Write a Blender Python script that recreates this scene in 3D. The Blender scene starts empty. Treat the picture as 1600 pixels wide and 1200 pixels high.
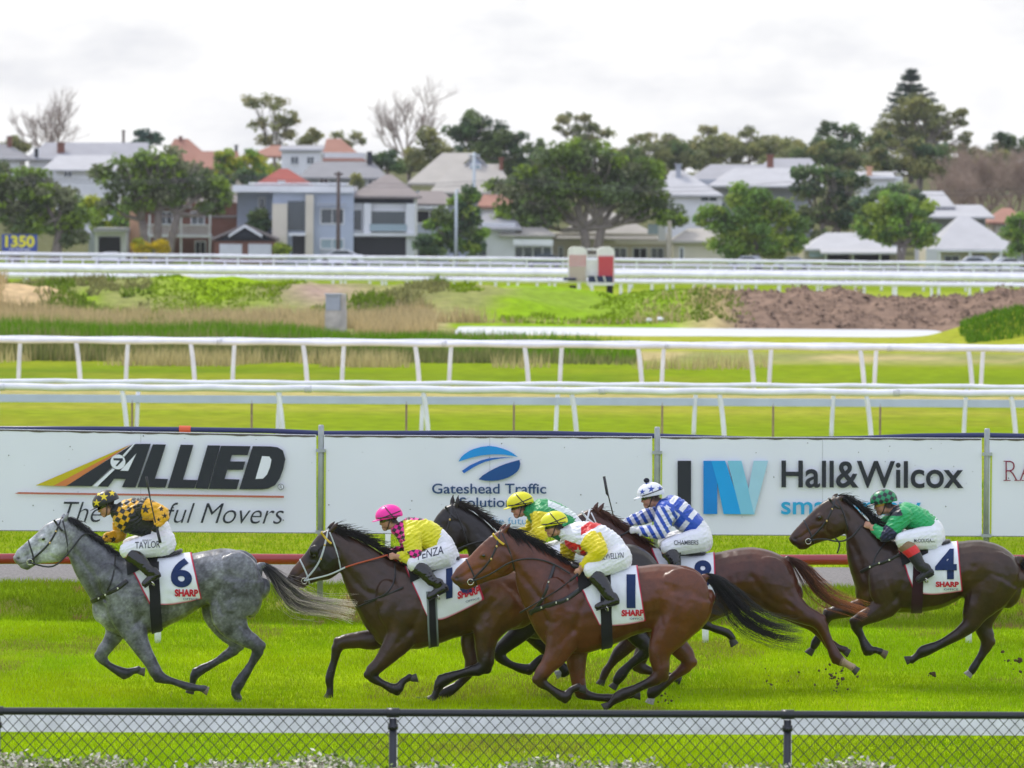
import bpy, bmesh, math, random
import numpy as np
from mathutils import Vector, Matrix, noise
from mathutils.bvhtree import BVHTree
random.seed(7); RNG = np.random.default_rng(11)
SC = bpy.context.scene
COL = SC.collection
# ------------------------------------------------------------------ camera
F_PX = 8889.0                       # focal length in photo pixels (photo 1600 x 1200), a 200 mm lens
CAM = np.array((0.0, 0.0, 5.27))
PITCH, ROLL = 0.03306, 0.0072
_F = np.array((0, math.cos(PITCH), -math.sin(PITCH)))
_U0 = np.array((0, math.sin(PITCH), math.cos(PITCH)))
_X = np.array((1.0, 0, 0))
_R = _X*math.cos(ROLL) + _U0*math.sin(ROLL)
_U = _U0*math.cos(ROLL) - _X*math.sin(ROLL)
cam_d = bpy.data.cameras.new('camera'); cam = bpy.data.objects.new('camera', cam_d); COL.objects.link(cam)
cam.matrix_world = Matrix(((_R[0], _U[0], -_F[0], CAM[0]), (_R[1], _U[1], -_F[1], CAM[1]), (_R[2], _U[2], -_F[2], CAM[2]), (0, 0, 0, 1)))
cam_d.sensor_width = 36; cam_d.lens = 200; cam_d.clip_start = 1; cam_d.clip_end = 8000
cam_d.dof.use_dof = True; cam_d.dof.focus_distance = 59.6; cam_d.dof.aperture_fstop = 4.6
SC.camera = cam
# ------------------------------------------------------------------ sky, sun, exposure
SUN_AZ, SUN_EL = math.radians(-38), math.radians(50)      # azimuth from +Y towards +X: behind the scene, to the left
W = bpy.data.worlds.new('World'); SC.world = W; W.use_nodes = True
nt = W.node_tree; nt.nodes.clear(); N = nt.nodes.new; L = nt.links.new
out = N('ShaderNodeOutputWorld'); bg = N('ShaderNodeBackground'); bg.inputs['Strength'].default_value = 0.1
sky = N('ShaderNodeTexSky'); sky.sky_type = 'NISHITA'; sky.sun_disc = False
sky.sun_elevation = SUN_EL; sky.sun_rotation = SUN_AZ; sky.air_density = 1.0; sky.dust_density = 2.0
tc = N('ShaderNodeTexCoord'); mp = N('ShaderNodeMapping'); mp.inputs['Scale'].default_value = (24, 24, 62); mp.inputs['Location'].default_value = (3.3, 1.0, 0.4)
n1 = N('ShaderNodeTexNoise'); n1.inputs['Scale'].default_value = 1.0; n1.inputs['Detail'].default_value = 7; n1.inputs['Roughness'].default_value = 0.55
L(tc.outputs['Generated'], mp.inputs['Vector']); L(mp.outputs['Vector'], n1.inputs['Vector'])
cr = N('ShaderNodeValToRGB'); cr.color_ramp.elements[0].position = 0.33; cr.color_ramp.elements[1].position = 0.62
cr.color_ramp.elements[0].color = (7.7, 7.85, 8.3, 1); cr.color_ramp.elements[1].color = (10.6, 10.6, 10.5, 1)
e = cr.color_ramp.elements.new(0.47); e.color = (9.3, 9.35, 9.5, 1)
L(n1.outputs['Fac'], cr.inputs['Fac'])
mx = N('ShaderNodeMix'); mx.data_type = 'RGBA'; mx.inputs['Factor'].default_value = 0.9
L(sky.outputs['Color'], mx.inputs[6]); L(cr.outputs['Color'], mx.inputs[7])
sep = N('ShaderNodeSeparateXYZ'); L(tc.outputs['Generated'], sep.inputs[0])
f1 = N('ShaderNodeMapRange'); f1.inputs[1].default_value = .55; f1.inputs[2].default_value = -.5; f1.inputs[3].default_value = 0; f1.inputs[4].default_value = 1; L(sep.outputs['Y'], f1.inputs[0])
tint = N('ShaderNodeMix'); tint.data_type = 'RGBA'; tint.inputs[6].default_value = (1, 1, 1, 1); tint.inputs[7].default_value = (1.07, 1.14, 1.40, 1); L(f1.outputs[0], tint.inputs['Factor'])
mul = N('ShaderNodeMix'); mul.data_type = 'RGBA'; mul.blend_type = 'MULTIPLY'; mul.inputs['Factor'].default_value = 1; L(mx.outputs[2], mul.inputs[6]); L(tint.outputs[2], mul.inputs[7])
L(mul.outputs[2], bg.inputs['Color']); L(bg.outputs['Background'], out.inputs['Surface'])
sd = bpy.data.lights.new('sun', 'SUN'); sd.energy = 2.1; sd.angle = math.radians(9); sd.color = (1.0, 0.95, 0.87)
sun = bpy.data.objects.new('sun', sd); COL.objects.link(sun)
_sdir = Vector((math.sin(SUN_AZ)*math.cos(SUN_EL), math.cos(SUN_AZ)*math.cos(SUN_EL), math.sin(SUN_EL)))
sun.rotation_euler = _sdir.to_track_quat('Z', 'Y').to_euler(); sun.location = (0, 0, 60)
SC.view_settings.view_transform = 'Standard'; SC.view_settings.look = 'None'; SC.view_settings.gamma = 1
SC.view_settings.exposure = 0.24
# ------------------------------------------------------------------ helpers
def ray(px, py): return _F + _R*((px-800)/F_PX) + _U*((600-py)/F_PX)
def PY(px, py, Y):                    # world point seen at a photo pixel, at distance Y
    d = ray(px, py); return CAM + d*(Y/d[1])
def gp(px, py, z=0.0):                # world point seen at a photo pixel, on the level z
    d = ray(px, py); return CAM + d*((z-CAM[2])/d[2])
def proj(v):                          # array of world points -> photo pixels
    q = np.asarray(v) - CAM; w = q@_F
    return 800 + F_PX*(q@_R)/w, 600 - F_PX*(q@_U)/w
def sRGB(r, g, b):
    def f(c):
        c /= 255.0
        return c/12.92 if c <= 0.04045 else ((c+0.055)/1.055)**2.4
    return (f(r), f(g), f(b))
def tag(o, label=None, cat=None, group=None, kind=None):
    if label: o['label'] = label
    if cat: o['category'] = cat
    if group: o['group'] = group
    if kind: o['kind'] = kind
    return o
def empty(name, loc, label=None, cat=None, group=None):
    o = bpy.data.objects.new(name, None); COL.objects.link(o); o.location = [float(c) for c in loc]; o.empty_display_size = 0.2
    return tag(o, label, cat, group)
class MB:
    def __init__(s): s.v = []; s.f = []; s.m = []; s.cur = 0
    def add(s, vs, fs):
        b = len(s.v); s.v.extend([tuple(map(float, q)) for q in vs])
        for f in fs: s.f.append([b+i for i in f]); s.m.append(s.cur)
    def box(s, a, b):
        x0, y0, z0 = a; x1, y1, z1 = b
        s.add([(x0,y0,z0),(x1,y0,z0),(x1,y1,z0),(x0,y1,z0),(x0,y0,z1),(x1,y0,z1),(x1,y1,z1),(x0,y1,z1)],
              [(0,3,2,1),(4,5,6,7),(0,1,5,4),(1,2,6,5),(2,3,7,6),(3,0,4,7)])
    def prism(s, poly, d):            # polygon (world, roughly facing -Y) extruded away from the viewer
        n = len(poly); q = [tuple(p) for p in poly]; r = [(p[0], p[1]+d, p[2]) for p in q]
        s.add(q+r, [tuple(range(n)), tuple(range(2*n-1, n-1, -1))]+[(i, i+n, (i+1) % n+n, (i+1) % n) for i in range(n)])
    def tube(s, pts, r, n=8, flat=None):
        pts = [np.asarray(p, float) for p in pts]; k = len(pts)
        rs = r if isinstance(r, (list, tuple, np.ndarray)) else [r]*k
        rings = []
        for i in range(k):
            t = pts[min(i+1, k-1)]-pts[max(i-1, 0)]; t = t/(np.linalg.norm(t)+1e-9)
            up = np.array((0, 0, 1.0)) if abs(t[2]) < 0.9 else np.array((0, 1.0, 0))
            a = np.cross(t, up); a /= np.linalg.norm(a); b = np.cross(a, t)
            rings.append([pts[i]+rs[i]*(a*math.cos(2*math.pi*j/n)+b*math.sin(2*math.pi*j/n)) for j in range(n)])
        vs = [v for R_ in rings for v in R_]
        fs = [(i*n+j, i*n+(j+1) % n, (i+1)*n+(j+1) % n, (i+1)*n+j) for i in range(k-1) for j in range(n)]
        fs += [tuple(range(n-1, -1, -1)), tuple(range((k-1)*n, k*n))]
        s.add(vs, fs)
    def loft(s, st, n=18, ex=2.0):    # st: (T, B, half width along Y); closed, rounded ends
        vs = []; k = len(st)
        st = [(np.asarray(T, float), np.asarray(B, float), w) for T, B, w in st]
        def ring(c, a, w):
            out = []
            for j in range(n):
                ph = 2*math.pi*j/n; cc, ss = math.cos(ph), math.sin(ph)
                cc = math.copysign(abs(cc)**(2/ex), cc); ss = math.copysign(abs(ss)**(2/ex), ss)
                out.append(c+a*cc+np.array((0, w*ss, 0)))
            return out
        c = [(T+B)/2 for T, B, w in st]; a = [(T-B)/2 for T, B, w in st]
        def cap(i, j):
            d = c[i]-c[j]; d = d/(np.linalg.norm(d)+1e-9); r = min(np.linalg.norm(a[i]), st[i][2])*0.75
            return d*r
        e0 = cap(0, 1); e1 = cap(-1, -2)
        rings = [ring(c[0]+e0, a[0]*.3, st[0][2]*.3), ring(c[0]+e0*.66, a[0]*.75, st[0][2]*.75)]
        rings += [ring(c[i], a[i], st[i][2]) for i in range(k)]
        rings += [ring(c[-1]+e1*.66, a[-1]*.75, st[-1][2]*.75), ring(c[-1]+e1, a[-1]*.3, st[-1][2]*.3)]
        for r_ in rings: vs += r_
        K = len(rings)
        fs = [(i*n+j, (i+1)*n+j, (i+1)*n+(j+1) % n, i*n+(j+1) % n) for i in range(K-1) for j in range(n)]
        fs += [tuple(range(n)), tuple(range(K*n-1, (K-1)*n-1, -1))]
        s.add(vs, fs)
    def ell(s, c, r, rot=0.0, nu=14, nv=10):     # ellipsoid, rotated in the picture plane (about Y)
        vs = []; fs = []; cr_, sr = math.cos(rot), math.sin(rot)
        for i in range(nv+1):
            th = math.pi*i/nv
            for j in range(nu):
                ph = 2*math.pi*j/nu
                x, y, z = r[0]*math.sin(th)*math.cos(ph), r[1]*math.sin(th)*math.sin(ph), r[2]*math.cos(th)
                vs.append((c[0]+x*cr_+z*sr, c[1]+y, c[2]-x*sr+z*cr_))
        for i in range(nv):
            for j in range(nu): fs.append((i*nu+j, i*nu+(j+1) % nu, (i+1)*nu+(j+1) % nu, (i+1)*nu+j))
        s.add(vs, fs)
    def mesh(s, name):
        me = bpy.data.meshes.new(name); me.from_pydata(s.v, [], s.f); me.update(); return me
    def build(s, name, mats, parent=None, smooth=False):
        me = s.mesh(name)
        if not isinstance(mats, (list, tuple)): mats = [mats]
        for m in mats: me.materials.append(m)
        if len(mats) > 1: me.polygons.foreach_set('material_index', s.m)
        if smooth: me.polygons.foreach_set('use_smooth', [True]*len(me.polygons))
        return link(name, me, parent)
def link(name, me, parent=None):
    o = bpy.data.objects.new(name, me); COL.objects.link(o)
    if parent is not None:
        o.parent = parent
        if parent.type == 'EMPTY': o.matrix_parent_inverse = Matrix.Translation(-parent.location)
    return o
def remesh(mb, voxel, it=4, fac=0.5):
    me = mb.mesh('tmp'); o = bpy.data.objects.new('tmp', me); COL.objects.link(o)
    m = o.modifiers.new('r', 'REMESH'); m.mode = 'VOXEL'; m.voxel_size = voxel; m.adaptivity = 0
    if it:
        m = o.modifiers.new('s', 'SMOOTH'); m.iterations = it; m.factor = fac
    dg = bpy.context.evaluated_depsgraph_get(); r = bpy.data.meshes.new_from_object(o.evaluated_get(dg))
    bpy.data.objects.remove(o); bpy.data.meshes.remove(me)
    r.polygons.foreach_set('use_smooth', [True]*len(r.polygons))
    return r
def mverts(me):
    a = np.empty(len(me.vertices)*3); me.vertices.foreach_get('co', a); return a.reshape(-1, 3)
def setcol(me, col, name='Col'):
    at = me.color_attributes.new(name, 'FLOAT_COLOR', 'POINT')
    a = np.ones((len(me.vertices), 4), np.float32); a[:, :3] = col; at.data.foreach_set('color', a.ravel())
def bvh(me):
    return BVHTree.FromPolygons([v.co for v in me.vertices], [tuple(p.vertices) for p in me.polygons])
def fastmesh(name, V, faces_n, mat, cols=None, parent=None):    # V (k, n, 3): k separate n-gons
    k, n = V.shape[:2]; me = bpy.data.meshes.new(name)
    me.vertices.add(k*n); me.vertices.foreach_set('co', np.ascontiguousarray(V, np.float32).ravel())
    me.loops.add(k*n); me.loops.foreach_set('vertex_index', np.arange(k*n, dtype=np.int32))
    me.polygons.add(k); me.polygons.foreach_set('loop_start', np.arange(0, k*n, n, dtype=np.int32))
    me.update(calc_edges=True)
    if cols is not None: setcol(me, np.repeat(cols, n, axis=0))
    me.materials.append(mat)
    return link(name, me, parent)
# ------------------------------------------------------------------ materials
_mats = {}
def mat(name, col=(.5, .5, .5), rough=0.6, metal=0.0, spec=0.4, noise_=None, attr=False, bump=None, coat=0, sheen=0, trans=None):
    """noise_ = (scale, amount, detail[, colour2]) ; bump = (scale, strength, distance)"""
    if name in _mats: return _mats[name]
    m = bpy.data.materials.new(name); m.use_nodes = True; t = m.node_tree; p = t.nodes['Principled BSDF']
    p.inputs['Roughness'].default_value = rough; p.inputs['Metallic'].default_value = metal
    p.inputs['Specular IOR Level'].default_value = spec; p.inputs['Coat Weight'].default_value = coat; p.inputs['Sheen Weight'].default_value = sheen
    tcn = t.nodes.new('ShaderNodeTexCoord'); src = None
    if attr:
        an = t.nodes.new('ShaderNodeAttribute'); an.attribute_name = 'Col'; src = an.outputs['Color']
    else:
        rg = t.nodes.new('ShaderNodeRGB'); rg.outputs[0].default_value = (*col, 1); src = rg.outputs[0]
    if noise_:
        nn = t.nodes.new('ShaderNodeTexNoise'); nn.inputs['Scale'].default_value = noise_[0]; nn.inputs['Detail'].default_value = noise_[2]
        t.links.new(tcn.outputs['Object'], nn.inputs['Vector'])
        if len(noise_) > 3:
            r_ = t.nodes.new('ShaderNodeMapRange'); r_.inputs[1].default_value = .5-noise_[1]; r_.inputs[2].default_value = .5+noise_[1]
            t.links.new(nn.outputs['Fac'], r_.inputs[0])
            x = t.nodes.new('ShaderNodeMix'); x.data_type = 'RGBA'; t.links.new(r_.outputs[0], x.inputs['Factor'])
            t.links.new(src, x.inputs[6]); x.inputs[7].default_value = (*noise_[3], 1); src = x.outputs[2]
        else:
            r_ = t.nodes.new('ShaderNodeMapRange'); r_.inputs[1].default_value = .25; r_.inputs[2].default_value = .75
            r_.inputs[3].default_value = 1-noise_[1]; r_.inputs[4].default_value = 1+noise_[1]; t.links.new(nn.outputs['Fac'], r_.inputs[0])
            x = t.nodes.new('ShaderNodeVectorMath'); x.operation = 'SCALE'; t.links.new(src, x.inputs[0]); t.links.new(r_.outputs[0], x.inputs['Scale']); src = x.outputs[0]
    t.links.new(src, p.inputs['Base Color'])
    if bump:
        bn = t.nodes.new('ShaderNodeTexNoise'); bn.inputs['Scale'].default_value = bump[0]; bn.inputs['Detail'].default_value = 5
        t.links.new(tcn.outputs['Object'], bn.inputs['Vector'])
        b = t.nodes.new('ShaderNodeBump'); b.inputs['Strength'].default_value = bump[1]; b.inputs['Distance'].default_value = bump[2]
        t.links.new(bn.outputs['Fac'], b.inputs['Height']); t.links.new(b.outputs['Normal'], p.inputs['Normal'])
    if trans:
        tr = t.nodes.new('ShaderNodeBsdfTranslucent'); t.links.new(src, tr.inputs['Color'])
        ms = t.nodes.new('ShaderNodeMixShader'); ms.inputs[0].default_value = trans
        t.links.new(p.outputs[0], ms.inputs[1]); t.links.new(tr.outputs[0], ms.inputs[2]); t.links.new(ms.outputs[0], t.nodes['Material Output'].inputs['Surface'])
    _mats[name] = m; return m
def text2d(body, bold=0.0, shear=0.0, space=1.0, fine=False):
    """text as flat mesh, normalised to the unit box: (verts 2d in 0..1, faces)"""
    cu = bpy.data.curves.new('t', 'FONT'); cu.body = body; cu.offset = bold; cu.shear = shear; cu.space_character = space; cu.resolution_u = 5
    o = bpy.data.objects.new('t', cu); COL.objects.link(o); dg = bpy.context.evaluated_depsgraph_get(); dg.update()
    me = bpy.data.meshes.new_from_object(o.evaluated_get(dg)); v = mverts(me)[:, :2]; 
    if fine:
        bm = bmesh.new(); bm.from_mesh(me); bmesh.ops.triangulate(bm, faces=bm.faces[:])
        sc_ = max(v.max(0)-v.min(0))
        for _ in range(4): bmesh.ops.subdivide_edges(bm, edges=[e for e in bm.edges if e.calc_length() > sc_*.13], cuts=1)
        bmesh.ops.triangulate(bm, faces=bm.faces[:]); bm.to_mesh(me); bm.free(); v = mverts(me)[:, :2]
    fs = [tuple(p.vertices) for p in me.polygons]
    bpy.data.objects.remove(o); bpy.data.curves.remove(cu); bpy.data.meshes.remove(me)
    lo, hi = v.min(0), v.max(0); return (v-lo)/(hi-lo), fs
# ================================================================== ground, track, water
def sstep(a, b, x):
    t = np.clip((x-a)/(b-a), 0, 1); return t*t*(3-2*t)
def vnoise(x, y, seed=0):              # cheap smooth value noise (numpy)
    xi = np.floor(x).astype(int); yi = np.floor(y).astype(int); fx = x-xi; fy = y-yi
    fx = fx*fx*(3-2*fx); fy = fy*fy*(3-2*fy)
    def h(a, b): return (np.sin(a*127.1+b*311.7+seed*74.7)*43758.5453) % 1.0
    return (h(xi, yi)*(1-fx)+h(xi+1, yi)*fx)*(1-fy)+(h(xi, yi+1)*(1-fx)+h(xi+1, yi+1)*fx)*fy
def fbm(x, y, seed=0, o=4):
    r = 0; a = .5
    for k in range(o): r = r+a*vnoise(x*2**k, y*2**k, seed+k); a *= .5
    return r
def pxx(px, Y): return (px-800)/F_PX*Y
MOUNDS = [  # photo x, distance, half width x, half depth, height, power
    (150, 236, 5.5, 7, 1.25), (300, 236, 6, 7, 1.5), (440, 234, 5, 6, 1.35), (560, 234, 4.5, 6, 1.3), (690, 232, 5.5, 6.5, 1.3), (830, 236, 5, 6, 1.2),
    (950, 235, 5, 6, .80), (1080, 232, 4.5, 6, 1.2), (20, 226, 2.9, 4, 1.35), (1190, 227, 3.8, 5.5, 1.1), (1290, 227, 4.5, 5.5, 1.18), (1400, 227, 4.5, 5.5, .92), (1510, 227, 4.5, 5.5, 1.05), (1630, 226, 4.5, 6, 1.35), (1760, 226, 5, 6, 1.4),
    (-100, 236, 5, 7, 1.3), (1625, 199, 2.9, 5.5, 1.05)]
def HGT(x, Y):
    x = np.asarray(x, float); Y = np.asarray(Y, float)
    z = .3*sstep(69.6, 71.5, Y+.25*np.sin(x*.8)+.5*(fbm(x*.9, Y*.9, 3)-.5))
    z = z+(fbm(x*.5, Y*.5, 5)-.47)*.05
    m = np.zeros_like(z)
    for (px, Yc, rx, ry, h) in MOUNDS:
        d = ((x-pxx(px, Yc))/rx)**2+((Y-Yc)/ry)**2
        m = np.maximum(m, h*np.exp(-d**1.3*.9))
    lump = (fbm(x*1.3, Y*.8, 9, 4)-.45)
    z = z+m*(1+.35*lump)+np.where((m > .15) & (x > pxx(1110, 225)) & (Y > 208), lump*.55, 0)
    inp = sstep(pxx(690, 202), pxx(730, 202), x)*(1-sstep(pxx(1500, 202), pxx(1530, 202), x))*sstep(204, 205, Y)*(1-sstep(218.5, 220.5, Y))
    z = z*(1-inp)+.1*inp
    z = z+6.5*sstep(440, 640, Y)+2.0*sstep(640, 820, Y)
    return z
ys = np.concatenate([np.arange(12, 66, 3), np.arange(66, 78, .25), np.arange(78, 190, 3), np.arange(190, 262, .55), np.arange(262, 440, 8), np.arange(440, 830, 12), np.array([900, 1100, 1500, 2200, 3500, 6000])])
uc = np.linspace(-1, 1, 171)
YY, UU = np.meshgrid(ys, uc, indexing='ij'); XX = UU*(YY*.125+10)+np.sign(UU)*np.abs(UU)**12*(YY*.8+120)
ZZ = HGT(XX, YY); V = np.stack([XX, YY, ZZ], -1).reshape(-1, 3); ny, nx = YY.shape
fac = [(i*nx+j, i*nx+j+1, (i+1)*nx+j+1, (i+1)*nx+j) for i in range(ny-1) for j in range(nx-1)]
me = bpy.data.meshes.new('ground'); me.from_pydata(V.tolist(), [], fac); me.polygons.foreach_set('use_smooth', [True]*len(me.polygons))
GRASS = np.array((.235, .375, .001)); GRASS2 = np.array((.33, .44, .001)); DRY = np.array((.44, .36, .17)); DIRT = np.array((.215, .148, .108)); SAND = np.array((.55, .40, .22)); SCRUB = np.array((.25, .26, .09)); DARKG = np.array((.10, .19, .012))
Xf, Yf, Zf = V.T; PX, PYv = proj(V)
def blend(c, col, w): w = np.clip(w, 0, 1)[:, None]; return c*(1-w)+col*w
c = np.tile(GRASS, (len(V), 1))
c = blend(c, GRASS2, (fbm(Xf*.35, Yf*.12, 1)-.35)*2.2)
fn = fbm(Xf*.06, Yf*.09, 14)+.4*(fbm(Xf*.4, Yf*.25, 15)-.5)
mow = (np.sin(Yf*1.05+.5*np.sin(Xf*.13))*.5+.5)*(Yf < 69); c = c*(1-.10*mow[:, None])
c = blend(c, np.array((.20, .19, .02)), (fbm(Xf*.8, Yf*.35, 91) > .60)*.45*(Yf < 69))
bank = sstep(69.3, 70.2, Yf)*(1-sstep(71.6, 72.2, Yf))
c = blend(c, np.array((.18, .27, .006)), bank*.7)
c = blend(c, np.array((.28, .22, .08)), bank*(fbm(Xf*1.6, Yf*2, 21) > .52)*.7)
worn = sstep(71.0, 71.6, Yf)*(1-sstep(71.8, 72.3, Yf)); c = blend(c, DRY, worn*.35*(fbm(Xf*2, Yf, 4) > .45))
far = sstep(76, 79, Yf); c = blend(c, np.array((.175, .245, .002)), far*.9)
c = blend(c, np.array((.11, .18, .003)), far*(fn-.42)*3.0*(Yf < 170)); c = blend(c, np.array((.25, .255, .02)), far*(fbm(Xf*.12, Yf*.3, 19)-.50)*3.5*(Yf < 170))
strip = sstep(128, 131, Yf)*(1-sstep(133, 136, Yf)); c = blend(c, np.array((.42, .36, .06)), strip*.45)      # dry strip under the inner rails
strip = sstep(137, 141, Yf)*(1-sstep(148, 151, Yf)); c = blend(c, np.array((.44, .36, .16)), strip*.8)
wild = sstep(168, 176, Yf)*(1-sstep(255, 262, Yf)); n_ = fbm(Xf*.28, Yf*.13, 12)
c = blend(c, SCRUB, wild*.9); c = blend(c, DRY, wild*(n_-.42)*6)
brt = wild*(Yf > 214)*np.clip((fbm(Xf*.22, Yf*.16, 17)-.40)*7, 0, 1)*(((PX > 120) & (PX < 480)) | ((PX > 700) & (PX < 1080)))
c = blend(c, np.array((.23, .36, .006)), brt)
c = blend(c, np.array((.20, .34, .008)), wild*sstep(770, 830, PX)*(1-sstep(1030, 1120, PX))*(Yf > 218)*.75)
dirt = sstep(1105, 1170, PX+60*(fbm(Xf*.6, Yf*.6, 2)-.5))*(Yf > 209)*(1-sstep(236, 244, Yf)); c = blend(c, DIRT*(.75+.6*fbm(Xf*1.2, Yf*1.2, 31))[:, None], dirt)
d2 = np.exp(-(((PX-590)/70)**2+((Yf-224)/5)**2)); c = blend(c, np.array((.22, .16, .12)), d2*1.2*(fbm(Xf*1.1, Yf*.5, 33) > .42))
c = blend(c, np.array((.36, .26, .21)), wild*np.exp(-(((PX-500)/60)**2+((Yf-231)/3)**2)))
sd_ = np.exp(-(((Xf-pxx(20, 226))/2.5)**2+((Yf-225)/3.6)**2)**2); c = blend(c, SAND, sd_*1.3)
rm = np.exp(-(((Xf-pxx(1625, 199))/3.0)**2+((Yf-199)/5.5)**2)**2*.8); c = blend(c, DARKG*1.1, rm*1.4)
c = blend(c, np.array((.30, .33, .02)), sstep(180, 186, Yf)*(1-sstep(202, 205, Yf))*(PX > 780)*.9)
c = blend(c, np.array((.30, .36, .03)), sstep(258, 266, Yf)*(1-sstep(300, 310, Yf))*.7)
road = sstep(326, 330, Yf)*(1-sstep(398, 402, Yf)); c = blend(c, np.array((.24, .245, .27)), road)
c = blend(c, np.array((.11, .115, .05)), sstep(412, 425, Yf))
setcol(me, c)
m = mat('turf', attr=True, rough=.95, spec=.03, noise_=(2.2, .30, 6), bump=(9, .6, .05)); me.materials.append(m)
tag(link('ground', me), kind='structure')
# grey gravel strip between the hoardings and the far grass, laid 4 mm above the ground
mb = MB(); xs = np.linspace(-16, 16, 129)
for i in range(128):
    for (ya, yb) in ((72.1, 74.0), (74.0, 76.3)):
        q = [(xs[i], ya), (xs[i+1], ya), (xs[i+1], yb), (xs[i], yb)]
        mb.add([(a, b+.12*math.sin(a*1.7+b), float(HGT(a, b+.12*math.sin(a*1.7+b)))+.02) for a, b in q], [(0, 1, 2, 3)])
tag(mb.build('gravel_path', mat('gravel', (.215, .205, .20), rough=.95, spec=.1, noise_=(26, .35, 4), bump=(40, .6, .03))), kind='structure')
# pond
mb = MB(); mb.add([(pxx(640, 203), 203, .22), (pxx(1580, 203), 203, .22), (pxx(1580, 203), 221.5, .22), (pxx(640, 203), 221.5, .22)], [(0, 1, 2, 3)])
tag(mb.build('pond_water', mat('water', (.55, .57, .60), rough=.38, spec=1.0, bump=(6, .5, .06))), kind='structure')
# ------------------------------------------------------------------ grass blades (stuff)
def blades(name, x, y, z, h, w, cols, lean=.5, mat_=None, kind='stuff'):
    k = len(x); ang = RNG.uniform(0, 2*np.pi, k); la = RNG.uniform(0, 2*np.pi, k); l = h*lean*RNG.uniform(.2, 1, k)
    dx, dy = np.cos(ang)*w/2, np.sin(ang)*w/2
    Vb = np.zeros((k, 3, 3)); Vb[:, 0] = np.stack([x-dx, y-dy, z], -1); Vb[:, 1] = np.stack([x+dx, y+dy, z], -1)
    Vb[:, 2] = np.stack([x+np.cos(la)*l, y+np.sin(la)*l, z+h], -1)
    o = fastmesh(name, Vb, 3, mat_, cols); return tag(o, kind=kind)
gm = mat('grass_blade', attr=True, rough=.8, spec=.06, trans=.35)
def scatter(n, y0, y1, marg=.8):
    y = RNG.uniform(y0, y1, n*2); x = RNG.uniform(-1, 1, n*2)*(y1*.0915+marg); ok = np.abs(x) < y*.0915+marg; return x[ok][:n], y[ok][:n]
x, y = scatter(430000, 45.5, 69.8)
nn = fbm(x*.7, y*.25, 41); cl = np.clip((nn-.3)*2.2, 0, 1)[:, None]; r_ = RNG.uniform(.75, 1.25, len(x))[:, None]
cols = ((1-cl)*np.array((.25, .415, .001))+cl*np.array((.38, .50, .001)))*r_
cols *= (1-.13*(np.sin(y*1.05+.5*np.sin(x*.13))*.5+.5))[:, None]*(.72+.6*fbm(x*1.3, y*.5, 95))[:, None]
cols[RNG.random(len(x)) < .03] = (.34, .32, .10)
wn = fbm(x*.8, y*.35, 91) > .60; cols[wn & (RNG.random(len(x)) < .4)] = (.24, .21, .05)
tag(blades('track_grass', x, y, HGT(x, y)-.005, RNG.uniform(.025, .065, len(x)), RNG.uniform(.005, .011, len(x)), cols, .8, gm), 'short bright green grass on the race track under the horses', 'grass')
x, y = scatter(75000, 69.6, 72.2)
dead = fbm(x*1.5, y*1.8, 22); r_ = RNG.uniform(.6, 1.3, len(x))[:, None]
cols = np.where((dead > .56)[:, None], np.array((.30, .20, .08)), np.array((.22, .33, .005)))*r_
tag(blades('bank_grass', x, y, HGT(x, y)-.005, RNG.uniform(.03, .11, len(x)), RNG.uniform(.006, .014, len(x)), cols, .9, gm), 'rough patchy grass on the low bank below the hoardings', 'grass')
x, y = scatter(90000, 76.2, 100)
cols = np.array((.22, .35, .002))*RNG.uniform(.75, 1.25, len(x))[:, None]
tag(blades('infield_grass', x, y, HGT(x, y)-.005, RNG.uniform(.03, .08, len(x)), RNG.uniform(.01, .018, len(x)), cols, .9, gm), 'bright grass beyond the gravel strip seen under the hoardings', 'grass')
# reeds at the edge of the pond, dry tall grass and scrub on the mounds
def patch(n, px0, px1, y0, y1, f):
    px = RNG.uniform(px0, px1, n); y = RNG.uniform(y0, y1, n); x = pxx(px, y); ok = f(px, y, x); return px[ok], x[ok], y[ok]
px, x, y = patch(52000, -60, 1000, 168, 190, lambda p, y, x: RNG.random(len(p)) < np.where(p < 820, 1, .35)*(fbm(x*.5, y*.3, 51) > .22))
h = np.where(px < 440, .92, np.where(px < 540, .92-(px-440)/100*.30, .60))*RNG.uniform(.6, 1.05, len(px))*(1-.45*sstep(820, 1000, px)); h = h*sstep(164, 172, y)*(.75+.5*fbm(x*.35, y*.2, 55))
front = (y < 171.5)
cols = np.where(front[:, None], np.array((.20, .22, .07)), np.array((.12, .26, .006)))*RNG.uniform(.6, 1.4, len(px))[:, None]; dryr = RNG.random(len(px)) < .05+.25*(fbm(x*.4, y*.2, 57) > .52); cols[dryr] = np.array((.36, .32, .14))*RNG.uniform(.7, 1.2, (int(dryr.sum()), 1))
tag(blades('reeds', x, y, HGT(x, y), h, RNG.uniform(.03, .07, len(px)), cols, .15, gm), 'band of dark green reeds behind the white rails', 'reeds')
px, x, y = patch(9000, 0, 1200, 163.5, 168.5, lambda p, y, x: (fbm(x*.45, y*.2, 61) > .42) & (RNG.random(len(p)) < np.where((p > 190) & (p < 620), 1, .35)))
cols = np.array((.50, .42, .20))*RNG.uniform(.7, 1.2, len(px))[:, None]
tag(blades('straw_grass', x, y, HGT(x, y), RNG.uniform(.2, .55, len(px)), RNG.uniform(.02, .05, len(px)), cols, .3, gm), 'straw coloured grass fringe in front of the reeds', 'grass')
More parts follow.
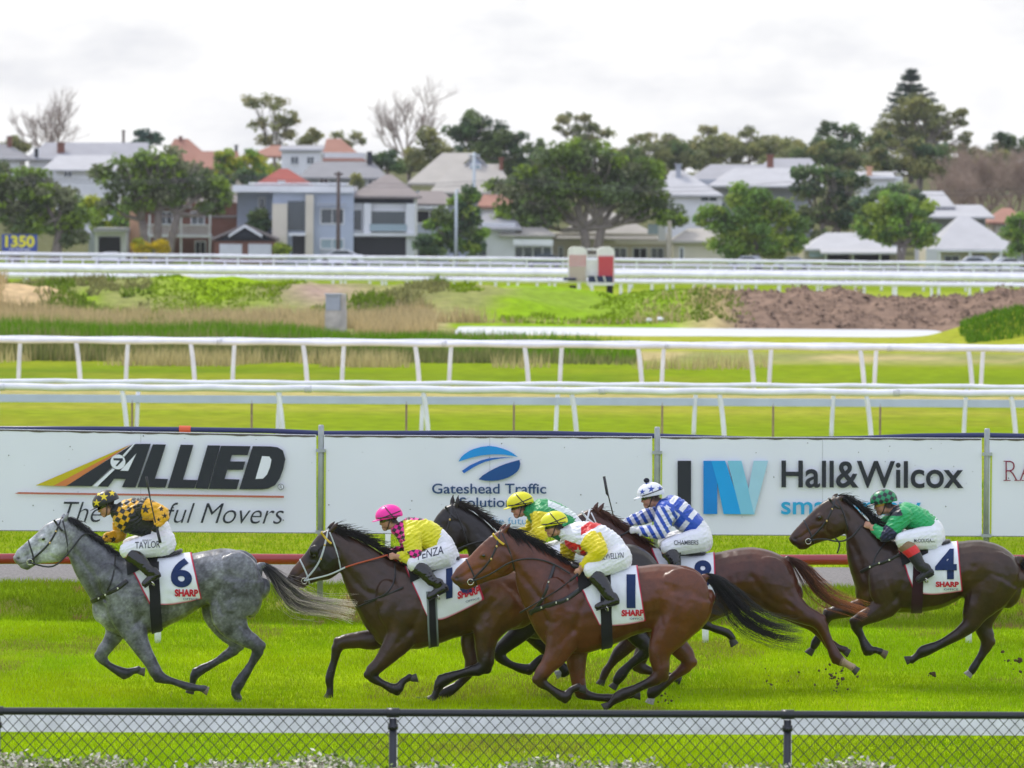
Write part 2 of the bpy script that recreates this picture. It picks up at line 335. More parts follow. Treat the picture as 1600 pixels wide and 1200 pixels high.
px, x, y = patch(80000, -60, 1140, 196, 232, lambda p, y, x: (fbm(x*.28, y*.13, 12) > np.where(y < 222, .33, .52)) & ~((p > 680) & (y < 220.5)) & ~((p > 492) & (p < 556) & (y < 206.5)) & (RNG.random(len(p)) < np.where(p < 760, 1, .25)))
cols = np.array((.52, .42, .22))*RNG.uniform(.65, 1.2, len(px))[:, None]
tag(blades('dry_grass', x, y, HGT(x, y), RNG.uniform(.25, .75, len(px))*np.where(px > 780, .45, 1), RNG.uniform(.03, .08, len(px)), cols, .4, gm), 'pale dry grass on the low mounds beyond the pond', 'grass')
px, x, y = patch(50000, -60, 1180, 212, 244, lambda p, y, x: ((p < 680) | (y > 220.5)) & (fbm(x*.4, y*.22, 71) > .48) & (p+90*(fbm(x*.7, y*.5, 77)-.5)+RNG.normal(0, 18, len(p)) < 1125))
cc = fbm(x*.3, y*.15, 73)
lush = (((px > 235) & (px < 490)) | ((px > 700) & (px < 1080))) & (y > 219)
cols = np.where(lush[:, None], np.array((.20, .30, .008)), np.where((cc > .5)[:, None], np.array((.15, .23, .02)), np.array((.24, .24, .09))))*RNG.uniform(.6, 1.35, len(px))[:, None]
tag(blades('scrub', x, y, HGT(x, y), RNG.uniform(.12, .40, len(px))*(.4+fbm(x*.5, y*.4, 75))*np.where(px > 960, .6, 1)*np.where(lush, .5, 1), RNG.uniform(.07, .16, len(px)), cols, 1.0, gm), 'low green scrub and weeds over the mounds', 'scrub')
px, x, y = patch(9000, 1500, 1760, 193, 206, lambda p, y, x: np.abs(x-pxx(1625, 199)) < 3.0)
cols = np.array((.10, .21, .010))*RNG.uniform(.6, 1.4, len(px))[:, None]
tag(blades('mound_grass', x, y, HGT(x, y), RNG.uniform(.1, .3, len(px)), RNG.uniform(.03, .07, len(px)), cols, .6, gm), 'dark green grass covering the small mound at the pond edge', 'grass')

# clods and lumps on the heap of bare earth
def lumps():
    n = 7000; px = RNG.uniform(1110, 1720, n); y = RNG.uniform(219.5, 233, n); x = pxx(px, y); ok = (RNG.random(n) < .25+.9*fbm(x*.7, y*.5, 81)) & (px+60*(fbm(x*.6, y*.6, 2)-.5) > 1140); x, y, px = x[ok], y[ok], px[ok]; n = len(x); z = HGT(x, y)
    r = np.exp(RNG.normal(-3.05, .5, n)).clip(.015, .16); c = np.stack([x, y, z+r*.2], -1); P = []
    ax = np.array([(1, 0, 0), (0, 1, 0), (-1, 0, 0), (0, -1, 0), (0, 0, .9), (0, 0, -.5)], float)
    corners = c[:, None, :]+ax[None]*r[:, None, None]*RNG.uniform(.6, 1.35, (n, 6, 3)); T = [(0, 1, 4), (1, 2, 4), (2, 3, 4), (3, 0, 4)]
    V = np.concatenate([corners[:, t, :] for t in T], 0); col = (DIRT*RNG.uniform(.55, 1.35, (n, 1))); col = np.concatenate([col]*4, 0)
    o = fastmesh('earth_clods', V, 3, mat('earth', attr=True, rough=.95, spec=.1, noise_=(6, .3, 4)), col); tag(o, 'brown clods of earth covering the bare dirt heap', 'earth clods', kind='stuff')
lumps()
# ================================================================== rails, fence, hoardings
WHITE = mat('white_plastic', (.80, .79, .85), rough=.4, noise_=(2.2, .13, 6))
STEEL = mat('galvanised_steel', (.36, .38, .40), rough=.45, metal=.5, noise_=(9, .15, 4))
def rail(name, label, group, yl, yr, ztop, thick, posts, tilt, zg=.3, mt=WHITE, pr=.05, pmt=None, ext=150, flat=False, pname='post', shape=0, base=None):
    a = gp(0, yl, ztop-thick/2); b = gp(1600, yr, ztop-thick/2); d = (b-a)/1600
    L0, L1 = a-d*ext, b+d*ext
    root = empty(name, (float(L0[0]), float(L0[1]), zg), label, 'rail', group)
    mb = MB()
    if flat:
        mb.prism([L0+(0, 0, thick/2), L0-(0, 0, thick/2), L1-(0, 0, thick/2), L1+(0, 0, thick/2)], .06)
    else:
        k = 40; mb.tube([L0+(L1-L0)*i/k+np.array((0, 0, (.012 if zg else .002)*math.sin(i*1.9+yl))) for i in range(k+1)], thick/2, 12)
    rl = mb.build('rail', mt, root, smooth=not flat)
    if thick > .12 and not flat and ztop > 1.3 and len(posts) < 14:
        for px in posts[::2]:
            t = a+d*(px+40); m = MB(); m.tube([t-np.array((.07, 0, 0)), t+np.array((.07, 0, 0))], thick/2*1.07, 12); m.build('joint_sleeve', mat('rail_sleeve', (.62, .62, .66), rough=.5, noise_=(12, .2, 3)), rl, smooth=True)
    for px in posts:
        t = a+d*px; X = t[0]; m = MB()
        zb = float(HGT(X, t[1])) if base is None else base
        top = np.array((X, t[1]+.02, ztop-thick*.6)); bot = np.array((X, t[1]+.02, zb-.02)); pts = []
        for i in range(9):
            u = i/8; p = bot*(1-u)+top*u
            p = p+np.array((tilt*(1-u)*.5-tilt*.25, 0, 0))
            p[0] += shape*(u*u)*.5
            pts.append(p)
        m.tube(pts, [pr]*9, 8); m.build(pname, pmt or mt, root, smooth=True)
    return root
# inner rails, two pairs
rail('running_rail', 'thick white rail nearest behind the hoardings, posts leaning left at the top', 'white running rails', 604.5, 615, 1.42, .145, [-38, 197, 440, 667, 899, 1130, 1360, 1587], .10, shape=-.14)
rail('running_rail', 'white rail just behind the nearest thick rail, on straight pale posts', 'white running rails', 595.5, 605, 1.42, .105, [-5, 213, 433, 657, 867, 1083, 1299, 1507], -.05, shape=.05, pr=.045)
rail('running_rail', 'white rail in front of the reeds, posts leaning left at the top', 'white running rails', 531, 546, 1.52, .155, [-50, 126, 307, 484, 660, 831, 1008, 1182, 1353, 1520], .10, shape=-.14, pr=.06)
rail('running_rail', 'slim white rail behind the one in front of the reeds, on straight pale posts', 'white running rails', 527.5, 542, 1.52, .11, [30, 200, 368, 540, 708, 881, 1040, 1207, 1370, 1535], -.05, shape=.06, pr=.055)
GB = mat('pale_guard_rail', (.52, .57, .70), rough=.45, metal=.1, noise_=(2, .08, 3))
rail('guard_rail', 'pale blue grey flat guard rail on thin rusty posts under the white rails', None, 622, 631, 1.1, .16, [-60, 205, 391, 632, 800, 1032, 1206, 1374], 0, mt=GB, pr=.022, pmt=mat('rusty_steel', (.30, .20, .15), rough=.8, noise_=(12, .3, 4)), flat=True)
# far rails in front of the street
rail('far_rail', 'white far rail right behind the dirt mound, on short thick posts', 'far white rails', 429.5, 446.5, 1.35, .22, [-20+k*62+(k*37 % 17) for k in range(28)], 0, pr=.075)
rail('far_rail', 'broad white far rail, widest white band across the infield', 'far white rails', 419, 434.5, 1.55, .34, [10+k*58 for k in range(28)], 0, pr=.07)
rail('far_rail', 'white far rail just below the road, half hidden by the broad one', 'far white rails', 414.5, 430, 1.35, .26, [40+k*64 for k in range(26)], 0, pr=.07)
rail('far_rail', 'white rail along the near edge of the road, fine posts', 'far white rails', 404.5, 420, 1.3, .12, [20+k*57 for k in range(28)], 0, pr=.05)
rail('far_rail', 'white top rail along the far edge of the road before the houses', 'far white rails', 396.5, 412.5, 1.75, .20, [43+k*57 for k in range(28)], 0, pr=.055)
# red inside rail of the track
RED = mat('red_rail', (.27, .022, .024), rough=.25, spec=.6, noise_=(1.2, .18, 3))
rail('red_rail', 'dark red padded rail running behind the horses on white posts', None, 873, 875, 1.05, .125, [-160, 243, 670, 1097, 1513], .02, zg=0, mt=RED, pr=.038, pmt=mat('post_white', (.70, .74, .74), rough=.4, noise_=(30, .12, 3)), base=0.0)
# a white marker stake behind the red rail
mb = MB(); q = PY(606, 850, 77.2); mb.box((q[0]-.036, q[1]-.02, .25), (q[0]+.036, q[1]+.02, .98)); mb.box((q[0]-.042, q[1]-.03, .981), (q[0]+.042, q[1]+.03, 1.0))
tag(mb.build('marker_post', WHITE), 'white marker stake behind the red rail below the pink cap', 'post')
# blue pipe behind the hoarding tops
mb = MB(); a = gp(-80, 668, 2.36); 
pts = [PY(px, y, 73.2) for px, y in ((-120, 669.5), (150, 670), (285, 671), (420, 673), (505, 677), (760, 676.5), (860, 677), (1020, 681), (1200, 687), (1340, 685), (1440, 681), (1540, 680), (1720, 684))]
mb.tube(pts, .034, 10); root = mb.build('blue_pipe', mat('navy_paint', (.02, .028, .10), rough=.4), smooth=True); tag(root, 'navy blue pipe lying along the top edge of the hoardings', 'pipe')
mb = MB(); mb.tube([PY(280, 671, 73.2), PY(298, 671.3, 73.2)], .052, 10); mb.build('joint_sleeve', mat('orange_sleeve', (.62, .10, .035), rough=.5), root)
# ------------------------------------------------------------------ near black chain-link fence
BLK = mat('black_fence_paint', (.013, .016, .022), rough=.35, spec=.5, noise_=(14, .2, 3))
ZF = 1.30
a = gp(0, 1111, ZF-.03); b = gp(1600, 1118, ZF-.03); d = (b-a)/1600; L0, L1 = a-d*160, b+d*160
root = empty('chain_link_fence', (float(L0[0]), float(L0[1]), 0), 'black chain link fence with a round top rail in the foreground', 'fence')
mb = MB(); mb.tube([L0+(L1-L0)*i/12 for i in range(13)], .029, 12); mb.build('top_rail', BLK, root, smooth=True)
for px in (-6-616, -5, 612, 1229, 1846):
    p = a+d*px; m = MB(); m.tube([(p[0], p[1], -.02), (p[0], p[1], ZF-.075)], .030, 10); m.tube([(p[0], p[1], ZF-.16), (p[0], p[1], ZF-.115)], .040, 10)
    m.tube([(p[0]-.05, p[1], ZF-.03), (p[0]+.05, p[1], ZF-.03)], .038, 10); m.ell((p[0], p[1]-.04, ZF-.14), (.012, .012, .012)); m.build('post', BLK, root, smooth=True)
mb = MB(); pit = 18.0/(F_PX/float(a[1])); x0, x1 = float(L0[0]), float(L1[0]); zt, zb = ZF-.055, .02; H = zt-zb
k = int((x1-x0+H)/pit)+2
for i in range(k):
    for s in (1, -1):
        c0 = x0-H/2+i*pit if s > 0 else x0+i*pit
        pts = []; n = int(H/(pit/2))+1
        for j in range(n+1):
            z = zt-j*pit/2*1.08; xx = c0+s*j*pit/2
            if z < zb: break
            yy = a[1]+(b[1]-a[1])*((xx-a[0])/(b[0]-a[0])); off = .004*s*(1 if j % 2 else -1)
            if x0 <= xx <= x1: pts.append((xx, yy+.028+off, z))
        if len(pts) > 1: mb.tube(pts, .0030, 4)
mb.build('wire_mesh', mat('black_wire', (.02, .024, .024), rough=.5), root)
# white outer rail right behind the fence
rail('outer_rail', 'flat white outer rail right behind the black chain link fence', None, 1127.5, 1133.5, 1.06, .165, [-5, 613, 1230], 0, zg=0, mt=mat('weathered_white', (.74, .72, .82), rough=.55, noise_=(7, .16, 5)), pr=.03, flat=True, base=0.0)
# hedge in the foreground
def hedge():
    mbk = MB(); Yh = float(a[1])-.75
    xs = np.linspace(-5.2, 5.2, 200); vs = []; fs = []
    for i, xx in enumerate(xs):
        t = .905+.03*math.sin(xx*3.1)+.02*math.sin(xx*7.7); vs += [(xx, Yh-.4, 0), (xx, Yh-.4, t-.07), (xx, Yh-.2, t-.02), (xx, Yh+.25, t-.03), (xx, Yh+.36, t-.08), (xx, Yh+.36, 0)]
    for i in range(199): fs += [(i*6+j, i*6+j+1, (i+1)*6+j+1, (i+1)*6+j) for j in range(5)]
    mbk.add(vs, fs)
    n = 22000; x = RNG.uniform(-5.1, 5.1, n); u = RNG.random(n); yy = Yh+RNG.uniform(-.42, .38, n); z = .905+.035*np.sin(x*3.1)+.025*np.sin(x*7.7)+RNG.normal(0, .022, n)-.12*(RNG.random(n) < .3)*RNG.random(n)+.05*(RNG.random(n) < .04)
    frontm = RNG.random(n) < .35; yy[frontm] = Yh-.4-RNG.uniform(0, .05, frontm.sum()); z[frontm] = RNG.uniform(.71, .925, frontm.sum())
    r = RNG.uniform(.010, .022, n); nrm = RNG.normal(0, 1, (n, 3)); nrm[:, 2] += .8; nrm[:, 1] -= .4; nrm /= np.linalg.norm(nrm, axis=1)[:, None]
    t = np.cross(nrm, RNG.normal(0, 1, (n, 3))); t /= np.linalg.norm(t, axis=1)[:, None]; b_ = np.cross(nrm, t); c = np.stack([x, yy, z], -1)
    Vq = np.stack([c-t*r[:, None]*1.25, c+b_*r[:, None]*.75, c+t*r[:, None]*1.25, c-b_*r[:, None]*.75], 1)
    pal = np.array([(.58, .54, .44), (.46, .44, .34), (.70, .66, .55), (.20, .27, .08), (.13, .20, .04), (.30, .24, .18)]); cols = pal[RNG.choice(6, n, p=[.20, .14, .16, .24, .20, .06])]*RNG.uniform(.7, 1.2, n)[:, None]
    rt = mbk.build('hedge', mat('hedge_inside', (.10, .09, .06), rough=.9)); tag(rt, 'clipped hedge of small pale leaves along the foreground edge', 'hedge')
    o = fastmesh('leaves', Vq, 4, mat('hedge_leaf', attr=True, rough=.6, spec=.25), cols, rt); o['kind'] = 'stuff'
hedge()
# ------------------------------------------------------------------ hoardings
YB = 71.1
BOARD = mat('board_white', (.74, .745, .83), rough=.45, spec=.35, noise_=(1.1, .03, 5))
def flat(c, n): return mat(n, c, rough=.5, spec=.3, noise_=(5, .06, 4))
INK = flat((.022, .025, .034), 'ink_black'); NAVY = flat((.018, .055, .16), 'ink_navy'); DIRTM = flat((.10, .085, .07), 'board_grime'); SEAM = flat((.40, .41, .43), 'board_seam'); SPOT = flat((.16, .15, .14), 'board_spot')
class Board:
    def __init__(s, pxl, pxr, tl, tr, bl, br, label, yaw=0):
        s.mb = MB(); s.mats = [BOARD]; s.label = label; s.layer = 0
        poly = [PY(pxl, tl, YB), PY(pxl, bl, YB), PY(pxr, br, YB), PY(pxr, tr, YB)]; s.mb.prism(poly, .03)
        s.x = (pxl, pxr); s.t = (tl, tr); s.b = (bl, br)
        tt = lambda px: tl+(tr-tl)*(px-pxl)/(pxr-pxl)
        w = pxr-pxl; g = []                                 # rusty grime along the top edge, seam and fixings
        for i in range(60): g.append((pxl+1.0+(w-2)*i/59, tt(pxl+w*i/59)+2.8+1.7*abs(math.sin(i*2.3+pxl))*abs(math.sin(i*.37))))
        s.poly([(pxl+1, tt(pxl)+.8), *g, (pxr-1, tt(pxr)+.8)], DIRTM)
        s.poly([(pxl+1, bl-1.2), (pxr-1, br-1.2), (pxr-1, br-.2), (pxl+1, bl-.2)], SPOT)
        xm = pxl+w*.505; s.poly([(xm, tt(xm)+4), (xm+.5, tt(xm)+4), (xm+.5, br-2), (xm, br-2)], SEAM)
        rr = random.Random(int(pxl)+5)
        for i in range(26):
            cx, cy = rr.uniform(pxl+6, pxr-6), rr.uniform(tl+10, bl-5); r = rr.choice((.5, .6, .8, 1.1)); s.disc(cx, cy, r, SPOT, 6)
    def mi(s, m):
        if m not in s.mats: s.mats.append(m)
        return s.mats.index(m)
    def lift(s): s.layer += 1; return YB-.003-.0012*s.layer
    def poly(s, pts, m):
        s.mb.cur = s.mi(m); Y = s.lift(); s.mb.add([PY(x, y, Y) for x, y in pts], [tuple(range(len(pts)))[::-1]]); s.mb.cur = 0
    def disc(s, cx, cy, r, m, n=24): s.poly([(cx+r*math.cos(i*2*math.pi/n), cy+r*math.sin(i*2*math.pi/n)) for i in range(n)], m)
    def text(s, body, x0, x1, yt, yb, m, bold=0, shear=0, dy=0, space=1.0):
        v, f = text2d(body, bold, shear, space); s.mb.cur = s.mi(m); Y = s.lift()
        s.mb.add([PY(x0+(x1-x0)*u, yb+(yt-yb)*w+dy*u, Y) for u, w in v], f); s.mb.cur = 0
    def done(s):
        o = s.mb.build('sign_board', s.mats); tag(o, s.label, 'sign', 'sponsor boards on the hoarding'); return o
# 1: black slanted lettering
b1 = Board(-60, 494, 669, 679.5, 829, 833.5, 'white board with slanted black lettering and a yellow road wedge')
K = 520/1600
def P1(pts): return [(x*K, 660+y*K) for x, y in pts]
b1.poly(P1([(170, 303), (632, 105), (255, 305)]), flat((.52, .42, .010), 'ink_yellow'))
b1.poly(P1([(255, 305), (632, 105), (318, 306)]), flat((.58, .19, .06), 'ink_orange'))
b1.poly(P1([(318, 306), (638, 105), (655, 104), (440, 307)]), INK)
for L_ in ([(470, 308), (655, 103), (725, 103), (652, 313), (586, 312), (604, 272), (548, 271), (520, 310)], [(660, 312), (735, 105), (798, 106), (745, 270), (808, 272), (795, 314)], [(805, 316), (868, 107), (930, 108), (880, 275), (950, 277), (935, 317)], [(938, 318), (998, 110), (1060, 111), (1000, 320)],
           [(1003, 320), (1062, 112), (1205, 114), (1190, 158), (1115, 157), (1106, 187), (1180, 188), (1168, 228), (1093, 228), (1080, 272), (1152, 274), (1138, 322)], [(1150, 322), (1215, 114), (1300, 115), (1335, 120), (1360, 135), (1372, 175), (1362, 225), (1345, 270), (1322, 302), (1290, 318), (1260, 322)]):
    b1.poly(P1(L_), INK)
b1.poly(P1([(1228, 272), (1260, 162), (1295, 164), (1305, 180), (1298, 215), (1284, 250), (1265, 270)]), BOARD)
b1.poly(P1([(578, 232), (616, 233), (655, 150)]), BOARD)
b1.disc(567*K, 660+190*K, 36*K, BOARD); b1.poly(P1([(545, 172), (590, 172), (592, 182), (562, 212), (556, 208), (576, 184), (546, 182)]), INK); b1.poly(P1([(446, 306), (540, 222), (552, 226), (468, 308)]), BOARD); b1.poly(P1([(588, 160), (640, 104), (648, 104), (598, 164)]), BOARD)
b1.poly(P1([(70, 342), (90, 335), (1365, 353), (1365, 363), (90, 344)]), flat((.45, .13, .08), 'ink_red'))
b1.text('The Careful Movers', 305*K, 1365*K, 660+380*K, 660+478*K, INK, -.008, .35, 3.5)
b1.disc(1350*K, 660+310*K, 15*K, INK); b1.disc(1350*K, 660+310*K, 12*K, BOARD); b1.text('R', 1344.5*K, 1357*K, 660+302*K, 660+319*K, INK, .01)
b1.done()
# 2: blue oval mark
b2 = Board(506, 1019, 679.5, 682, 834, 835.5, 'white board with a blue oval road emblem over blue wording')
def P2(pts): return [(620+x*300/1600, 680+y*300/1600) for x, y in pts]
b2.poly(P2([(515, 220), (530, 190), (560, 160), (600, 133), (640, 115), (700, 97), (770, 88), (830, 97), (880, 110), (925, 127), (960, 145), (1010, 182), (960, 172), (900, 163), (850, 160), (800, 160), (720, 167), (650, 180), (600, 193), (560, 206)]), flat((.015, .27, .70), 'ink_sky'))
b2.poly(P2([(542, 297), (610, 250), (700, 210), (760, 194), (820, 186), (900, 184), (985, 188), (920, 190), (860, 195), (800, 205), (740, 221), (690, 241), (640, 267), (600, 292), (560, 318)]), flat((.015, .12, .48), 'ink_mid'))
b2.poly(P2([(680, 368), (715, 335), (760, 307), (810, 279), (860, 256), (910, 237), (960, 222), (1022, 205), (1030, 240), (1022, 275), (1005, 303), (970, 330), (930, 352), (885, 368), (840, 378), (790, 381), (740, 380)]), flat((.01, .07, .25), 'ink_deep'))
b2.text('Gateshead Traffic', 675, 853.5, 755.5, 771.5, NAVY, .012, 0, 0)
b2.text('Solutions', 718, 811, 777, 792.5, NAVY, .012)
b2.text('Safety is the future', 695, 840, 808.5, 822.5, flat((.16, .36, .60), 'ink_pale'), -.002)
b2.done()
# 3: dark and light blue bars
b3 = Board(1031, 1534, 682, 684.5, 836, 838.5, 'white board with dark and light blue slanted bars and large dark wording')
def P3(pts): return [(1020+x*580/1600, 680+y*580/1600) for x, y in pts]
b3.poly(P3([(107, 110), (165, 110), (165, 312), (107, 310)]), INK)
b3.poly(P3([(218, 110), (278, 110), (278, 340), (218, 340)]), flat((.005, .22, .62), 'bar_blue'))
b3.poly(P3([(252, 110), (312, 110), (388, 341), (305, 340), (278, 205)]), flat((.01, .33, .74), 'bar_sky'))
b3.poly(P3([(322, 110), (382, 110), (440, 341), (380, 341)]), flat((.20, .52, .70), 'bar_light'))
b3.poly(P3([(435, 110), (497, 110), (437, 341), (412, 236)]), flat((.36, .60, .74), 'bar_pale'))
b3.text('Hall&Wilcox', 1221, 1505.5, 719.5, 762, INK, .016, 0, 1.3)
b3.text('smarter law', 1220.5, 1439, 775, 804, flat((.02, .34, .60), 'ink_cyan'), .014, 0, 1)
b3.done()
# 4: dark red serif wording, cut by the frame
b4 = Board(1545, 2060, 684.5, 687, 838.5, 840.5, 'white board at the right edge with dark red serif capitals')
RD = flat((.22, .012, .045), 'ink_crimson')
b4.text('RA', 1571, 1618, 720, 751, RD, -.022)
for (x0, x1, y) in ((1568, 1579, 720), (1568, 1579, 750), (1585, 1594, 750), (1596, 1605, 750), (1612, 1622, 750)): b4.poly([(x0, y), (x1, y), (x1, y+1.3), (x0, y+1.3)], RD)
b4.done()
for i, (px, y0, y1) in enumerate(((500, 664, 937), (1025, 667, 934), (1540, 669.5, 936))):
    mb = MB(); p = PY(px, y1, YB); q = PY(px, y0, YB); x, y = p[0], YB+.02
    mb.tube([(x-.0, y, p[2]-.1), (x, y, q[2]-.02), (x, y, q[2])], [.036, .036, .030], 12)
    o = mb.build('board_post', STEEL, smooth=True)
    tag(o, ['grey steel post between the black lettered board and the oval emblem board', 'grey steel post between the oval emblem board and the blue bar board', 'grey steel post between the blue bar board and the crimson lettered board'][i], 'post', 'posts holding the sponsor boards')
    m2 = MB(); m2.box((x+.042, YB-.01, q[2]-1.55), (x+.062, YB+.03, q[2]-.3)); m2.build('reflective_strip', mat('lime_strip', (.42, .50, .02), rough=.6), o)
    for dz in (.34, 1.36): m3 = MB(); m3.box((x-.06, YB-.04, q[2]-dz), (x+.06, YB-.02, q[2]-dz+.04)); m3.build('bracket', STEEL, o)
# ================================================================== trees
LEAF = mat('leaf', attr=True, rough=.65, spec=.25, trans=.3)
def bark(n, c): return mat(n, c, rough=.9, noise_=(3, .25, 4))
BARK = bark('bark_grey', (.20, .17, .14)); BARKD = bark('bark_dark', (.10, .085, .07)); BARKB = bark('bark_bare', (.36, .30, .26))
G_FIG = [(.085, .125, .030), (.07, .095, .040), (.12, .175, .020), (.095, .105, .055)]
G_EUC = [(.14, .15, .055), (.10, .115, .05), (.18, .17, .07)]
G_DARK = [(.05, .085, .03), (.035, .06, .03), (.075, .105, .035)]
G_LITE = [(.11, .18, .025), (.075, .13, .03), (.16, .21, .03)]
G_OLIV = [(.12, .13, .045), (.09, .10, .04), (.15, .15, .05)]
G_PINE = [(.04, .075, .05), (.05, .085, .045), (.03, .055, .045)]
def tree(name, label, Y, base, fork, clumps, pal, lr=.20, dens=1.0, trunk_r=.3, bk=None, group=None, gap=.0, sub=1.0, flat_=.8):
    """clumps: photo-pixel ellipses (cx, cy, rx, ry[, depth offset in m])"""
    k = Y/F_PX
    bz = PY(base[0][0], base[0][1], Y); bz[2] = min(bz[2], float(HGT(bz[0], Y)))
    root = empty(name, bz, label, 'tree', group)
    P, Cc, S = [], [], []
    rng = np.random.default_rng(int(base[0][0]*7+Y))
    tips = []
    for c in clumps:
        cx, cy, rx, ry = c[:4]; dy = c[4] if len(c) > 4 else 0
        ctr = PY(cx, cy, Y+dy); a = np.array((rx*k, max(rx, ry)*k*.8, ry*k)); tips.append(ctr)
        area = a[0]*a[2]; nsub = max(9, int(area*5.6*sub)); 
        for _ in range(nsub):
            d = rng.normal(0, 1, 3); d /= np.linalg.norm(d); rr = rng.uniform(.25, 1.0)**.6
            if d[2] < -.35: rr *= .8
            sc_ = ctr+d*a*rr*.86; sr = rng.uniform(.55, 1.15)*min(1.0, .35*math.sqrt(area)+.3)
            base_c = np.array(pal[rng.integers(len(pal))])*rng.uniform(1.45, 2.5)
            n = int(70*dens*(sr/.6)**2/(lr/.2)**2)
            o = rng.normal(0, 1, (n, 3)); o /= np.linalg.norm(o, axis=1)[:, None]; o *= (rng.random((n, 1))**.5)*sr*np.array((1.15, 1.15, flat_))
            P.append(sc_+o); Cc.append(base_c*rng.uniform(.7, 1.35, (n, 1))); S.append(rng.uniform(.6, 1.25, n)*lr)
    P = np.concatenate(P); Cc = np.concatenate(Cc); S = np.concatenate(S); n = len(P)
    nr = rng.normal(0, 1, (n, 3)); nr[:, 2] += .6; nr /= np.linalg.norm(nr, axis=1)[:, None]
    t = np.cross(nr, rng.normal(0, 1, (n, 3))); t /= np.linalg.norm(t, axis=1)[:, None]; b = np.cross(nr, t); s = S[:, None]
    Vq = np.stack([P-t*s, P+b*s*.6, P+t*s, P-b*s*.6], 1)
    fastmesh('crown', Vq, 4, LEAF, Cc, root)
    mb = MB()
    for bi, bp in enumerate(base):
        p0 = PY(bp[0], bp[1], Y); p0[2] = min(p0[2], float(HGT(p0[0], Y)))-.1
        f0 = PY(fork[bi % len(fork)][0], fork[bi % len(fork)][1], Y)
        mid = (p0+f0)/2+np.array((rng.uniform(-.15, .15), 0, 0))
        mb.tube([p0, p0*.9+mid*.1, mid, f0], [trunk_r*1.35, trunk_r, trunk_r*.85, trunk_r*.75], 10)
        for ti in sorted(range(len(tips)), key=lambda q: abs(tips[q][0]-f0[0]))[: max(3, len(tips)//len(base)+2)]:
            q = tips[ti]; m_ = f0*.5+q*.5+np.array((0, rng.uniform(-.4, .4), -abs(q[0]-f0[0])*.12)); 
            mb.tube([f0, f0*.7+m_*.3+np.array((rng.uniform(-.2, .2), 0, 0)), m_, q], [trunk_r*.6, trunk_r*.5, trunk_r*.36, trunk_r*.12], 7)
            for _ in range(4):
                d = rng.normal(0, 1, 3); d[2] = abs(d[2]); r_ = clumps[ti][2]*k*.8; e = q+d/np.linalg.norm(d)*np.array((r_, r_, clumps[ti][3]*k*.8))
                mb.tube([m_, (m_+e)/2+rng.normal(0, .15, 3), e], [trunk_r*.25, trunk_r*.16, .02], 5)
    mb.build('trunk', bk or BARK, root, smooth=True)
    return root
def bare(name, label, Y, base, top, spread, levels=5, r=.22, bk=None, trunks=1, group=None, seed=1, up=.25):
    rng = np.random.default_rng(seed); mb = MB(); k = Y/F_PX
    b0 = PY(*base, Y); b0[2] = float(HGT(b0[0], Y)); root = empty(name, b0, label, 'tree', group)
    tz = PY(*top, Y)[2]; Ht = tz-PY(*base, Y)[2]; start = PY(*base, Y)[2]
    def grow(p, d, ln, rad, lv):
        pts = [p]; q = p.copy(); dd = d.copy()
        for i in range(4):
            dd = dd+rng.normal(0, .09, 3)+np.array((0, 0, .03)); dd /= np.linalg.norm(dd); q = q+dd*ln/4; pts.append(q.copy())
        mb.tube(pts, [rad*(1-.35*i/4) for i in range(5)], 6 if lv > 2 else 4)
        if lv <= 0: return
        for i in range(rng.integers(2, 5) if lv < levels else 5):
            nd = dd*.8+rng.normal(0, .42, 3)*np.array((spread, spread, .7))+np.array((0, 0, up)); nd /= np.linalg.norm(nd)
            grow(pts[rng.integers(2, 5)], nd, ln*rng.uniform(.62, .85), rad*.6, lv-1)
    for t in range(trunks):
        d = np.array(((t-(trunks-1)/2)*.45, rng.normal(0, .1), 1)); d /= np.linalg.norm(d)
        grow(np.array((b0[0], Y, min(start, b0[2]))), d, Ht*.225+max(0, start-b0[2]), r, levels)
    mb.build('trunk', bk or BARKB, root, smooth=True)
    return root
tree('fig_tree', 'dark spreading tree behind the yellow numbered sign at the left edge', 405, [(22, 398), (86, 398)], [(30, 350), (95, 352)], [(10, 275, 45, 28), (55, 292, 45, 28), (95, 312, 40, 26), (20, 315, 50, 28), (75, 345, 55, 26), (120, 340, 30, 24), (25, 350, 35, 22), (110, 370, 30, 18), (-30, 310, 40, 50)], G_FIG, .2, 1.0, .42)
tree('fig_tree', 'broad round topped tree in front of the brick house', 408, [(232, 396), (262, 396), (243, 397)], [(222, 345), (278, 335), (247, 330)], [(205, 258, 42, 22), (250, 252, 45, 20), (185, 290, 38, 22), (230, 285, 50, 26), (290, 268, 45, 22), (318, 292, 40, 24), (345, 305, 24, 20), (160, 275, 20, 20), (275, 305, 40, 18), (215, 318, 34, 16), (335, 325, 28, 14), (170, 318, 18, 12)], G_FIG, .2, .85, .36)
tree('fig_tree', 'huge umbrella shaped fig tree behind the starting gate', 412, [(918, 390), (935, 391)], [(912, 358), (940, 355)], [(875, 250, 60, 24), (930, 242, 60, 20), (985, 262, 55, 26), (845, 275, 45, 25), (900, 285, 70, 30), (970, 295, 60, 26), (1015, 285, 35, 30), (1030, 315, 25, 20), (810, 300, 38, 22), (855, 318, 55, 24), (800, 335, 34, 20), (840, 345, 50, 20), (1000, 330, 40, 14), (1045, 335, 32, 16), (785, 290, 22, 16), (895, 232, 30, 12), (1060, 345, 18, 10)], G_FIG, .2, .95, .42)
tree('tall_eucalypt', 'tall open crowned gum tree behind the red and white roofs', 590, [(430, 280)], [(428, 232)], [(398, 160, 20, 12), (428, 162, 26, 14), (455, 185, 14, 16), (405, 195, 18, 10), (436, 192, 18, 12), (420, 218, 20, 12), (450, 212, 12, 9), (436, 240, 16, 14)], G_EUC, .22, .62, .22)
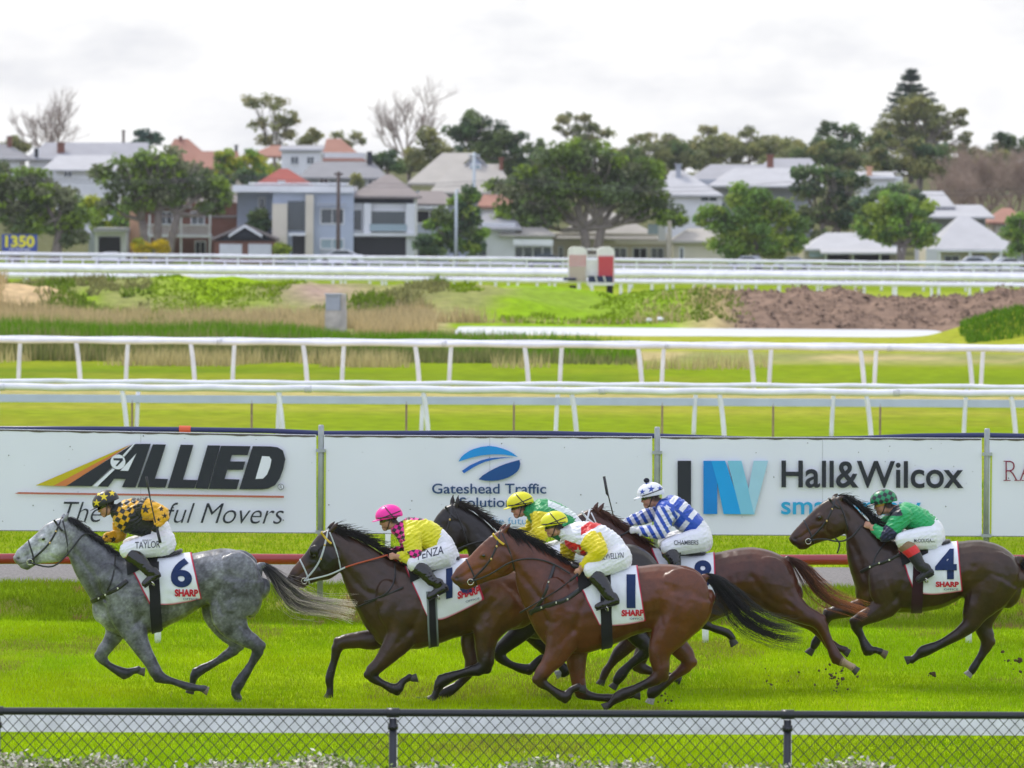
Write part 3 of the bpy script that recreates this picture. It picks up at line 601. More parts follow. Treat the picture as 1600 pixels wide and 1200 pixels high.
tree('weeping_tree', 'drooping green tree right beside the tall open gum', 585, [(480, 275)], [(481, 240)], [(478, 222, 18, 16), (490, 212, 8, 14), (470, 240, 12, 20), (490, 245, 12, 14)], G_OLIV, .2, .9, .16)
tree('sparse_eucalypt', 'small sparse gum tree over the terracotta roof', 640, [(545, 250)], [(545, 225)], [(530, 210, 10, 7), (555, 212, 12, 9), (545, 224, 14, 6), (566, 220, 6, 5)], G_EUC, .2, .55, .12)
bare('bare_tree', 'large leafless tree left of the dark treetops', 600, (640, 262), (640, 138), 1.05, 6, .22, seed=5)
bare('bare_tree', 'leafless forked tree on the left above the grey roofs', 600, (76, 262), (84, 155), .9, 5, .20, trunks=2, seed=9)
bare('bare_tree', 'brown leafless thicket right of the dark round tree', 520, (1530, 325), (1535, 278), 1.3, 6, .18, bk=bark('bark_brown', (.36, .27, .21)), trunks=4, seed=12)
bare('bare_tree', 'brown leafless thicket at the right edge', 530, (1590, 320), (1592, 280), 1.2, 6, .18, bk=bark('bark_brown', (.36, .27, .21)), trunks=3, seed=15)
bare('bare_tree', 'low twiggy brown scrub above the terracotta cottage', 505, (1500, 338), (1505, 298), 1.3, 6, .15, bk=bark('bark_brown', (.36, .27, .21)), trunks=3, seed=19)
tree('dark_treetop', 'dark domed treetop above the white gabled roof', 560, [(745, 290)], [(745, 235)], [(745, 188, 30, 18), (722, 208, 32, 18), (775, 212, 34, 20), (745, 230, 50, 18), (800, 228, 22, 18), (812, 212, 10, 8), (795, 250, 30, 14)], G_DARK, .22, 1.0, .3)
tree('olive_treetop', 'olive green treetop below the dark dome', 545, [(700, 290)], [(700, 255)], [(690, 235, 30, 16), (715, 243, 30, 14), (672, 250, 18, 12), (665, 215, 20, 14)], G_OLIV, .22, .8, .25)
tree('dark_treetop', 'dark bushy tree behind the grey hipped roof', 540, [(605, 290)], [(605, 265)], [(598, 248, 24, 14), (618, 260, 22, 14), (585, 262, 14, 10)], G_DARK, .22, 1.0, .22)
tree('tall_eucalypt', 'open gum crown rising over the huge fig', 620, [(905, 260)], [(905, 225)], [(882, 186, 16, 9), (908, 184, 14, 9), (893, 205, 18, 9), (928, 200, 16, 10), (950, 208, 16, 8), (915, 217, 24, 8), (870, 200, 8, 6)], G_EUC, .22, .6, .2)
tree('tall_eucalypt', 'gum row crown just right of the huge fig', 625, [(1030, 270)], [(1030, 240)], [(1008, 214, 14, 8), (1045, 215, 12, 8), (1062, 225, 14, 9), (1030, 228, 24, 9), (1055, 245, 28, 12), (990, 220, 10, 6)], G_EUC, .22, .65, .2)
tree('tall_eucalypt', 'gum row crown behind the long metal roofs, left one', 620, [(1110, 270)], [(1110, 240)], [(1105, 205, 16, 9), (1128, 222, 22, 12), (1095, 225, 16, 12), (1110, 245, 34, 12), (1085, 245, 16, 10)], G_EUC, .22, .75, .2)
tree('tall_eucalypt', 'gum row crown behind the long metal roofs, right one', 618, [(1170, 270)], [(1170, 240)], [(1165, 206, 20, 11), (1190, 220, 20, 11), (1160, 232, 26, 13), (1195, 240, 20, 10), (1222, 228, 22, 12), (1240, 240, 18, 12)], G_EUC, .22, .8, .2)
tree('dark_treetop', 'dark tree left of the pine on the skyline', 600, [(1300, 290)], [(1300, 240)], [(1290, 200, 20, 11), (1322, 207, 20, 13), (1275, 222, 22, 14), (1310, 230, 38, 16), (1342, 215, 8, 12), (1260, 245, 20, 14), (1300, 255, 40, 12)], G_DARK, .22, .85, .25)
tree('spreading_conifer', 'large layered evergreen in front of the pine', 640, [(1435, 290)], [(1435, 230)], [(1425, 158, 34, 12), (1410, 178, 36, 12), (1450, 172, 36, 12), (1470, 190, 34, 11), (1400, 200, 38, 13), (1440, 208, 44, 13), (1495, 178, 18, 6), (1505, 192, 14, 6), (1480, 212, 30, 11), (1385, 222, 26, 12), (1510, 215, 10, 10), (1500, 232, 12, 8)], G_OLIV, .24, .8, .3)
def pine(label, Y, bx, by, ty, hw):
    k = Y/F_PX; p = PY(bx, by, Y); q = PY(bx, ty, Y); p[2] = float(HGT(p[0], Y)); root = empty('norfolk_pine', p, label, 'tree'); rng = np.random.default_rng(3)
    mb = MB(); mb.tube([p, q], [.35, .04], 8); P, C, S = [], [], []; zb = PY(bx, by, Y)[2]
    for i in range(17):
        u = i/16; z = q[2]-(q[2]-zb)*u-.2+rng.uniform(-.3, .3); r = hw*k*(.10+.9*u**.85)
        for j in range(11):
            an = j*math.pi/5.5+i*.6+rng.uniform(-.2, .2); rr = r*rng.uniform(.55, 1.15); e = np.array((q[0]+math.cos(an)*rr, Y+math.sin(an)*rr, z+rr*.16-.1)); s_ = np.array((q[0], Y, z-.1))
            mb.tube([s_, (s_+e)/2+np.array((0, 0, -.05)), e], [.05, .04, .015], 5)
            n = int(40+rr*26); t = rng.random((n, 1))**.7; P.append(s_+(e-s_)*t+rng.normal(0, 1, (n, 3))*np.array((.16, .16, .12))); C.append(np.array(G_PINE[rng.integers(3)])*rng.uniform(.7, 1.4, (n, 1))); S.append(rng.uniform(.10, .2, n))
    P = np.concatenate(P); C = np.concatenate(C); S = np.concatenate(S)[:, None]; n = len(P); nr = rng.normal(0, 1, (n, 3)); nr /= np.linalg.norm(nr, axis=1)[:, None]
    t = np.cross(nr, rng.normal(0, 1, (n, 3))); t /= np.linalg.norm(t, axis=1)[:, None]; b = np.cross(nr, t)
    fastmesh('crown', np.stack([P-t*S, P+b*S*.5, P+t*S, P-b*S*.5], 1), 4, LEAF, C, root); mb.build('trunk', BARKD, root, smooth=True)
pine('dark pointed pine standing highest on the skyline', 690, 1424, 235, 105, 74)
tree('round_tree', 'dark round evergreen under the pine', 560, [(1440, 310)], [(1440, 270)], [(1425, 232, 36, 16), (1460, 238, 34, 16), (1400, 255, 34, 18), (1445, 262, 46, 20), (1480, 258, 24, 16), (1375, 245, 22, 16), (1365, 265, 20, 18), (1480, 280, 26, 12)], G_DARK+G_OLIV, .22, 1.0, .3)
tree('round_tree', 'grey green treetop at the right edge of the skyline', 600, [(1575, 300)], [(1575, 250)], [(1572, 218, 24, 12), (1590, 235, 24, 14), (1560, 235, 14, 12), (1580, 262, 30, 12), (1600, 285, 25, 16), (1610, 225, 18, 14)], G_DARK, .22, .9, .25)
tree('leafy_tree', 'bright green bushy tree left of the verandah cottages', 398, [(1185, 408)], [(1180, 370)], [(1150, 305, 22, 16), (1185, 312, 30, 16), (1120, 330, 26, 18), (1165, 335, 40, 22), (1215, 330, 30, 18), (1130, 358, 34, 20), (1185, 365, 50, 24), (1235, 355, 26, 22), (1145, 386, 44, 18), (1205, 388, 50, 18), (1100, 342, 14, 14), (1245, 385, 16, 18)], G_LITE, .17, 1.1, .28)
tree('leafy_tree', 'light green tree with a bare trunk before the white cottage', 401, [(1412, 410), (1402, 410)], [(1414, 385), (1405, 386)], [(1395, 315, 30, 16), (1425, 325, 34, 18), (1375, 340, 30, 18), (1410, 350, 44, 20), (1445, 352, 24, 18), (1360, 362, 26, 14), (1395, 374, 38, 11), (1440, 376, 24, 10), (1345, 350, 14, 12)], G_LITE, .17, 1.0, .2)
tree('dark_shrubbery', 'dark tree directly behind the light green tree', 425, [(1385, 405)], [(1385, 360)], [(1395, 302, 34, 16), (1425, 310, 28, 16), (1360, 320, 28, 18), (1440, 325, 16, 14), (1380, 330, 40, 18)], G_DARK, .2, 1.0, .25)
tree('palm_thicket', 'dark palms and shrubs between the two green trees', 440, [(1285, 405), (1310, 405)], [(1285, 350), (1310, 350)], [(1262, 272, 24, 16), (1300, 278, 28, 14), (1335, 285, 26, 14), (1260, 300, 28, 18), (1305, 310, 36, 18), (1270, 335, 34, 20), (1315, 345, 34, 20), (1250, 350, 20, 24), (1290, 375, 40, 20), (1335, 320, 20, 18)], G_DARK+[(.10, .12, .045)], .22, 1.0, .25)
tree('garden_tree', 'dark conical garden tree beside the slim grey lamp post', 405, [(712, 398)], [(712, 370)], [(735, 305, 10, 16), (718, 318, 20, 14), (700, 338, 22, 16), (735, 338, 20, 18), (712, 360, 36, 18), (745, 365, 18, 16), (690, 375, 20, 14), (725, 385, 40, 10), (672, 352, 10, 8)], G_DARK+G_LITE, .17, 1.1, .2)
tree('garden_tree', 'dark green tree half cut by the right edge', 398, [(1605, 408)], [(1600, 385)], [(1590, 350, 22, 14), (1605, 365, 30, 16), (1580, 368, 18, 10), (1600, 388, 26, 14)], G_LITE, .17, 1.1, .22)
tree('yellow_green_tree', 'yellow green treetops behind the garage on the left', 430, [(165, 395)], [(165, 360)], [(150, 335, 24, 16), (185, 338, 26, 18), (200, 352, 16, 20), (160, 358, 22, 14), (140, 318, 14, 10)], G_LITE+[(.22, .24, .02)], .2, 1.0, .2)
tree('wattle_bush', 'bright yellow flowering bush under the round topped tree', 404, [(222, 402)], [(222, 390)], [(216, 382, 9, 8), (228, 386, 9, 9), (221, 392, 12, 6)], [(.30, .23, .006), (.14, .16, .01), (.34, .26, .006)], .12, 1.6, .08)
tree('wattle_bush', 'smaller yellow flowering bush right of the trunks', 404, [(251, 402)], [(251, 391)], [(250, 382, 7, 8), (254, 390, 6, 6)], [(.30, .23, .006), (.32, .25, .006)], .12, 1.6, .06)
for (lab, cl, Y) in (('row of pointed yellow green conifers by the terracotta roof', [(345, 252, 9, 16), (358, 250, 8, 20), (378, 258, 12, 14), (390, 244, 8, 16), (402, 252, 12, 14), (372, 268, 22, 10), (415, 268, 14, 12), (350, 275, 20, 10)], 520), ('dark low trees behind the white flat roof', [(380, 275, 26, 10), (410, 282, 22, 8), (350, 285, 20, 8)], 470)):
    tree('conifer_row', lab, Y, [(cl[0][0], 292)], [(cl[0][0], 275)], cl, G_LITE+[(.22, .22, .02)] if Y == 520 else G_DARK, .2, 1.0, .12)
tree('dark_pine_top', 'flat topped dark pine left of the terracotta gable', 610, [(232, 258)], [(232, 230)], [(225, 210, 14, 6), (243, 214, 14, 6), (232, 222, 22, 6), (213, 226, 9, 6)], G_PINE, .2, .9, .16)
tree('round_tree', 'small dark tree at the left edge of the skyline', 610, [(22, 262)], [(22, 230)], [(25, 222, 16, 8), (8, 230, 14, 9), (35, 232, 14, 8), (20, 240, 24, 8)], G_OLIV, .2, .8, .14)
tree('garden_shrub', 'shrub in front of the pale modern house, left side', 407, [(415, 398)], [(412, 370)], [(405, 340, 16, 10), (412, 352, 14, 10), (398, 352, 10, 10)], G_DARK, .15, 1.2, .08)
tree('garden_shrub', 'small yellow green hedge beside the garage doors', 404, [(440, 402)], [(440, 396)], [(438, 388, 8, 7), (444, 392, 8, 8)], [(.16, .20, .02), (.12, .17, .02)], .13, 1.5, .06)
tree('garden_shrub', 'shrub against the grey roof edge behind the hipped house', 450, [(558, 300)], [(558, 292)], [(557, 283, 9, 9), (555, 293, 12, 7)], G_OLIV, .15, 1.3, .08)
tree('garden_shrub', 'green shrubs right of the wide dark garage', 403, [(668, 402)], [(668, 385)], [(662, 378, 14, 12), (675, 392, 18, 8)], G_DARK, .15, 1.3, .08)
tree('skyline_bush', 'low dark bush between the domed trees and the huge fig', 610, [(848, 270)], [(848, 250)], [(845, 225, 5, 12), (838, 240, 14, 8), (825, 232, 12, 8), (855, 245, 14, 8)], G_DARK, .2, .9, .1)
for i in range(9):
    px = (300, 440, 520, 860, 1000, 1150, 1300, 1530, 120)[i]; yy = (250, 262, 248, 258, 262, 262, 268, 270, 245)[i]
    tree('backdrop_tree', ['backdrop tree far behind the terracotta gable', 'backdrop tree far behind the tall gum', 'backdrop tree far behind the second terracotta roof', 'backdrop tree far behind the left of the huge fig', 'backdrop tree far behind the right of the huge fig', 'backdrop tree far behind the long metal roofs', 'backdrop tree far behind the dark skyline tree', 'backdrop tree far behind the brown thicket', 'backdrop tree far behind the grey roofs on the left'][i], 720, [(px, yy+20)], [(px, yy)], [(px-20, yy, 30, 8), (px+15, yy-2, 30, 9), (px+40, yy+3, 24, 8), (px-45, yy+4, 24, 8)], G_OLIV, .28, .7, .2, group='backdrop trees')
for lab, Y, pal, cl in (
    ('olive tree in the belt just right of the large leafless tree', 575, G_OLIV, [(640, 258, 34, 16), (672, 262, 30, 14), (655, 240, 22, 12)]),
    ('dark tree in the belt left of the huge fig', 565, G_DARK, [(800, 262, 34, 18), (770, 255, 30, 18), (825, 255, 16, 12), (735, 258, 30, 14)]),
    ('olive tree in the belt behind the right shoulder of the huge fig', 610, G_OLIV, [(975, 245, 40, 16), (1015, 240, 34, 14), (1000, 258, 50, 12)]),
    ('olive tree in the belt above the pale blue roof', 612, G_OLIV+G_DARK, [(1055, 238, 34, 14), (1085, 250, 34, 14), (1050, 258, 40, 10)]),
    ('brownish tree in the belt behind the left metal roof', 614, G_OLIV, [(1120, 232, 34, 18), (1150, 245, 34, 14), (1110, 255, 36, 10)]),
    ('brownish tree in the belt behind the right metal roof', 614, G_OLIV, [(1190, 238, 36, 16), (1225, 240, 32, 14), (1205, 254, 50, 10)]),
    ('grey green tree in the belt above the palms', 590, G_DARK+G_OLIV, [(1265, 245, 30, 18), (1300, 248, 34, 18), (1335, 250, 30, 18), (1285, 225, 26, 14)]),
    ('olive tree at the right end of the belt', 590, G_OLIV, [(1545, 262, 30, 18), (1580, 268, 34, 18), (1515, 262, 18, 16), (1560, 245, 30, 12)])):
    tree('belt_tree', lab, Y, [(cl[0][0], cl[0][1]+35)], [(cl[0][0], cl[0][1]+8)], cl, pal, .22, .95, .22, group='belt of trees on the ridge')
for lab, Y, pal, cl in (
    ('soft olive tree far behind the weeping tree', 650, G_OLIV, [(500, 245, 26, 10), (520, 250, 24, 10)]),
    ('dark green tree filling the gap left of the pine', 620, G_DARK+G_OLIV, [(1375, 215, 22, 14), (1360, 235, 24, 16), (1385, 240, 26, 16)]),
    ('olive tree filling the ridge between the gum rows', 640, G_OLIV, [(1070, 232, 30, 12), (1140, 228, 30, 14), (1215, 226, 30, 12), (1245, 232, 24, 12)]),
    ('olive treetops right of the pine', 640, G_OLIV, [(1520, 240, 18, 12), (1540, 252, 26, 12), (1510, 255, 18, 14)])):
    tree('belt_tree', lab, Y, [(cl[0][0], cl[0][1]+35)], [(cl[0][0], cl[0][1]+8)], cl, pal, .22, .95, .22, group='belt of trees on the ridge')
# ================================================================== houses
GLASS = mat('window_glass', (.035, .05, .06), rough=.08, spec=.8); GLASSB = mat('window_glass_pale', (.25, .34, .38), rough=.1, spec=.8); DARKIN = mat('dark_opening', (.012, .013, .018), rough=.7)
def pm(n, c, b=None): return mat(n, c, rough=.8, spec=.2, noise_=(.8, .08, 4), bump=b)
HW = dict(white=pm('wall_white', (.68, .69, .70)), blue=pm('wall_pale_blue', (.42, .47, .56)), cream=pm('wall_cream', (.60, .55, .45)), grey=pm('wall_grey', (.36, .38, .42)), brick=pm('wall_brick', (.20, .095, .07), (8, .4, .03)), dark=pm('wall_charcoal', (.03, .034, .045)), tan=pm('wall_tan', (.45, .40, .32)), peach=pm('wall_peach', (.55, .33, .22)))
RF = dict(white=pm('roof_white_metal', (.44, .44, .45)), cream=pm('roof_cream', (.40, .375, .335)), grey=pm('roof_slate_grey', (.24, .24, .25), (5, .4, .04)), tile=pm('roof_brown_tile', (.24, .21, .20), (5, .5, .05)), terra=pm('roof_terracotta', (.33, .17, .125), (5, .5, .05)), red=pm('roof_red', (.30, .075, .06), (5, .5, .05)), pale=pm('roof_pale_metal', (.33, .33, .35)), dark=pm('roof_dark', (.08, .08, .09)))
FRAME = pm('frame_white', (.72, .73, .74)); FRAMED = pm('frame_dark', (.04, .045, .05)); GDOOR = mat('garage_door_white', (.62, .63, .66), rough=.5, noise_=(2, .05, 2)); GDOORD = mat('garage_door_dark', (.02, .022, .028), rough=.5)
class House:
    def __init__(s, name, label, Y, x, yb, cat='house'):
        s.Y = Y; p = PY(x, yb, Y); g = float(HGT(p[0], Y)); s.g = g; s.root = empty(name, (float(p[0]), Y, min(g, float(p[2]))), label, cat)
    def p(s, x, y, dY=0):
        d = PY(x, y, s.Y); return np.array((d[0], s.Y+dY, d[2]))
    def wall(s, x0, x1, yt, yb, m, depth=7, dY=0, name='wall'):
        a, b = s.p(x0, yt), s.p(x1, yb); zb = min(b[2], s.g)-.3 if yb >= 300 and s.Y < 430 else min(b[2], s.g-.2)
        mb = MB(); mb.box((a[0], s.Y+dY, zb), (b[0], s.Y+dY+depth, a[2])); return mb.build(name, m, s.root)
    def hip(s, x0, x1, ye, r0, r1, yr, m, depth=8, oh=.5, dY=0, th=.16, gable_mat=None):
        e0, e1 = s.p(x0, ye), s.p(x1, ye); q0, q1 = s.p(r0, yr), s.p(r1, yr); y0, y1, ym = s.Y+dY-oh, s.Y+dY+depth+oh, s.Y+dY+depth/2; z = e0[2]
        mb = MB(); v = [(e0[0], y0, z), (e1[0], y0, z), (e1[0], y1, z), (e0[0], y1, z), (q0[0], ym, q0[2]), (q1[0], ym, q1[2])]
        lo = [(a, b, c-th) for a, b, c in v[:4]]
        mb.add(v+lo, [(0, 1, 5, 4), (1, 2, 5), (2, 3, 4, 5), (3, 0, 4), (6, 7, 1, 0), (7, 8, 2, 1), (8, 9, 3, 2), (9, 6, 0, 3), (9, 8, 7, 6)])
        return mb.build('roof', m, s.root)
    def slab(s, x0, x1, yt, yb, m, depth=8, oh=.4, dY=0, name='roof'):
        a, b = s.p(x0, yt), s.p(x1, yb); mb = MB(); mb.box((a[0], s.Y+dY-oh, b[2]), (b[0], s.Y+dY+depth+oh, a[2])); return mb.build(name, m, s.root)
    def shed(s, x0, x1, yt, yb, m, run=4, dY=0, name='roof', x0t=None, x1t=None):       # sloping sheet, low edge to the front
        a, b = s.p(x0, yb), s.p(x1, yb); t0, t1 = s.p(x0 if x0t is None else x0t, yt), s.p(x1 if x1t is None else x1t, yt); y0, y1 = s.Y+dY-.3, s.Y+dY+run; mb = MB()
        v = [(a[0], y0, a[2]), (b[0], y0, b[2]), (t1[0], y1, t1[2]), (t0[0], y1, t0[2])]; mb.add(v+[(q[0], q[1], q[2]-.14) for q in v], [(0, 1, 2, 3), (7, 6, 5, 4), (4, 5, 1, 0), (5, 6, 2, 1), (6, 7, 3, 2), (7, 4, 0, 3)]); return mb.build(name, m, s.root)
    def gable(s, x0, x1, ye, xa, ya, m, wm, depth=6, dY=0):
        a, b, c = s.p(x0, ye), s.p(x1, ye), s.p(xa, ya); y0, y1 = s.Y+dY-.4, s.Y+dY+depth; t = np.array((0, 0, -.18)); mb = MB()
        for u, w in ((a, c), (c, b)):
            v = [np.array((u[0], y0, u[2])), np.array((w[0], y0, w[2])), np.array((w[0], y1, w[2])), np.array((u[0], y1, u[2]))]; mb.add(v+[q+t for q in v], [(0, 1, 2, 3), (7, 6, 5, 4), (0, 4, 5, 1), (1, 5, 6, 2), (2, 6, 7, 3), (3, 7, 4, 0)])
        o = mb.build('roof', m, s.root); mb = MB(); y = y0+.3; mb.prism([(a[0]+.2, y, a[2]-.2), (b[0]-.2, y, b[2]-.2), (c[0], y, c[2]-.25)], .1); mb.build('gable_wall', wm, s.root); return o
    def win(s, x0, x1, y0, y1, g=None, f=None, name='window', dY=0, bars=1):
        a, b = s.p(x0, y0), s.p(x1, y1); Y = s.Y+dY; mb = MB(); t = .09
        for bx in ((a[0]-t, a[0], b[2]-t, a[2]+t), (b[0], b[0]+t, b[2]-t, a[2]+t), (a[0], b[0], a[2], a[2]+t), (a[0], b[0], b[2]-t, b[2])): mb.box((bx[0], Y-.08, bx[2]), (bx[1], Y+.02, bx[3]))
        for i in range(1, bars+1):
            xm = a[0]+(b[0]-a[0])*i/(bars+1); mb.box((xm-.03, Y-.06, b[2]), (xm+.03, Y+.01, a[2]))
        fr = mb.build(name, f or FRAME, s.root); mb = MB(); mb.box((a[0], Y-.035, b[2]), (b[0], Y-.02, a[2])); mb.build('pane', g or GLASS, fr); return fr
    def panel(s, x0, x1, y0, y1, m, name, dY=0, th=.08):
        a, b = s.p(x0, y0), s.p(x1, y1); mb = MB(); mb.box((a[0], s.Y+dY-th, b[2]), (b[0], s.Y+dY-.003, a[2])); return mb.build(name, m, s.root)
    def posts(s, xs, y0, y1, m, dY=-1.6, r=.07, name='verandah_post'):
        for x in xs:
            a, b = s.p(x, y0), s.p(x, y1); mb = MB(); mb.box((a[0]-r, s.Y+dY-r, min(b[2], s.g)), (a[0]+r, s.Y+dY+r, a[2])); mb.build(name, m, s.root)
    def chim(s, x0, x1, y0, y1, m, dY=3):
        a, b = s.p(x0, y0), s.p(x1, y1); mb = MB(); mb.box((a[0], s.Y+dY, b[2]-1), (b[0], s.Y+dY+.7, a[2])); mb.box((a[0]-.08, s.Y+dY-.08, a[2]), (b[0]+.08, s.Y+dY+.78, a[2]+.12)); mb.build('chimney', m, s.root)
# back rows, on the slope
h = House('hillside_house', 'grey roofed house cut by the left edge of the skyline', 560, 10, 270); h.wall(-30, 30, 245, 262, HW['white']); h.hip(-50, 45, 248, -20, 5, 224, RF['grey']); h.chim(7, 14, 214, 228, HW['brick'])
h = House('hillside_house', 'long low house with a pale grey metal roof and brick chimney', 570, 150, 260); h.wall(45, 228, 246, 262, HW['white']); h.hip(40, 232, 248, 66, 228, 222, RF['pale']); h.chim(88, 99, 224, 236, HW['brick'], 1); h.win(54, 60, 232, 246, DARKIN, FRAME, dY=-.1, bars=0)
h = House('hillside_house', 'white walled house with a broad white roof below the long grey one', 500, 130, 290); h.wall(88, 180, 265, 292, HW['white']); h.hip(66, 200, 265, 85, 170, 242, RF['white']); h.win(100, 112, 268, 276); h.win(140, 152, 268, 276)
h = House('hillside_house', 'house with a large terracotta gabled roof on the left skyline', 560, 310, 270); h.wall(255, 372, 258, 276, HW['cream']); h.hip(248, 340, 262, 268, 290, 216, RF['terra'], 9); h.hip(300, 376, 262, 310, 371, 236, RF['terra'], 6, dY=-2); h.chim(366, 370, 228, 240, HW['dark'], 1); h.chim(276, 280, 214, 222, HW['brick'], 4)
h = House('hillside_house', 'white house with a terracotta roof beyond the weeping tree', 565, 535, 262); h.wall(490, 570, 238, 268, HW['white']); h.hip(500, 571, 250, 508, 530, 216, RF['terra'], 9); h.hip(385, 505, 243, 420, 480, 226, RF['terra'], 7, dY=3); h.win(496, 506, 240, 250)
h = House('hillside_house', 'white walled house half hidden by the tall gum', 540, 460, 285); h.wall(440, 500, 232, 285, HW['white']); h.shed(436, 505, 226, 234, RF['pale'], 5); h.win(455, 466, 245, 256); h.win(480, 490, 245, 256)
h = House('hillside_house', 'house with a wide slate grey roof in the middle of the slope', 500, 535, 290); h.wall(480, 600, 276, 300, HW['grey']); h.hip(465, 606, 277, 490, 580, 252, RF['grey'], 9); h.panel(572, 580, 236, 255, HW['dark'], 'chimney', dY=4, th=.7); h.win(500, 512, 280, 288); h.win(575, 590, 280, 288)
h = House('hillside_house', 'house with a bright red hipped roof behind the white flat roof', 455, 440, 300); h.wall(405, 480, 286, 305, HW['peach']); h.hip(398, 484, 288, 434, 446, 263, RF['red'], 9); h.panel(434, 446, 282, 288, HW['white'], 'dormer', dY=-.4)
h = House('hillside_house', 'large house with a white gabled roof and grey end wall', 450, 720, 340); h.wall(650, 790, 298, 345, HW['blue']); h.hip(636, 690, 286, 690, 742, 238, RF['cream'], 10); h.hip(672, 806, 300, 705, 780, 256, RF['cream'], 8, dY=-2); h.gable(715, 775, 272, 742, 238, RF['white'], HW['blue'], 5, dY=2); h.win(735, 750, 258, 266, GLASSB, dY=1.3); h.chim(780, 786, 248, 262, HW['brick'], 1)
h = House('hillside_house', 'white house with a terracotta porch roof behind the garden tree', 432, 770, 345); h.wall(752, 800, 320, 360, HW['white']); h.hip(745, 806, 322, 755, 795, 304, RF['terra'], 5)
h = House('hillside_house', 'house with a pale blue roof and charcoal side wall right of the fig', 440, 1090, 370); h.wall(1040, 1132, 318, 375, HW['dark']); h.wall(1040, 1128, 302, 318, HW['white'], 7, dY=-.1, name='upper_wall'); h.hip(1030, 1130, 304, 1050, 1070, 266, RF['white'], 9); h.chim(1058, 1066, 258, 268, HW['grey'], 3); h.win(1095, 1120, 307, 314, dY=-.1)
h = House('hillside_house', 'long building with pale metal roofs and a small chimney', 500, 1180, 300); h.wall(1090, 1270, 280, 305, HW['grey']); h.hip(1080, 1215, 280, 1115, 1205, 256, RF['pale'], 10, dY=3); h.hip(1105, 1285, 290, 1150, 1270, 262, RF['white'], 9, dY=-2); h.hip(1190, 1290, 268, 1210, 1276, 246, RF['pale'], 8, dY=6); h.chim(1202, 1212, 243, 256, HW['brick'], 4)
h = House('hillside_house', 'white sided house peeping out behind the palms', 470, 1380, 300); h.wall(1345, 1410, 275, 310, HW['white']); h.shed(1340, 1400, 268, 278, RF['white'], 4); h.chim(1356, 1364, 262, 280, HW['peach'], 1)
h = House('hillside_house', 'long white metal roofed building behind the right cottage', 445, 1490, 350); h.wall(1440, 1540, 336, 355, HW['grey']); h.hip(1424, 1492, 322, 1432, 1478, 298, RF['white'], 7); h.hip(1445, 1550, 338, 1470, 1535, 320, RF['white'], 6, dY=-2)
h = House('hillside_house', 'small terracotta roofed house near the right edge', 450, 1575, 365); h.wall(1555, 1600, 346, 366, HW['cream']); h.hip(1546, 1606, 347, 1572, 1585, 325, RF['terra'], 7); h.win(1566, 1574, 350, 357)
# front row along the road
h = House('garage', 'small white flat roofed garage with a dark opening at the left', 412, 172, 398, 'garage'); h.wall(148, 196, 362, 400, HW['white'], 6); h.slab(146, 198, 356, 363, RF['white'], 6); h.panel(154, 188, 370, 400, DARKIN, 'door'); h.panel(138, 148, 365, 400, HW['grey'], 'side_wall', dY=.3)
h = House('brick_house', 'two storey brick house with a white balustraded verandah', 416, 300, 400); h.wall(216, 370, 316, 404, HW['brick'], 9); h.wall(370, 428, 348, 404, HW['brick'], 7, dY=.2, name='side_wall'); h.hip(196, 300, 322, 225, 270, 290, RF['tile'], 9); h.hip(250, 432, 336, 290, 395, 306, RF['tile'], 9, dY=.4)
h.panel(203, 220, 330, 398, HW['peach'], 'corner_wall', dY=-.2); h.slab(232, 332, 366, 371, FRAME, 1.4, 0, dY=-1.8, name='balcony_floor'); h.posts([236, 285, 330], 335, 398, FRAME)
mb = MB()
for x in np.linspace(234, 330, 33): a = h.p(x, 352); b = h.p(x, 366); mb.box((a[0]-.03, h.Y-1.7, b[2]), (a[0]+.03, h.Y-1.64, a[2]))
a, b = h.p(233, 350), h.p(331, 352.5); mb.box((a[0], h.Y-1.74, b[2]), (b[0], h.Y-1.6, a[2])); mb.build('balustrade', FRAME, h.root)
for w in ((252, 268, 332, 350), (300, 318, 332, 350)): h.win(*w)
for w in ((255, 268, 376, 396), (306, 320, 378, 398)): h.win(*w, DARKIN, FRAME)
h = House('brick_garage', 'brick double garage with two white doors and a dark gable', 406, 385, 400, 'garage'); h.wall(335, 430, 370, 404, HW['brick'], 5); h.gable(330, 436, 372, 383, 350, RF['tile'], HW['dark'], 6); h.gable(358, 410, 367, 383, 351, FRAME, HW['dark'], .3, dY=-.35)
for x0, x1 in ((343, 378), (388, 424)): h.panel(x0, x1, 381, 404, GDOOR, 'garage_door')
h = House('modern_house', 'pale two storey house with a white flat roof and slim dark panels', 407, 470, 400); h.wall(426, 552, 298, 405, HW['blue'], 10); h.wall(368, 432, 300, 360, HW['blue'], 8, dY=2.5, name='side_wing'); h.slab(364, 552, 289, 301, FRAME, 11, .5); h.slab(385, 540, 285, 288.5, FRAME, 6, 0, dY=3, name='upper_roof')
h.panel(426, 449, 318, 405, HW['cream'], 'painted_sun_strip', dY=-.3, th=.4); h.panel(478, 490, 304, 398, HW['cream'], 'painted_sun_strip', dY=-.3, th=.4); h.panel(450, 476, 314, 360, GLASS, 'stair_window', dY=0); h.panel(452, 478, 364, 368, FRAME, 'porch_slab', dY=-.5, th=.6); h.panel(457, 476, 368, 404, GDOORD, 'front_door')  # cream strips: sunlight on the left-facing wall faces, put into the colour
h.win(502, 536, 327, 349); h.panel(498, 541, 318, 321, HW['grey'], 'sun_shade', dY=-.3, th=.5); h.win(502, 536, 374, 388, GLASSB); h.panel(501, 537, 390, 404, HW['grey'], 'low_wall'); h.win(403, 411, 310, 326, dY=2.5, bars=0)
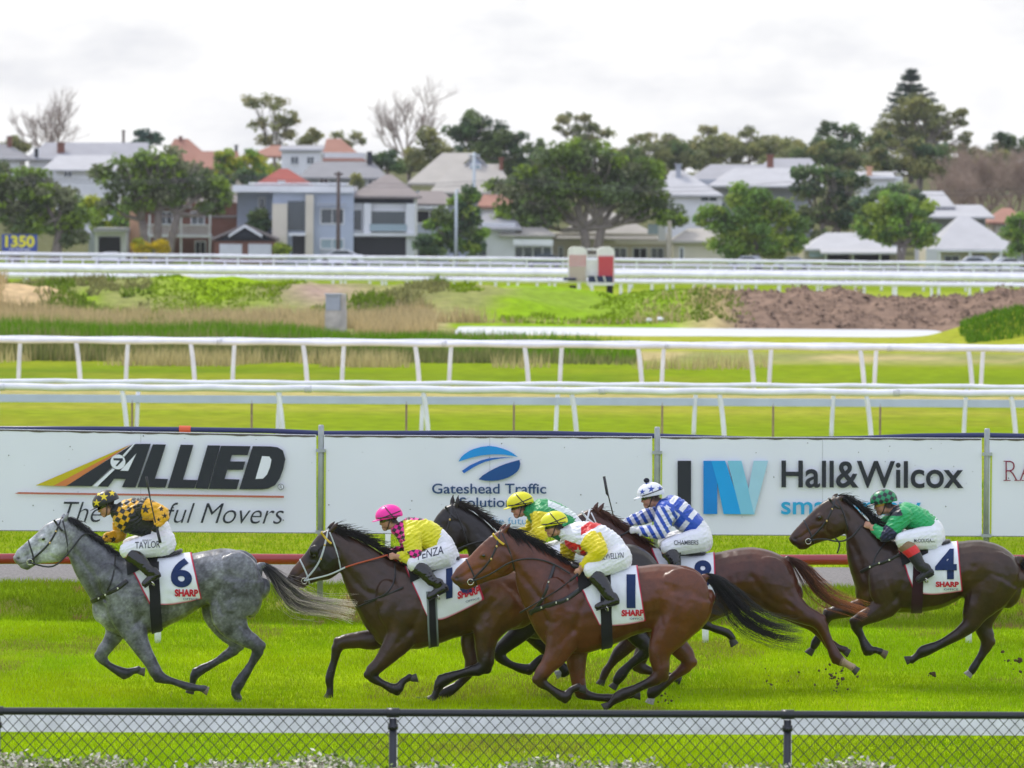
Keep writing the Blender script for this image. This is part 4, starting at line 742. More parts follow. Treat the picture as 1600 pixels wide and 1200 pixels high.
h = House('modern_house', 'two storey house with a grey hipped roof and a wide dark garage', 408, 600, 400); h.wall(552, 648, 305, 405, HW['white'], 10); h.hip(546, 656, 306, 600, 610, 272, RF['tile'], 10, .7); h.panel(552, 646, 307, 318, HW['dark'], 'dark_fascia', dY=0, th=.12); h.panel(569, 580, 318, 366, HW['white'], 'white_pillar', dY=-.2, th=.3); h.panel(635, 648, 318, 404, HW['white'], 'white_pillar', dY=-.2, th=.3); h.panel(552, 650, 364, 369, HW['white'], 'balcony_slab', dY=-.3, th=.6)
h.win(579, 633, 330, 360, bars=0, dY=-.1); h.win(553, 565, 328, 360, GLASS, bars=0); h.panel(553, 636, 370, 405, GDOORD, 'garage_door'); h.panel(578, 636, 350, 361, GLASSB, 'glass_balustrade', dY=-.5, th=.04)
h = House('beach_house', 'house with a white balcony and dark posts right of the hipped house', 420, 670, 400); h.wall(648, 700, 318, 405, HW['blue'], 8); h.hip(640, 712, 318, 655, 690, 298, RF['tile'], 8); h.win(652, 690, 330, 348, DARKIN); h.panel(650, 700, 320, 326, HW['white'], 'fascia', dY=-.4, th=.1); h.panel(655, 686, 372, 377, FRAME, 'railing', dY=-.5); h.panel(655, 686, 380, 385, FRAME, 'railing', dY=-.5); h.panel(654, 684, 388, 402, DARKIN, 'door')
h = House('cottage', 'low white cottage with a glazed front left of the fig', 409, 800, 404); h.wall(733, 805, 348, 406, HW['white'], 8); h.wall(803, 862, 366, 406, HW['white'], 7, dY=.4, name='front_wall'); h.hip(725, 815, 356, 760, 800, 334, RF['pale'], 8); h.hip(780, 868, 366, 810, 832, 344, RF['cream'], 8); h.panel(802, 864, 374, 383, FRAME, 'verandah_fascia', dY=-.7); h.win(734, 760, 382, 400, GLASS); 
for x0 in (804, 819, 834, 849): h.win(x0, x0+12, 386, 404, GLASS, dY=.4, bars=0)
h = House('cottage', 'cream hipped cottage with a blue shuttered end behind the fig trunks', 416, 960, 404); h.wall(862, 1042, 364, 406, HW['cream'], 9); h.hip(868, 1042, 372, 930, 948, 326, RF['cream'], 10); h.panel(960, 1042, 375, 382, HW['cream'], 'verandah_fascia', dY=-.7); h.win(960, 978, 388, 403); h.win(990, 1010, 388, 403, DARKIN); h.win(1018, 1036, 388, 403); h.win(874, 879, 386, 402, bars=0); h.panel(1012, 1028, 350, 366, GLASSB, 'shutter', dY=-.6); h.panel(1028, 1040, 348, 378, HW['white'], 'white_panel', dY=-.6)
h = House('cottage', 'plain cream cottage wall beside the bright green bushy tree', 410, 1090, 406); h.wall(1053, 1135, 374, 408, HW['cream'], 7); h.hip(1050, 1145, 376, 1078, 1120, 357, RF['cream'], 7); h.win(1063, 1067, 388, 404, bars=0); h.panel(1043, 1049, 345, 405, HW['tan'], 'boundary_wall', dY=.2, th=.6)
h = House('cottage', 'white roofed cottage with a dark verandah left of the light green tree', 410, 1320, 408); h.wall(1256, 1400, 388, 412, HW['tan'], 8); h.hip(1258, 1400, 389, 1296, 1340, 364, RF['white'], 9); h.shed(1280, 1410, 386, 394, RF['white'], 3, dY=-2.5); h.panel(1290, 1326, 394, 411, DARKIN, 'verandah_opening'); h.panel(1334, 1390, 394, 411, DARKIN, 'verandah_opening'); h.panel(1264, 1288, 388, 402, GLASSB, 'blind', dY=-.2); h.posts([1288, 1330, 1372], 394, 411, FRAME, dY=-2.2)
h = House('cottage', 'large white hipped cottage with a posted verandah at the right', 408, 1510, 410); h.wall(1450, 1590, 390, 414, HW['cream'], 9); h.hip(1456, 1592, 389, 1506, 1522, 338, RF['white'], 10, .9); h.panel(1441, 1458, 388, 430, HW['white'], 'front_wall', dY=-3.5, th=.4); h.win(1476, 1498, 400, 410); h.panel(1520, 1538, 398, 413, GLASS, 'door'); h.panel(1550, 1600, 398, 413, HW['grey'], 'screen'); h.posts([1466, 1514, 1562], 391, 412, FRAME, dY=-1.0, r=.1); h.slab(1452, 1596, 390.5, 394, FRAME, .3, 0, dY=-1.2, name='verandah_beam')
# poles
def pole(name, label, px, y0, y1, Y, r, m, cat, arm=None, group=None):
    a, b = PY(px, y0, Y), PY(px, y1, Y); mb = MB(); mb.tube([(a[0], Y, min(b[2], float(HGT(a[0], Y)))), (a[0], Y, a[2])], [r, r*.75], 8); o = mb.build(name, m, smooth=True); tag(o, label, cat, group)
    if arm:
        m2 = MB(); c = PY(px+arm[0], y0+arm[1], Y); d_ = PY(px-arm[0]*arm[2], y0+arm[1], Y); m2.tube([d_, c], r*.5, 6); m2.build('cross_arm', m, o)
WOOD = bark('pole_wood', (.10, .075, .065)); GREYP = mat('pole_grey', (.45, .50, .52), rough=.5, metal=.3)
pole('power_pole', 'dark wooden power pole in front of the pale flat roofed house', 529, 268, 400, 402, .16, WOOD, 'pole', (7, 4, 1))
pole('lamp_post', 'slim pale grey lamp post beside the conical garden tree', 713, 296, 404, 401, .12, GREYP, 'lamp post', (5, 1, 0))
pole('power_pole', 'grey power pole rising before the white gabled roof', 741, 238, 310, 436, .16, GREYP, 'pole', (9, 5, 1))
pole('power_pole', 'thin dark pole on the skyline over the long grey roof', 193, 203, 245, 575, .18, WOOD, 'pole', (3, 2, 1))
mb = MB()
for (y0, y1) in ((318, 318), (322, 325)):
    A, Bq = PY(-60, y0-50, 404), PY(1660, y1-28, 404); mb.tube([A+(Bq-A)*i/40+np.array((0, 0, -.5*(1-(2*((i % 10)/10)-1)**2))) for i in range(41)], .014, 4)
tag(mb.build('power_lines', mat('wire_dark', (.10, .10, .11), rough=.6)), 'two thin power lines strung across the house fronts', 'power line')
# ------------------------------------------------------------------ cars, gate, signs, cabinet
def car(label, px, yb, Y, L_, paint, flip=1, hatch=False):
    c = PY(px, yb, Y); z0 = float(HGT(c[0], Y)); c[2] = z0; root = empty('parked_car', c, label, 'car', 'cars parked along the road'); k = L_/4.4
    def P(pts): return [(c[0]+flip*x*k, Y, z0+z*k) for x, z in pts]
    body = [(-2.2, .35), (-2.2, .75), (-2.05, .92), (-1.2, 1.0), (-.55, 1.42), (.7, 1.46), (1.55, 1.05), (2.1, .98), (2.2, .7), (2.2, .35)]
    if hatch: body = [(-2.1, .35), (-2.1, .8), (-1.9, .95), (-1.2, 1.05), (-.6, 1.52), (1.3, 1.55), (1.95, 1.05), (2.05, .7), (2.05, .35)]
    if flip < 0: body = body[::-1]
    mb = MB(); mb.prism([(x, Y-.85, z) for x, _, z in P(body)], 1.7); mb.build('body', mat('car_'+paint[0], paint[1], rough=.2, spec=.6, coat=.6), root)
    gw = [(-1.05, 1.02), (-.5, 1.36), (.62, 1.39), (1.3, 1.05)]; gw = gw if flip > 0 else gw[::-1]
    mb = MB(); mb.prism([(x, Y-.865, z) for x, _, z in P(gw)], .01); mb.build('side_window', GLASS, root)
    for x in (-1.4, 1.35):
        mb = MB(); q = P([(x, .32)])[0]; mb.tube([(q[0], Y-.88, q[2]), (q[0], Y-.62, q[2])], .32*k, 16); w = mb.build('wheel', mat('tyre', (.015, .015, .016), rough=.8), root)
        mb = MB(); mb.tube([(q[0], Y-.895, q[2]), (q[0], Y-.87, q[2])], .19*k, 12); mb.build('rim', mat('rim', (.5, .5, .52), rough=.3, metal=.8), w)
    mb = MB(); q = P([(-2.16, .72)])[0]; mb.box((q[0]-.06, Y-.75, q[2]-.07), (q[0]+.06, Y-.4, q[2]+.07)); mb.build('headlight', mat('lamp_glass', (.6, .6, .62), rough=.1), root)
car('white sedan in front of the pale flat roofed house', 532, 418, 400, 2.9*1.15, ('white', (.75, .76, .78)))
car('white car in front of the small flat roofed garage', 172, 396, 405, 2.4, ('white', (.75, .76, .78)))
car('silver car before the bright green bushy tree', 1166, 424, 398, 2.6, ('silver', (.50, .52, .54)), hatch=True)
car('silver car beside the cottage with the dark verandah', 1238, 425, 397, 2.6, ('silver', (.50, .52, .54)))
car('pale grey hatchback before the posted verandah', 1520, 428, 398, 2.8, ('silver', (.50, .52, .54)), hatch=True)
car('pale hatchback at the right end of the road', 1578, 429, 399, 2.6, ('white', (.75, .76, .78)), -1, hatch=True)
car('dark car half hidden by the rails left of the starting gate', 850, 420, 399, 2.8, ('blue', (.05, .07, .11)))
# starting gate
Yg = 262; root = empty('starting_gate', (*PY(922, 450, Yg)[:2], .3), 'white padded starting gate with red panels and a navy base', 'starting gate')
PAD = mat('gate_pad_white', (.74, .72, .68), rough=.5, noise_=(4, .08, 3)); RP = mat('gate_red', (.52, .06, .07), rough=.5); NB = mat('gate_navy', (.012, .02, .07), rough=.5); KB = mat('gate_tan', (.48, .40, .32), rough=.6)
def gbox(x0, x1, y0, y1, m, name, dY=0, th=.5):
    a, b = PY(x0, y0, Yg), PY(x1, y1, Yg); mb = MB(); mb.box((a[0], Yg+dY, b[2]), (b[0], Yg+dY+th, a[2])); return mb.build(name, m, root)
def arch(x0, x1, y0, y1, stripes, low, lowname):
    a, b = PY(x0, y0, Yg), PY(x1, y1, Yg); r = .25; n = 8; o = []
    for i in range(n+1): t = math.pi-i*math.pi/2/n; o.append((a[0]+r+r*math.cos(t), Yg, a[2]-r+r*math.sin(t)))
    for i in range(n+1): t = math.pi/2-i*math.pi/2/n; o.append((b[0]-r+r*math.cos(t), Yg, a[2]-r+r*math.sin(t)))
    o += [(b[0], Yg, b[2]), (a[0], Yg, b[2])]; mb = MB(); mb.prism(o[::-1], 1.6); ar = mb.build('padded_stall', PAD, root)
    mb = MB(); w = b[0]-a[0]
    for i in range(stripes):
        xx = a[0]+w*(.12+.76*i/(stripes-1)); mb.box((xx-.025, Yg-.03, b[2]+(a[2]-b[2])*.12), (xx+.025, Yg-.004, a[2]-(a[2]-b[2])*.22))
    mb.build('stripes', RP, ar); gbox(x0+2, x1-2, y0+(y1-y0)*low, y1-2, KB if lowname == 'tan_panel' else RP, lowname, -.05, .045)
arch(888, 917, 386, 441, 6, .55, 'tan_panel'); arch(933, 960, 386, 446, 6, .25, 'red_panel'); gbox(917, 933, 388, 391, PAD, 'cross_beam', .3, .2); gbox(917, 933, 407, 431, PAD, 'centre_panel', .1, .3); gbox(917, 933, 398, 401, PAD, 'cross_beam', .3, .2); gbox(919, 957, 431, 441, NB, 'base_box', -.3, .25); gbox(880, 900, 434, 438, NB, 'step', -.2, .3)
gbox(917, 958, 441, 446, PAD, 'bumper', -.3, .3); [gbox(x_, x_+10, 446, 474, mat('tyre', (.015, .015, .016)), 'wheel', .2, .3) for x_ in (890, 948)]
for x in (931, 944):
    a, b = PY(x-2, 431, Yg), PY(x+6, 441, Yg); mb = MB(); mb.prism([(a[0], Yg-.32, a[2]), (a[0]+.07, Yg-.32, a[2]), ((a[0]+b[0])/2+.03, Yg-.32, b[2]), ((a[0]+b[0])/2-.03, Yg-.32, b[2])][::-1], .01); mb.build('chevron', PAD, root)
# 1350 marker sign
Ym = 384; a, b = PY(3, 366, Ym), PY(58, 393, Ym); mb = MB(); mb.box((a[0], Ym, b[2]), (b[0], Ym+.08, a[2])); SB = mat('sign_blue', (.03, .065, .26), rough=.5); YL = mat('sign_yellow', (.72, .66, .02), rough=.5)
mats_ = [SB, YL, FRAME]; mb.cur = 1; v, f = text2d('1350', .04); mb.add([PY(8+46*u, 386.5-18.5*w, Ym-.02) for u, w in v], f); mb.cur = 2; v, f = text2d('TO WINNER', .02); mb.add([PY(14+34*u, 391.5-3.4*w, Ym-.02) for u, w in v], f)
o = mb.build('distance_sign', mats_); tag(o, 'blue distance sign with yellow figures 1350 by the left fig tree', 'sign'); m2 = MB()
for x in (10, 50): p = PY(x, 393, Ym); m2.box((p[0]-.05, Ym+.02, float(HGT(p[0], Ym))), (p[0]+.05, Ym+.07, p[2]))
m2.build('legs', GREYP, o)
# grey cabinet among the reeds
Yc = 206; root = empty('concrete_cabinet', (*PY(524, 505, Yc)[:2], float(HGT(PY(524, 505, Yc)[0], Yc))), 'grey electrical cabinet on a concrete block among the dry grass', 'cabinet')
a, b = PY(508, 461, Yc), PY(541, 522, Yc); zg = float(HGT(a[0], Yc)); zm = PY(524, 485, Yc)[2]; mb = MB(); mb.box((a[0], Yc, zg-.2), (b[0], Yc+.7, zm)); mb.build('concrete_block', mat('concrete', (.45, .43, .40), rough=.9, noise_=(3, .3, 5)), root)
mb = MB(); mb.box((a[0]+.02, Yc-.02, zm), (b[0]-.22, Yc+.6, a[2])); mb.box((a[0]-.02, Yc-.06, a[2]), (b[0]-.18, Yc+.64, a[2]+.05)); mb.build('steel_box', mat('cabinet_grey', (.34, .38, .44), rough=.5, noise_=(3, .08, 3)), root); mb = MB(); mb.box((b[0]-.2, Yc+.05, zm), (b[0]-.02, Yc+.6, a[2]+.04)); mb.build('concrete_column', mat('concrete', (.45, .43, .40)), root)
# white rubbish on the bank
for i, (px, py, w) in enumerate(((1014, 503.5, .10), (1031, 506, .13))):
    Yr = 222; p = PY(px, py, Yr); p[2] = float(HGT(p[0], Yr)); mb = MB(); mb.ell((p[0], Yr, p[2]+.08), (w, .2, .10)); mb.ell((p[0]+w*.6, Yr-.05, p[2]+.06), (w*.6, .15, .09), .4); tag(mb.build('white_bag', FRAME), ['left white bag lying on the bank by the pond', 'right white bag lying on the bank by the pond'][i], 'bag')

# ------------------------------------------------------------------ thin air haze
mb = MB(); mb.box((-1400, -30, -2), (1400, 6100, 42)); hz = mb.mesh('haze'); hm = bpy.data.materials.new('haze_air'); hm.use_nodes = True; ht = hm.node_tree; ht.nodes.clear()
ho_ = ht.nodes.new('ShaderNodeOutputMaterial'); hv = ht.nodes.new('ShaderNodeVolumePrincipled'); hv.inputs['Color'].default_value = (.95, .96, 1, 1); hv.inputs['Density'].default_value = .00008; ht.links.new(hv.outputs[0], ho_.inputs['Volume'])
hz.materials.append(hm); tag(link('haze', hz), kind='stuff')
# ================================================================== horses
COAT = mat('horse_coat', attr=True, rough=.34, spec=.45, noise_=(60, .10, 3), bump=(90, .15, .006))
HAIR = mat('horse_hair', attr=True, rough=.5, spec=.35)
LEATH = mat('black_leather', (.014, .014, .016), rough=.38, spec=.5, noise_=(30, .25, 3))
CLOTH = mat('number_cloth_fabric', attr=True, rough=.75, spec=.2, noise_=(14, .03, 4), bump=(16, .12, .012), sheen=.1)
METAL = mat('tack_metal', (.62, .60, .55), rough=.25, metal=.9); BRASS = mat('tack_brass', (.62, .45, .16), rough=.3, metal=.9)
def cat_rom(st, m=3):
    st = [tuple(map(float, q)) for q in st]; out = []; n = len(st)
    for i in range(n-1):
        p0, p1, p2, p3 = (np.array(st[max(i-1, 0)]), np.array(st[i]), np.array(st[i+1]), np.array(st[min(i+2, n-1)]))
        for j in range(m):
            t = j/m; out.append(tuple(.5*((2*p1)+(-p0+p2)*t+(2*p0-5*p1+4*p2-p3)*t*t+(-p0+3*p1-3*p2+p3)*t**3)))
    out.append(st[-1]); return out
class Figure:                         # everything is laid out in photo pixels on the figure's own plane, dy in metres
    def __init__(s, Y): s.Y = Y; s.k = Y/F_PX
    def P(s, x, y, dy=0.0): q = PY(x, y, s.Y); q[1] += dy; return q
    def prof(s, mb, st, m=3, dy=0, ex=2.0, n=20):           # profile stations (topx, topy, botx, boty, half width px)
        mb.loft([(s.P(a, b, dy), s.P(c, d, dy), w*s.k) for a, b, c, d, w in cat_rom(st, m)], n, ex)
    def chain(s, mb, pts, dy=0.0, k=1.0, m=3, n=14, grow=0.0):
        """pts: (x, y, r[, k, dy])"""
        full = [(p[0], p[1], p[2]+grow, p[3] if len(p) > 3 else k, p[4] if len(p) > 4 else dy) for p in pts]
        cr_ = cat_rom(full, m); st = []
        for i, q in enumerate(cr_):
            a, b = cr_[max(i-1, 0)], cr_[min(i+1, len(cr_)-1)]; tx, ty = b[0]-a[0], b[1]-a[1]; L_ = math.hypot(tx, ty)+1e-6; nx_, ny_ = -ty/L_, tx/L_
            st.append((s.P(q[0]+nx_*q[2], q[1]+ny_*q[2], q[4]), s.P(q[0]-nx_*q[2], q[1]-ny_*q[2], q[4]), q[2]*q[3]*s.k))
        mb.loft(st, n)
    def blob(s, mb, x, y, rx, ry, rd, rot=0, dy=0): mb.ell(s.P(x, y, dy), (rx*s.k, rd*s.k, ry*s.k), rot)
    def hit(s, tree_, x, y, far=False, off=.006, default=-.2):
        d = ray(x, y); 
        h = tree_.ray_cast(Vector(CAM), Vector(d).normalized())
        if h[0] is None: return None
        nrm = np.array(h[1]); p = np.array(h[0]); 
        if nrm[1] > 0: nrm = -nrm
        return p+nrm*off
def star(x, y, cx, cy, R, rot=0.0):
    dx, dy = x-cx, y-cy; r = np.hypot(dx, dy)+1e-9; a = (np.arctan2(dx, -dy)+rot) % (2*np.pi/5); a = np.minimum(a, 2*np.pi/5-a)
    # edge of a five pointed star between the tip (a=0,R) and the notch (a=36deg, .40R)
    ax, ay = R, 0.0; bx, by = .40*R*math.cos(math.pi/5), .40*R*math.sin(math.pi/5)
    px, py = r*np.cos(a), r*np.sin(a); return (bx-ax)*(py-ay)-(by-ay)*(px-ax) > 0
T_EXP = 3.6
def strands(fig, name, path, n, spread, root_spread, rad, c0, c1, parent, seed=0, dyw=.05, wave=.1, up=0.0, ragged=.35, dy0=0):
    """hair along a pixel path [(x, y, half width px)]"""
    rng = np.random.default_rng(seed); cr_ = np.array(cat_rom(path, 4)); m = len(cr_); V, Fc, C = [], [], []; b = 0
    tang = np.gradient(cr_[:, :2], axis=0); tang /= np.linalg.norm(tang, axis=1)[:, None]; nor = np.stack([-tang[:, 1], tang[:, 0]], -1)
    idx = np.linspace(0, m-1, 14)
    for q in range(n):
        u = rng.normal(0, .5); u = max(-1.2, min(1.2, u)); L_ = 1-ragged*rng.random()**1.5; ph = rng.uniform(0, 6.28); w = rng.normal(0, dyw); fr = rng.uniform(1, 2.4); clump = math.sin(u*9+seed)*.25
        pts = []
        for j in range(14):
            t = idx[j]*L_; i0 = int(min(t, m-2)); f = t-i0; c = cr_[i0]*(1-f)+cr_[i0+1]*f; nn = nor[i0]; tt = j/13
            o = (u+clump*tt)*c[2]*(spread*tt+root_spread*(1-tt))+math.sin(ph+tt*5*fr)*wave*c[2]*tt
            pts.append(fig.P(c[0]+nn[0]*o, c[1]+nn[1]*o, dy0+w*tt+.012*math.sin(ph*2+tt*7)))
        pts = np.array(pts); r = rad*fig.k*rng.uniform(.6, 1.25); cc = rng.uniform(.65, 1.35)
        for j in range(14):
            rr = r*(1-.85*(j/13)**1.6)
            for a in (0, 2.09, 4.19): V.append(pts[j]+rr*np.array((math.cos(a)*.3, math.sin(a), math.cos(a)))); C.append((np.array(c0)*(1-(j/13)**T_EXP)+np.array(c1)*(j/13)**T_EXP)*cc)
        for j in range(13):
            for a in range(3): Fc.append((b+j*3+a, b+j*3+(a+1) % 3, b+j*3+3+(a+1) % 3, b+j*3+3+a))
        b += 42
    me = bpy.data.meshes.new(name); me.from_pydata([tuple(v) for v in V], [], Fc); setcol(me, np.array(C)); me.materials.append(HAIR); me.polygons.foreach_set('use_smooth', [True]*len(Fc)); return link(name, me, parent)
def strap(fig, tree_, name, pts, w, m, parent, dens=3, off=.006, thick=.0045, free=False, both=False, yfree=None):
    """leather strap laid on the body along pixel points; free: hangs in the air at depth yfree"""
    path = cat_rom([(a[0], a[1], (a[2] if len(a) > 2 else 0)) for a in pts], dens); c = []
    for x, y, dyy in path:
        h = None if free else fig.hit(tree_, x, y, off=off)
        c.append(h)
    last = None
    for i in range(len(c)):
        if c[i] is None:
            x, y, dyy = path[i]
            dd = dyy if (free or dyy) else ((last[1]-fig.Y) if last is not None else -.1)
            c[i] = fig.P(x, y, dd)
        last = c[i]
    for _ in range(2): c = [c[0]]+[(c[i-1]+2*c[i]+c[i+1])/4 for i in range(1, len(c)-1)]+[c[-1]]
    def lay(c):
        st = []
        for i in range(len(c)):
            t = c[min(i+1, len(c)-1)]-c[max(i-1, 0)]; L_ = math.hypot(t[0], t[2])+1e-6; nx_, nz = -t[2]/L_, t[0]/L_; nn = np.array((nx_, 0, nz))*w*fig.k/2
            st.append((c[i]+nn, c[i]-nn, thick))
        return st
    mb = MB(); mb.loft(lay(c), 8)
    if both: mb.loft(lay([np.array((q[0], 2*fig.Y-q[1], q[2])) for q in c]), 8)
    return mb.build(name, m, parent, smooth=True)
def wrap(fig, tree_, quad, nu, nv, off, over='top', wrinkle=0.0, seed=0):
    """sheet laid over the back (or round the belly): quad = (top0, top1, bot1, bot0) pixel polylines top / bottom"""
    tops, bots = quad; T = np.array(cat_rom(tops, 6)); B = np.array(cat_rom(bots, 6))
    def samp(A, u): t = u*(len(A)-1); i = int(min(t, len(A)-2)); return A[i]*(1-(t-i))+A[i+1]*(t-i)
    rows = []; uv = []
    for i in range(nu):
        u = i/(nu-1); a, b = samp(T, u), samp(B, u); near = []; last = None
        ts = [j/(nv-1) for j in range(nv)]
        col = []
        for t in (ts[::-1] if over == 'top' else ts):
            x, y = a*(1-t)+b*t; h = fig.hit(tree_, x, y, off=off)
            if h is None or h[1] > fig.Y-.02: h = None
            col.append(h)
        pts = []
        good = [q for q in col if q is not None]
        if not good: good = [fig.P(*b, -.25)]
        e = a if over == 'top' else b; e3 = fig.P(e[0], e[1], 0)
        o = Vector((e3[0], fig.Y, e3[2]+(1.5 if over == 'top' else -1.5))); h = tree_.ray_cast(o, Vector((0, 0, -1 if over == 'top' else 1)))
        sp = np.array(h[0])+np.array((0, 0, off if over == 'top' else -off)) if h[0] is not None else e3
        k = len(good)
        while len(good) < nv: good.append(good[-1]*.6+sp*.4)
        rows.append(good[:nv]+[sp]+[np.array((q[0], 2*fig.Y-q[1], q[2])) for q in good[:nv]][::-1]); uv.append(u)
    A = np.array(rows)
    for _ in range(2):
        A[1:-1] = (A[:-2]+2*A[1:-1]+A[2:])/4; A[:, 1:-1] = (A[:, :-2]+2*A[:, 1:-1]+A[:, 2:])/4
    m = A.shape[1]
    if wrinkle:
        uu, vv = np.meshgrid(np.linspace(0, 1, nu), np.linspace(0, 1, m), indexing='ij'); d = (fbm(uu*5+seed, vv*7, seed)-.47)*wrinkle*3+np.sin(uu*16+vv*9+seed)*wrinkle*.35
        A[:, :, 1] += np.where(A[:, :, 1] < fig.Y, -1, 1)*np.abs(d)
    V = A.reshape(-1, 3); fs = [(i*m+j, (i+1)*m+j, (i+1)*m+j+1, i*m+j+1) for i in range(nu-1) for j in range(m-1)]
    uu = np.repeat(np.linspace(0, 1, nu), m); jj = np.tile(np.arange(m), nu); vd = np.minimum(jj, m-1-jj)/(nv)      # 0 at the lower edge
    return V, fs, uu, vd
def on_text(fig, tree_, body, x0, x1, yt, yb, dy, col, bold=.02, off=.006, shear=0, space=1.0):
    v, f = text2d(body, bold, shear, space, True); out = []
    for u, w in v:
        x, y = x0+(x1-x0)*u, yb+(yt-yb)*w+dy*u; h = fig.hit(tree_, x, y, off=off); out.append(h)
    good = [q for q in out if q is not None]; d = (sum(q[1] for q in good)/len(good)-fig.Y) if good else -.3
    out = [q if q is not None else fig.P(x0+(x1-x0)*u, yb+(yt-yb)*w+dy*u, d) for q, (u, w) in zip(out, v)]
    return out, f, [col]*len(out)
def join(V, Fs, C, extra):
    V = [tuple(q) for q in V]; Fs = list(Fs); C = [tuple(q) for q in C]
    for v, f, c in extra:
        b = len(V); V += [tuple(q) for q in v]; Fs += [tuple(b+i for i in g) for g in f]; C += [tuple(q) for q in c]
    return V, Fs, C
def fabric_obj(name, V, Fs, C, m, parent, solid=0.0):
    me = bpy.data.meshes.new(name); me.from_pydata(V, [], Fs); setcol(me, np.array(C)); me.materials.append(m); me.polygons.foreach_set('use_smooth', [True]*len(me.polygons)); return link(name, me, parent)
CW, CNAVY, CRED = (.70, .72, .78), (.012, .028, .10), (.42, .012, .05)
def horse(D):
    Y = D['Y']; fig = Figure(Y); k = fig.k; mb = MB()
    fig.prof(mb, D['torso'], 3, ex=2.15); fig.prof(mb, D['neck'], 3, ex=2.1); fig.prof(mb, D['head'], 3, ex=2.3)
    hd = cat_rom(D['head'], 6)
    def hp(i, t): q = hd[int(round(min(max(i, 0), 6)*6))]; return (q[0]*(1-t)+q[2]*t, q[1]*(1-t)+q[3]*t)
    dk = D['torso'][-1]; tp = D['tail']['path']; fig.chain(mb, [((dk[0]+dk[2])/2-8, dk[1]*.7+dk[3]*.3, 9), (tp[0][0], tp[0][1], 5.5), (tp[1][0]*.6+tp[0][0]*.4, tp[1][1]*.6+tp[0][1]*.4, 2.5)], 0, 1)
    for L_ in D['legs']:
        p = [list(q) for q in L_['p'][:-1]]
        for i in range(3, len(p)):
            bend = 0
            if i < len(p)-1:
                a = np.array((p[i][0]-p[i-1][0], p[i][1]-p[i-1][1])); b = np.array((p[i+1][0]-p[i][0], p[i+1][1]-p[i][1])); a = a/np.linalg.norm(a); b = b/np.linalg.norm(b); bend = math.degrees(math.acos(np.clip(a@b, -1, 1)))
                if bend > 30 and p[i][2] < 14:
                    o = (a-b)/np.linalg.norm(a-b); r = p[i][2]; L_.setdefault('joints', []).append((p[i][0]+o[0]*r*.42, p[i][1]+o[1]*r*.42, r*.72))
            if bend <= 30 and p[i][2] < 9.3: p[i][2] *= .80
        fig.chain(mb, p, L_['dy'], .85)
        for (x, y, r) in L_.get('joints', []): fig.blob(mb, x, y, r, r, r*.8, 0, L_['dy'])
    for b in D.get('blobs', []): fig.blob(mb, *b)
    e = hp(3.55, .27); ck = hp(4.9, .62)
    for sg in (-1, 1):
        fig.blob(mb, ck[0], ck[1], 15, 18, 5, .5, sg*9*k); fig.blob(mb, e[0], e[1]-1.5, 6, 4, 3, -.6, sg*11.2*k)       # cheek, brow
        n_ = hp(.35, .35); fig.blob(mb, n_[0], n_[1], 4.5, 5, 3, 0, sg*5*k)
        ear = D['ears'][0 if sg < 0 else 1]
        fig.chain(mb, [(ear[0], ear[1], 3.6), ((ear[0]+ear[2])/2, (ear[1]+ear[3])/2, 4.0), (ear[0]*.2+ear[2]*.8, ear[1]*.2+ear[3]*.8, 2.4), (ear[2], ear[3], 1.2)], sg*7*k, .62)
    bm_ = hp(.25, 1.0); fig.blob(mb, bm_[0]+2, bm_[1]-2, 6, 4.5, 5.5)                                   # lower lip
    me = remesh(mb, .0105, 8, .5); V = mverts(me); px, py = proj(V)
    C = np.tile(np.array(D['coat'], float), (len(V), 1))
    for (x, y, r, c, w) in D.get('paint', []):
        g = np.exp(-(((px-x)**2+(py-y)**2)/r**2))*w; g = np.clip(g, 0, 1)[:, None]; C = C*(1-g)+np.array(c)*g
    for L_ in D['legs']:
        pl = cat_rom([(p[0], p[1], p[2]) for p in L_['p']], 6); st = int(L_.get('dark', 2.5)*6); tot = len(pl)-1; side = np.abs(V[:, 1]-Y-L_['dy']) < .13
        best = np.full(len(V), 9e9); bi = np.zeros(len(V))
        for i in range(st, tot+1):
            d = np.hypot(px-pl[i][0], py-pl[i][1])/(pl[i][2]*1.55+3); m_ = d < best; best[m_] = d[m_]; bi[m_] = i
        w = np.clip((1.25-best)/.35, 0, 1)*side*np.clip((bi-st)/8.0, 0, 1); w = w[:, None]
        C = C*(1-w)+np.array(D['points'])*w
        if 'sock' in L_: w = (np.clip((1.25-best)/.3, 0, 1)*side*np.clip((bi-L_['sock']*6)/2.0, 0, 1))[:, None]; C = C*(1-w)+np.array((.55, .52, .48))*w
        w = (np.clip((1.25-best)/.3, 0, 1)*side*np.clip((bi-(tot-5))/2.0, 0, 1))[:, None]; C = C*(1-w)+np.array(L_.get('hoof', (.035, .03, .028)))*w
    C = C*D.get('dark', .44)*np.array(D.get('tint', (1.24, .93, .62)))
    nz = (fbm(px*.07, py*.07, 3)-.47)*1.4+(fbm(px*.35, py*.5, 23)-.47)*.5; C *= np.clip(1+nz*D.get('mottle', .35)*1.6, .4, 2)[:, None]
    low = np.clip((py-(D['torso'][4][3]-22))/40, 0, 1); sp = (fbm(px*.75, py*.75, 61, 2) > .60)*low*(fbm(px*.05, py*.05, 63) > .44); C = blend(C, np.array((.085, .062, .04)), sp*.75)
    if D.get('dapple'):
        dp = fbm(px*.32, py*.32, 9, 3)-.46; body_ = np.exp(-((px-D['dapple'][0])/D['dapple'][1])**4); C *= (1+dp*1.25*body_)[:, None]; fl = fbm(px*.6, py*.6, 15, 2)-.38; C *= (1+fl*.5)[:, None]
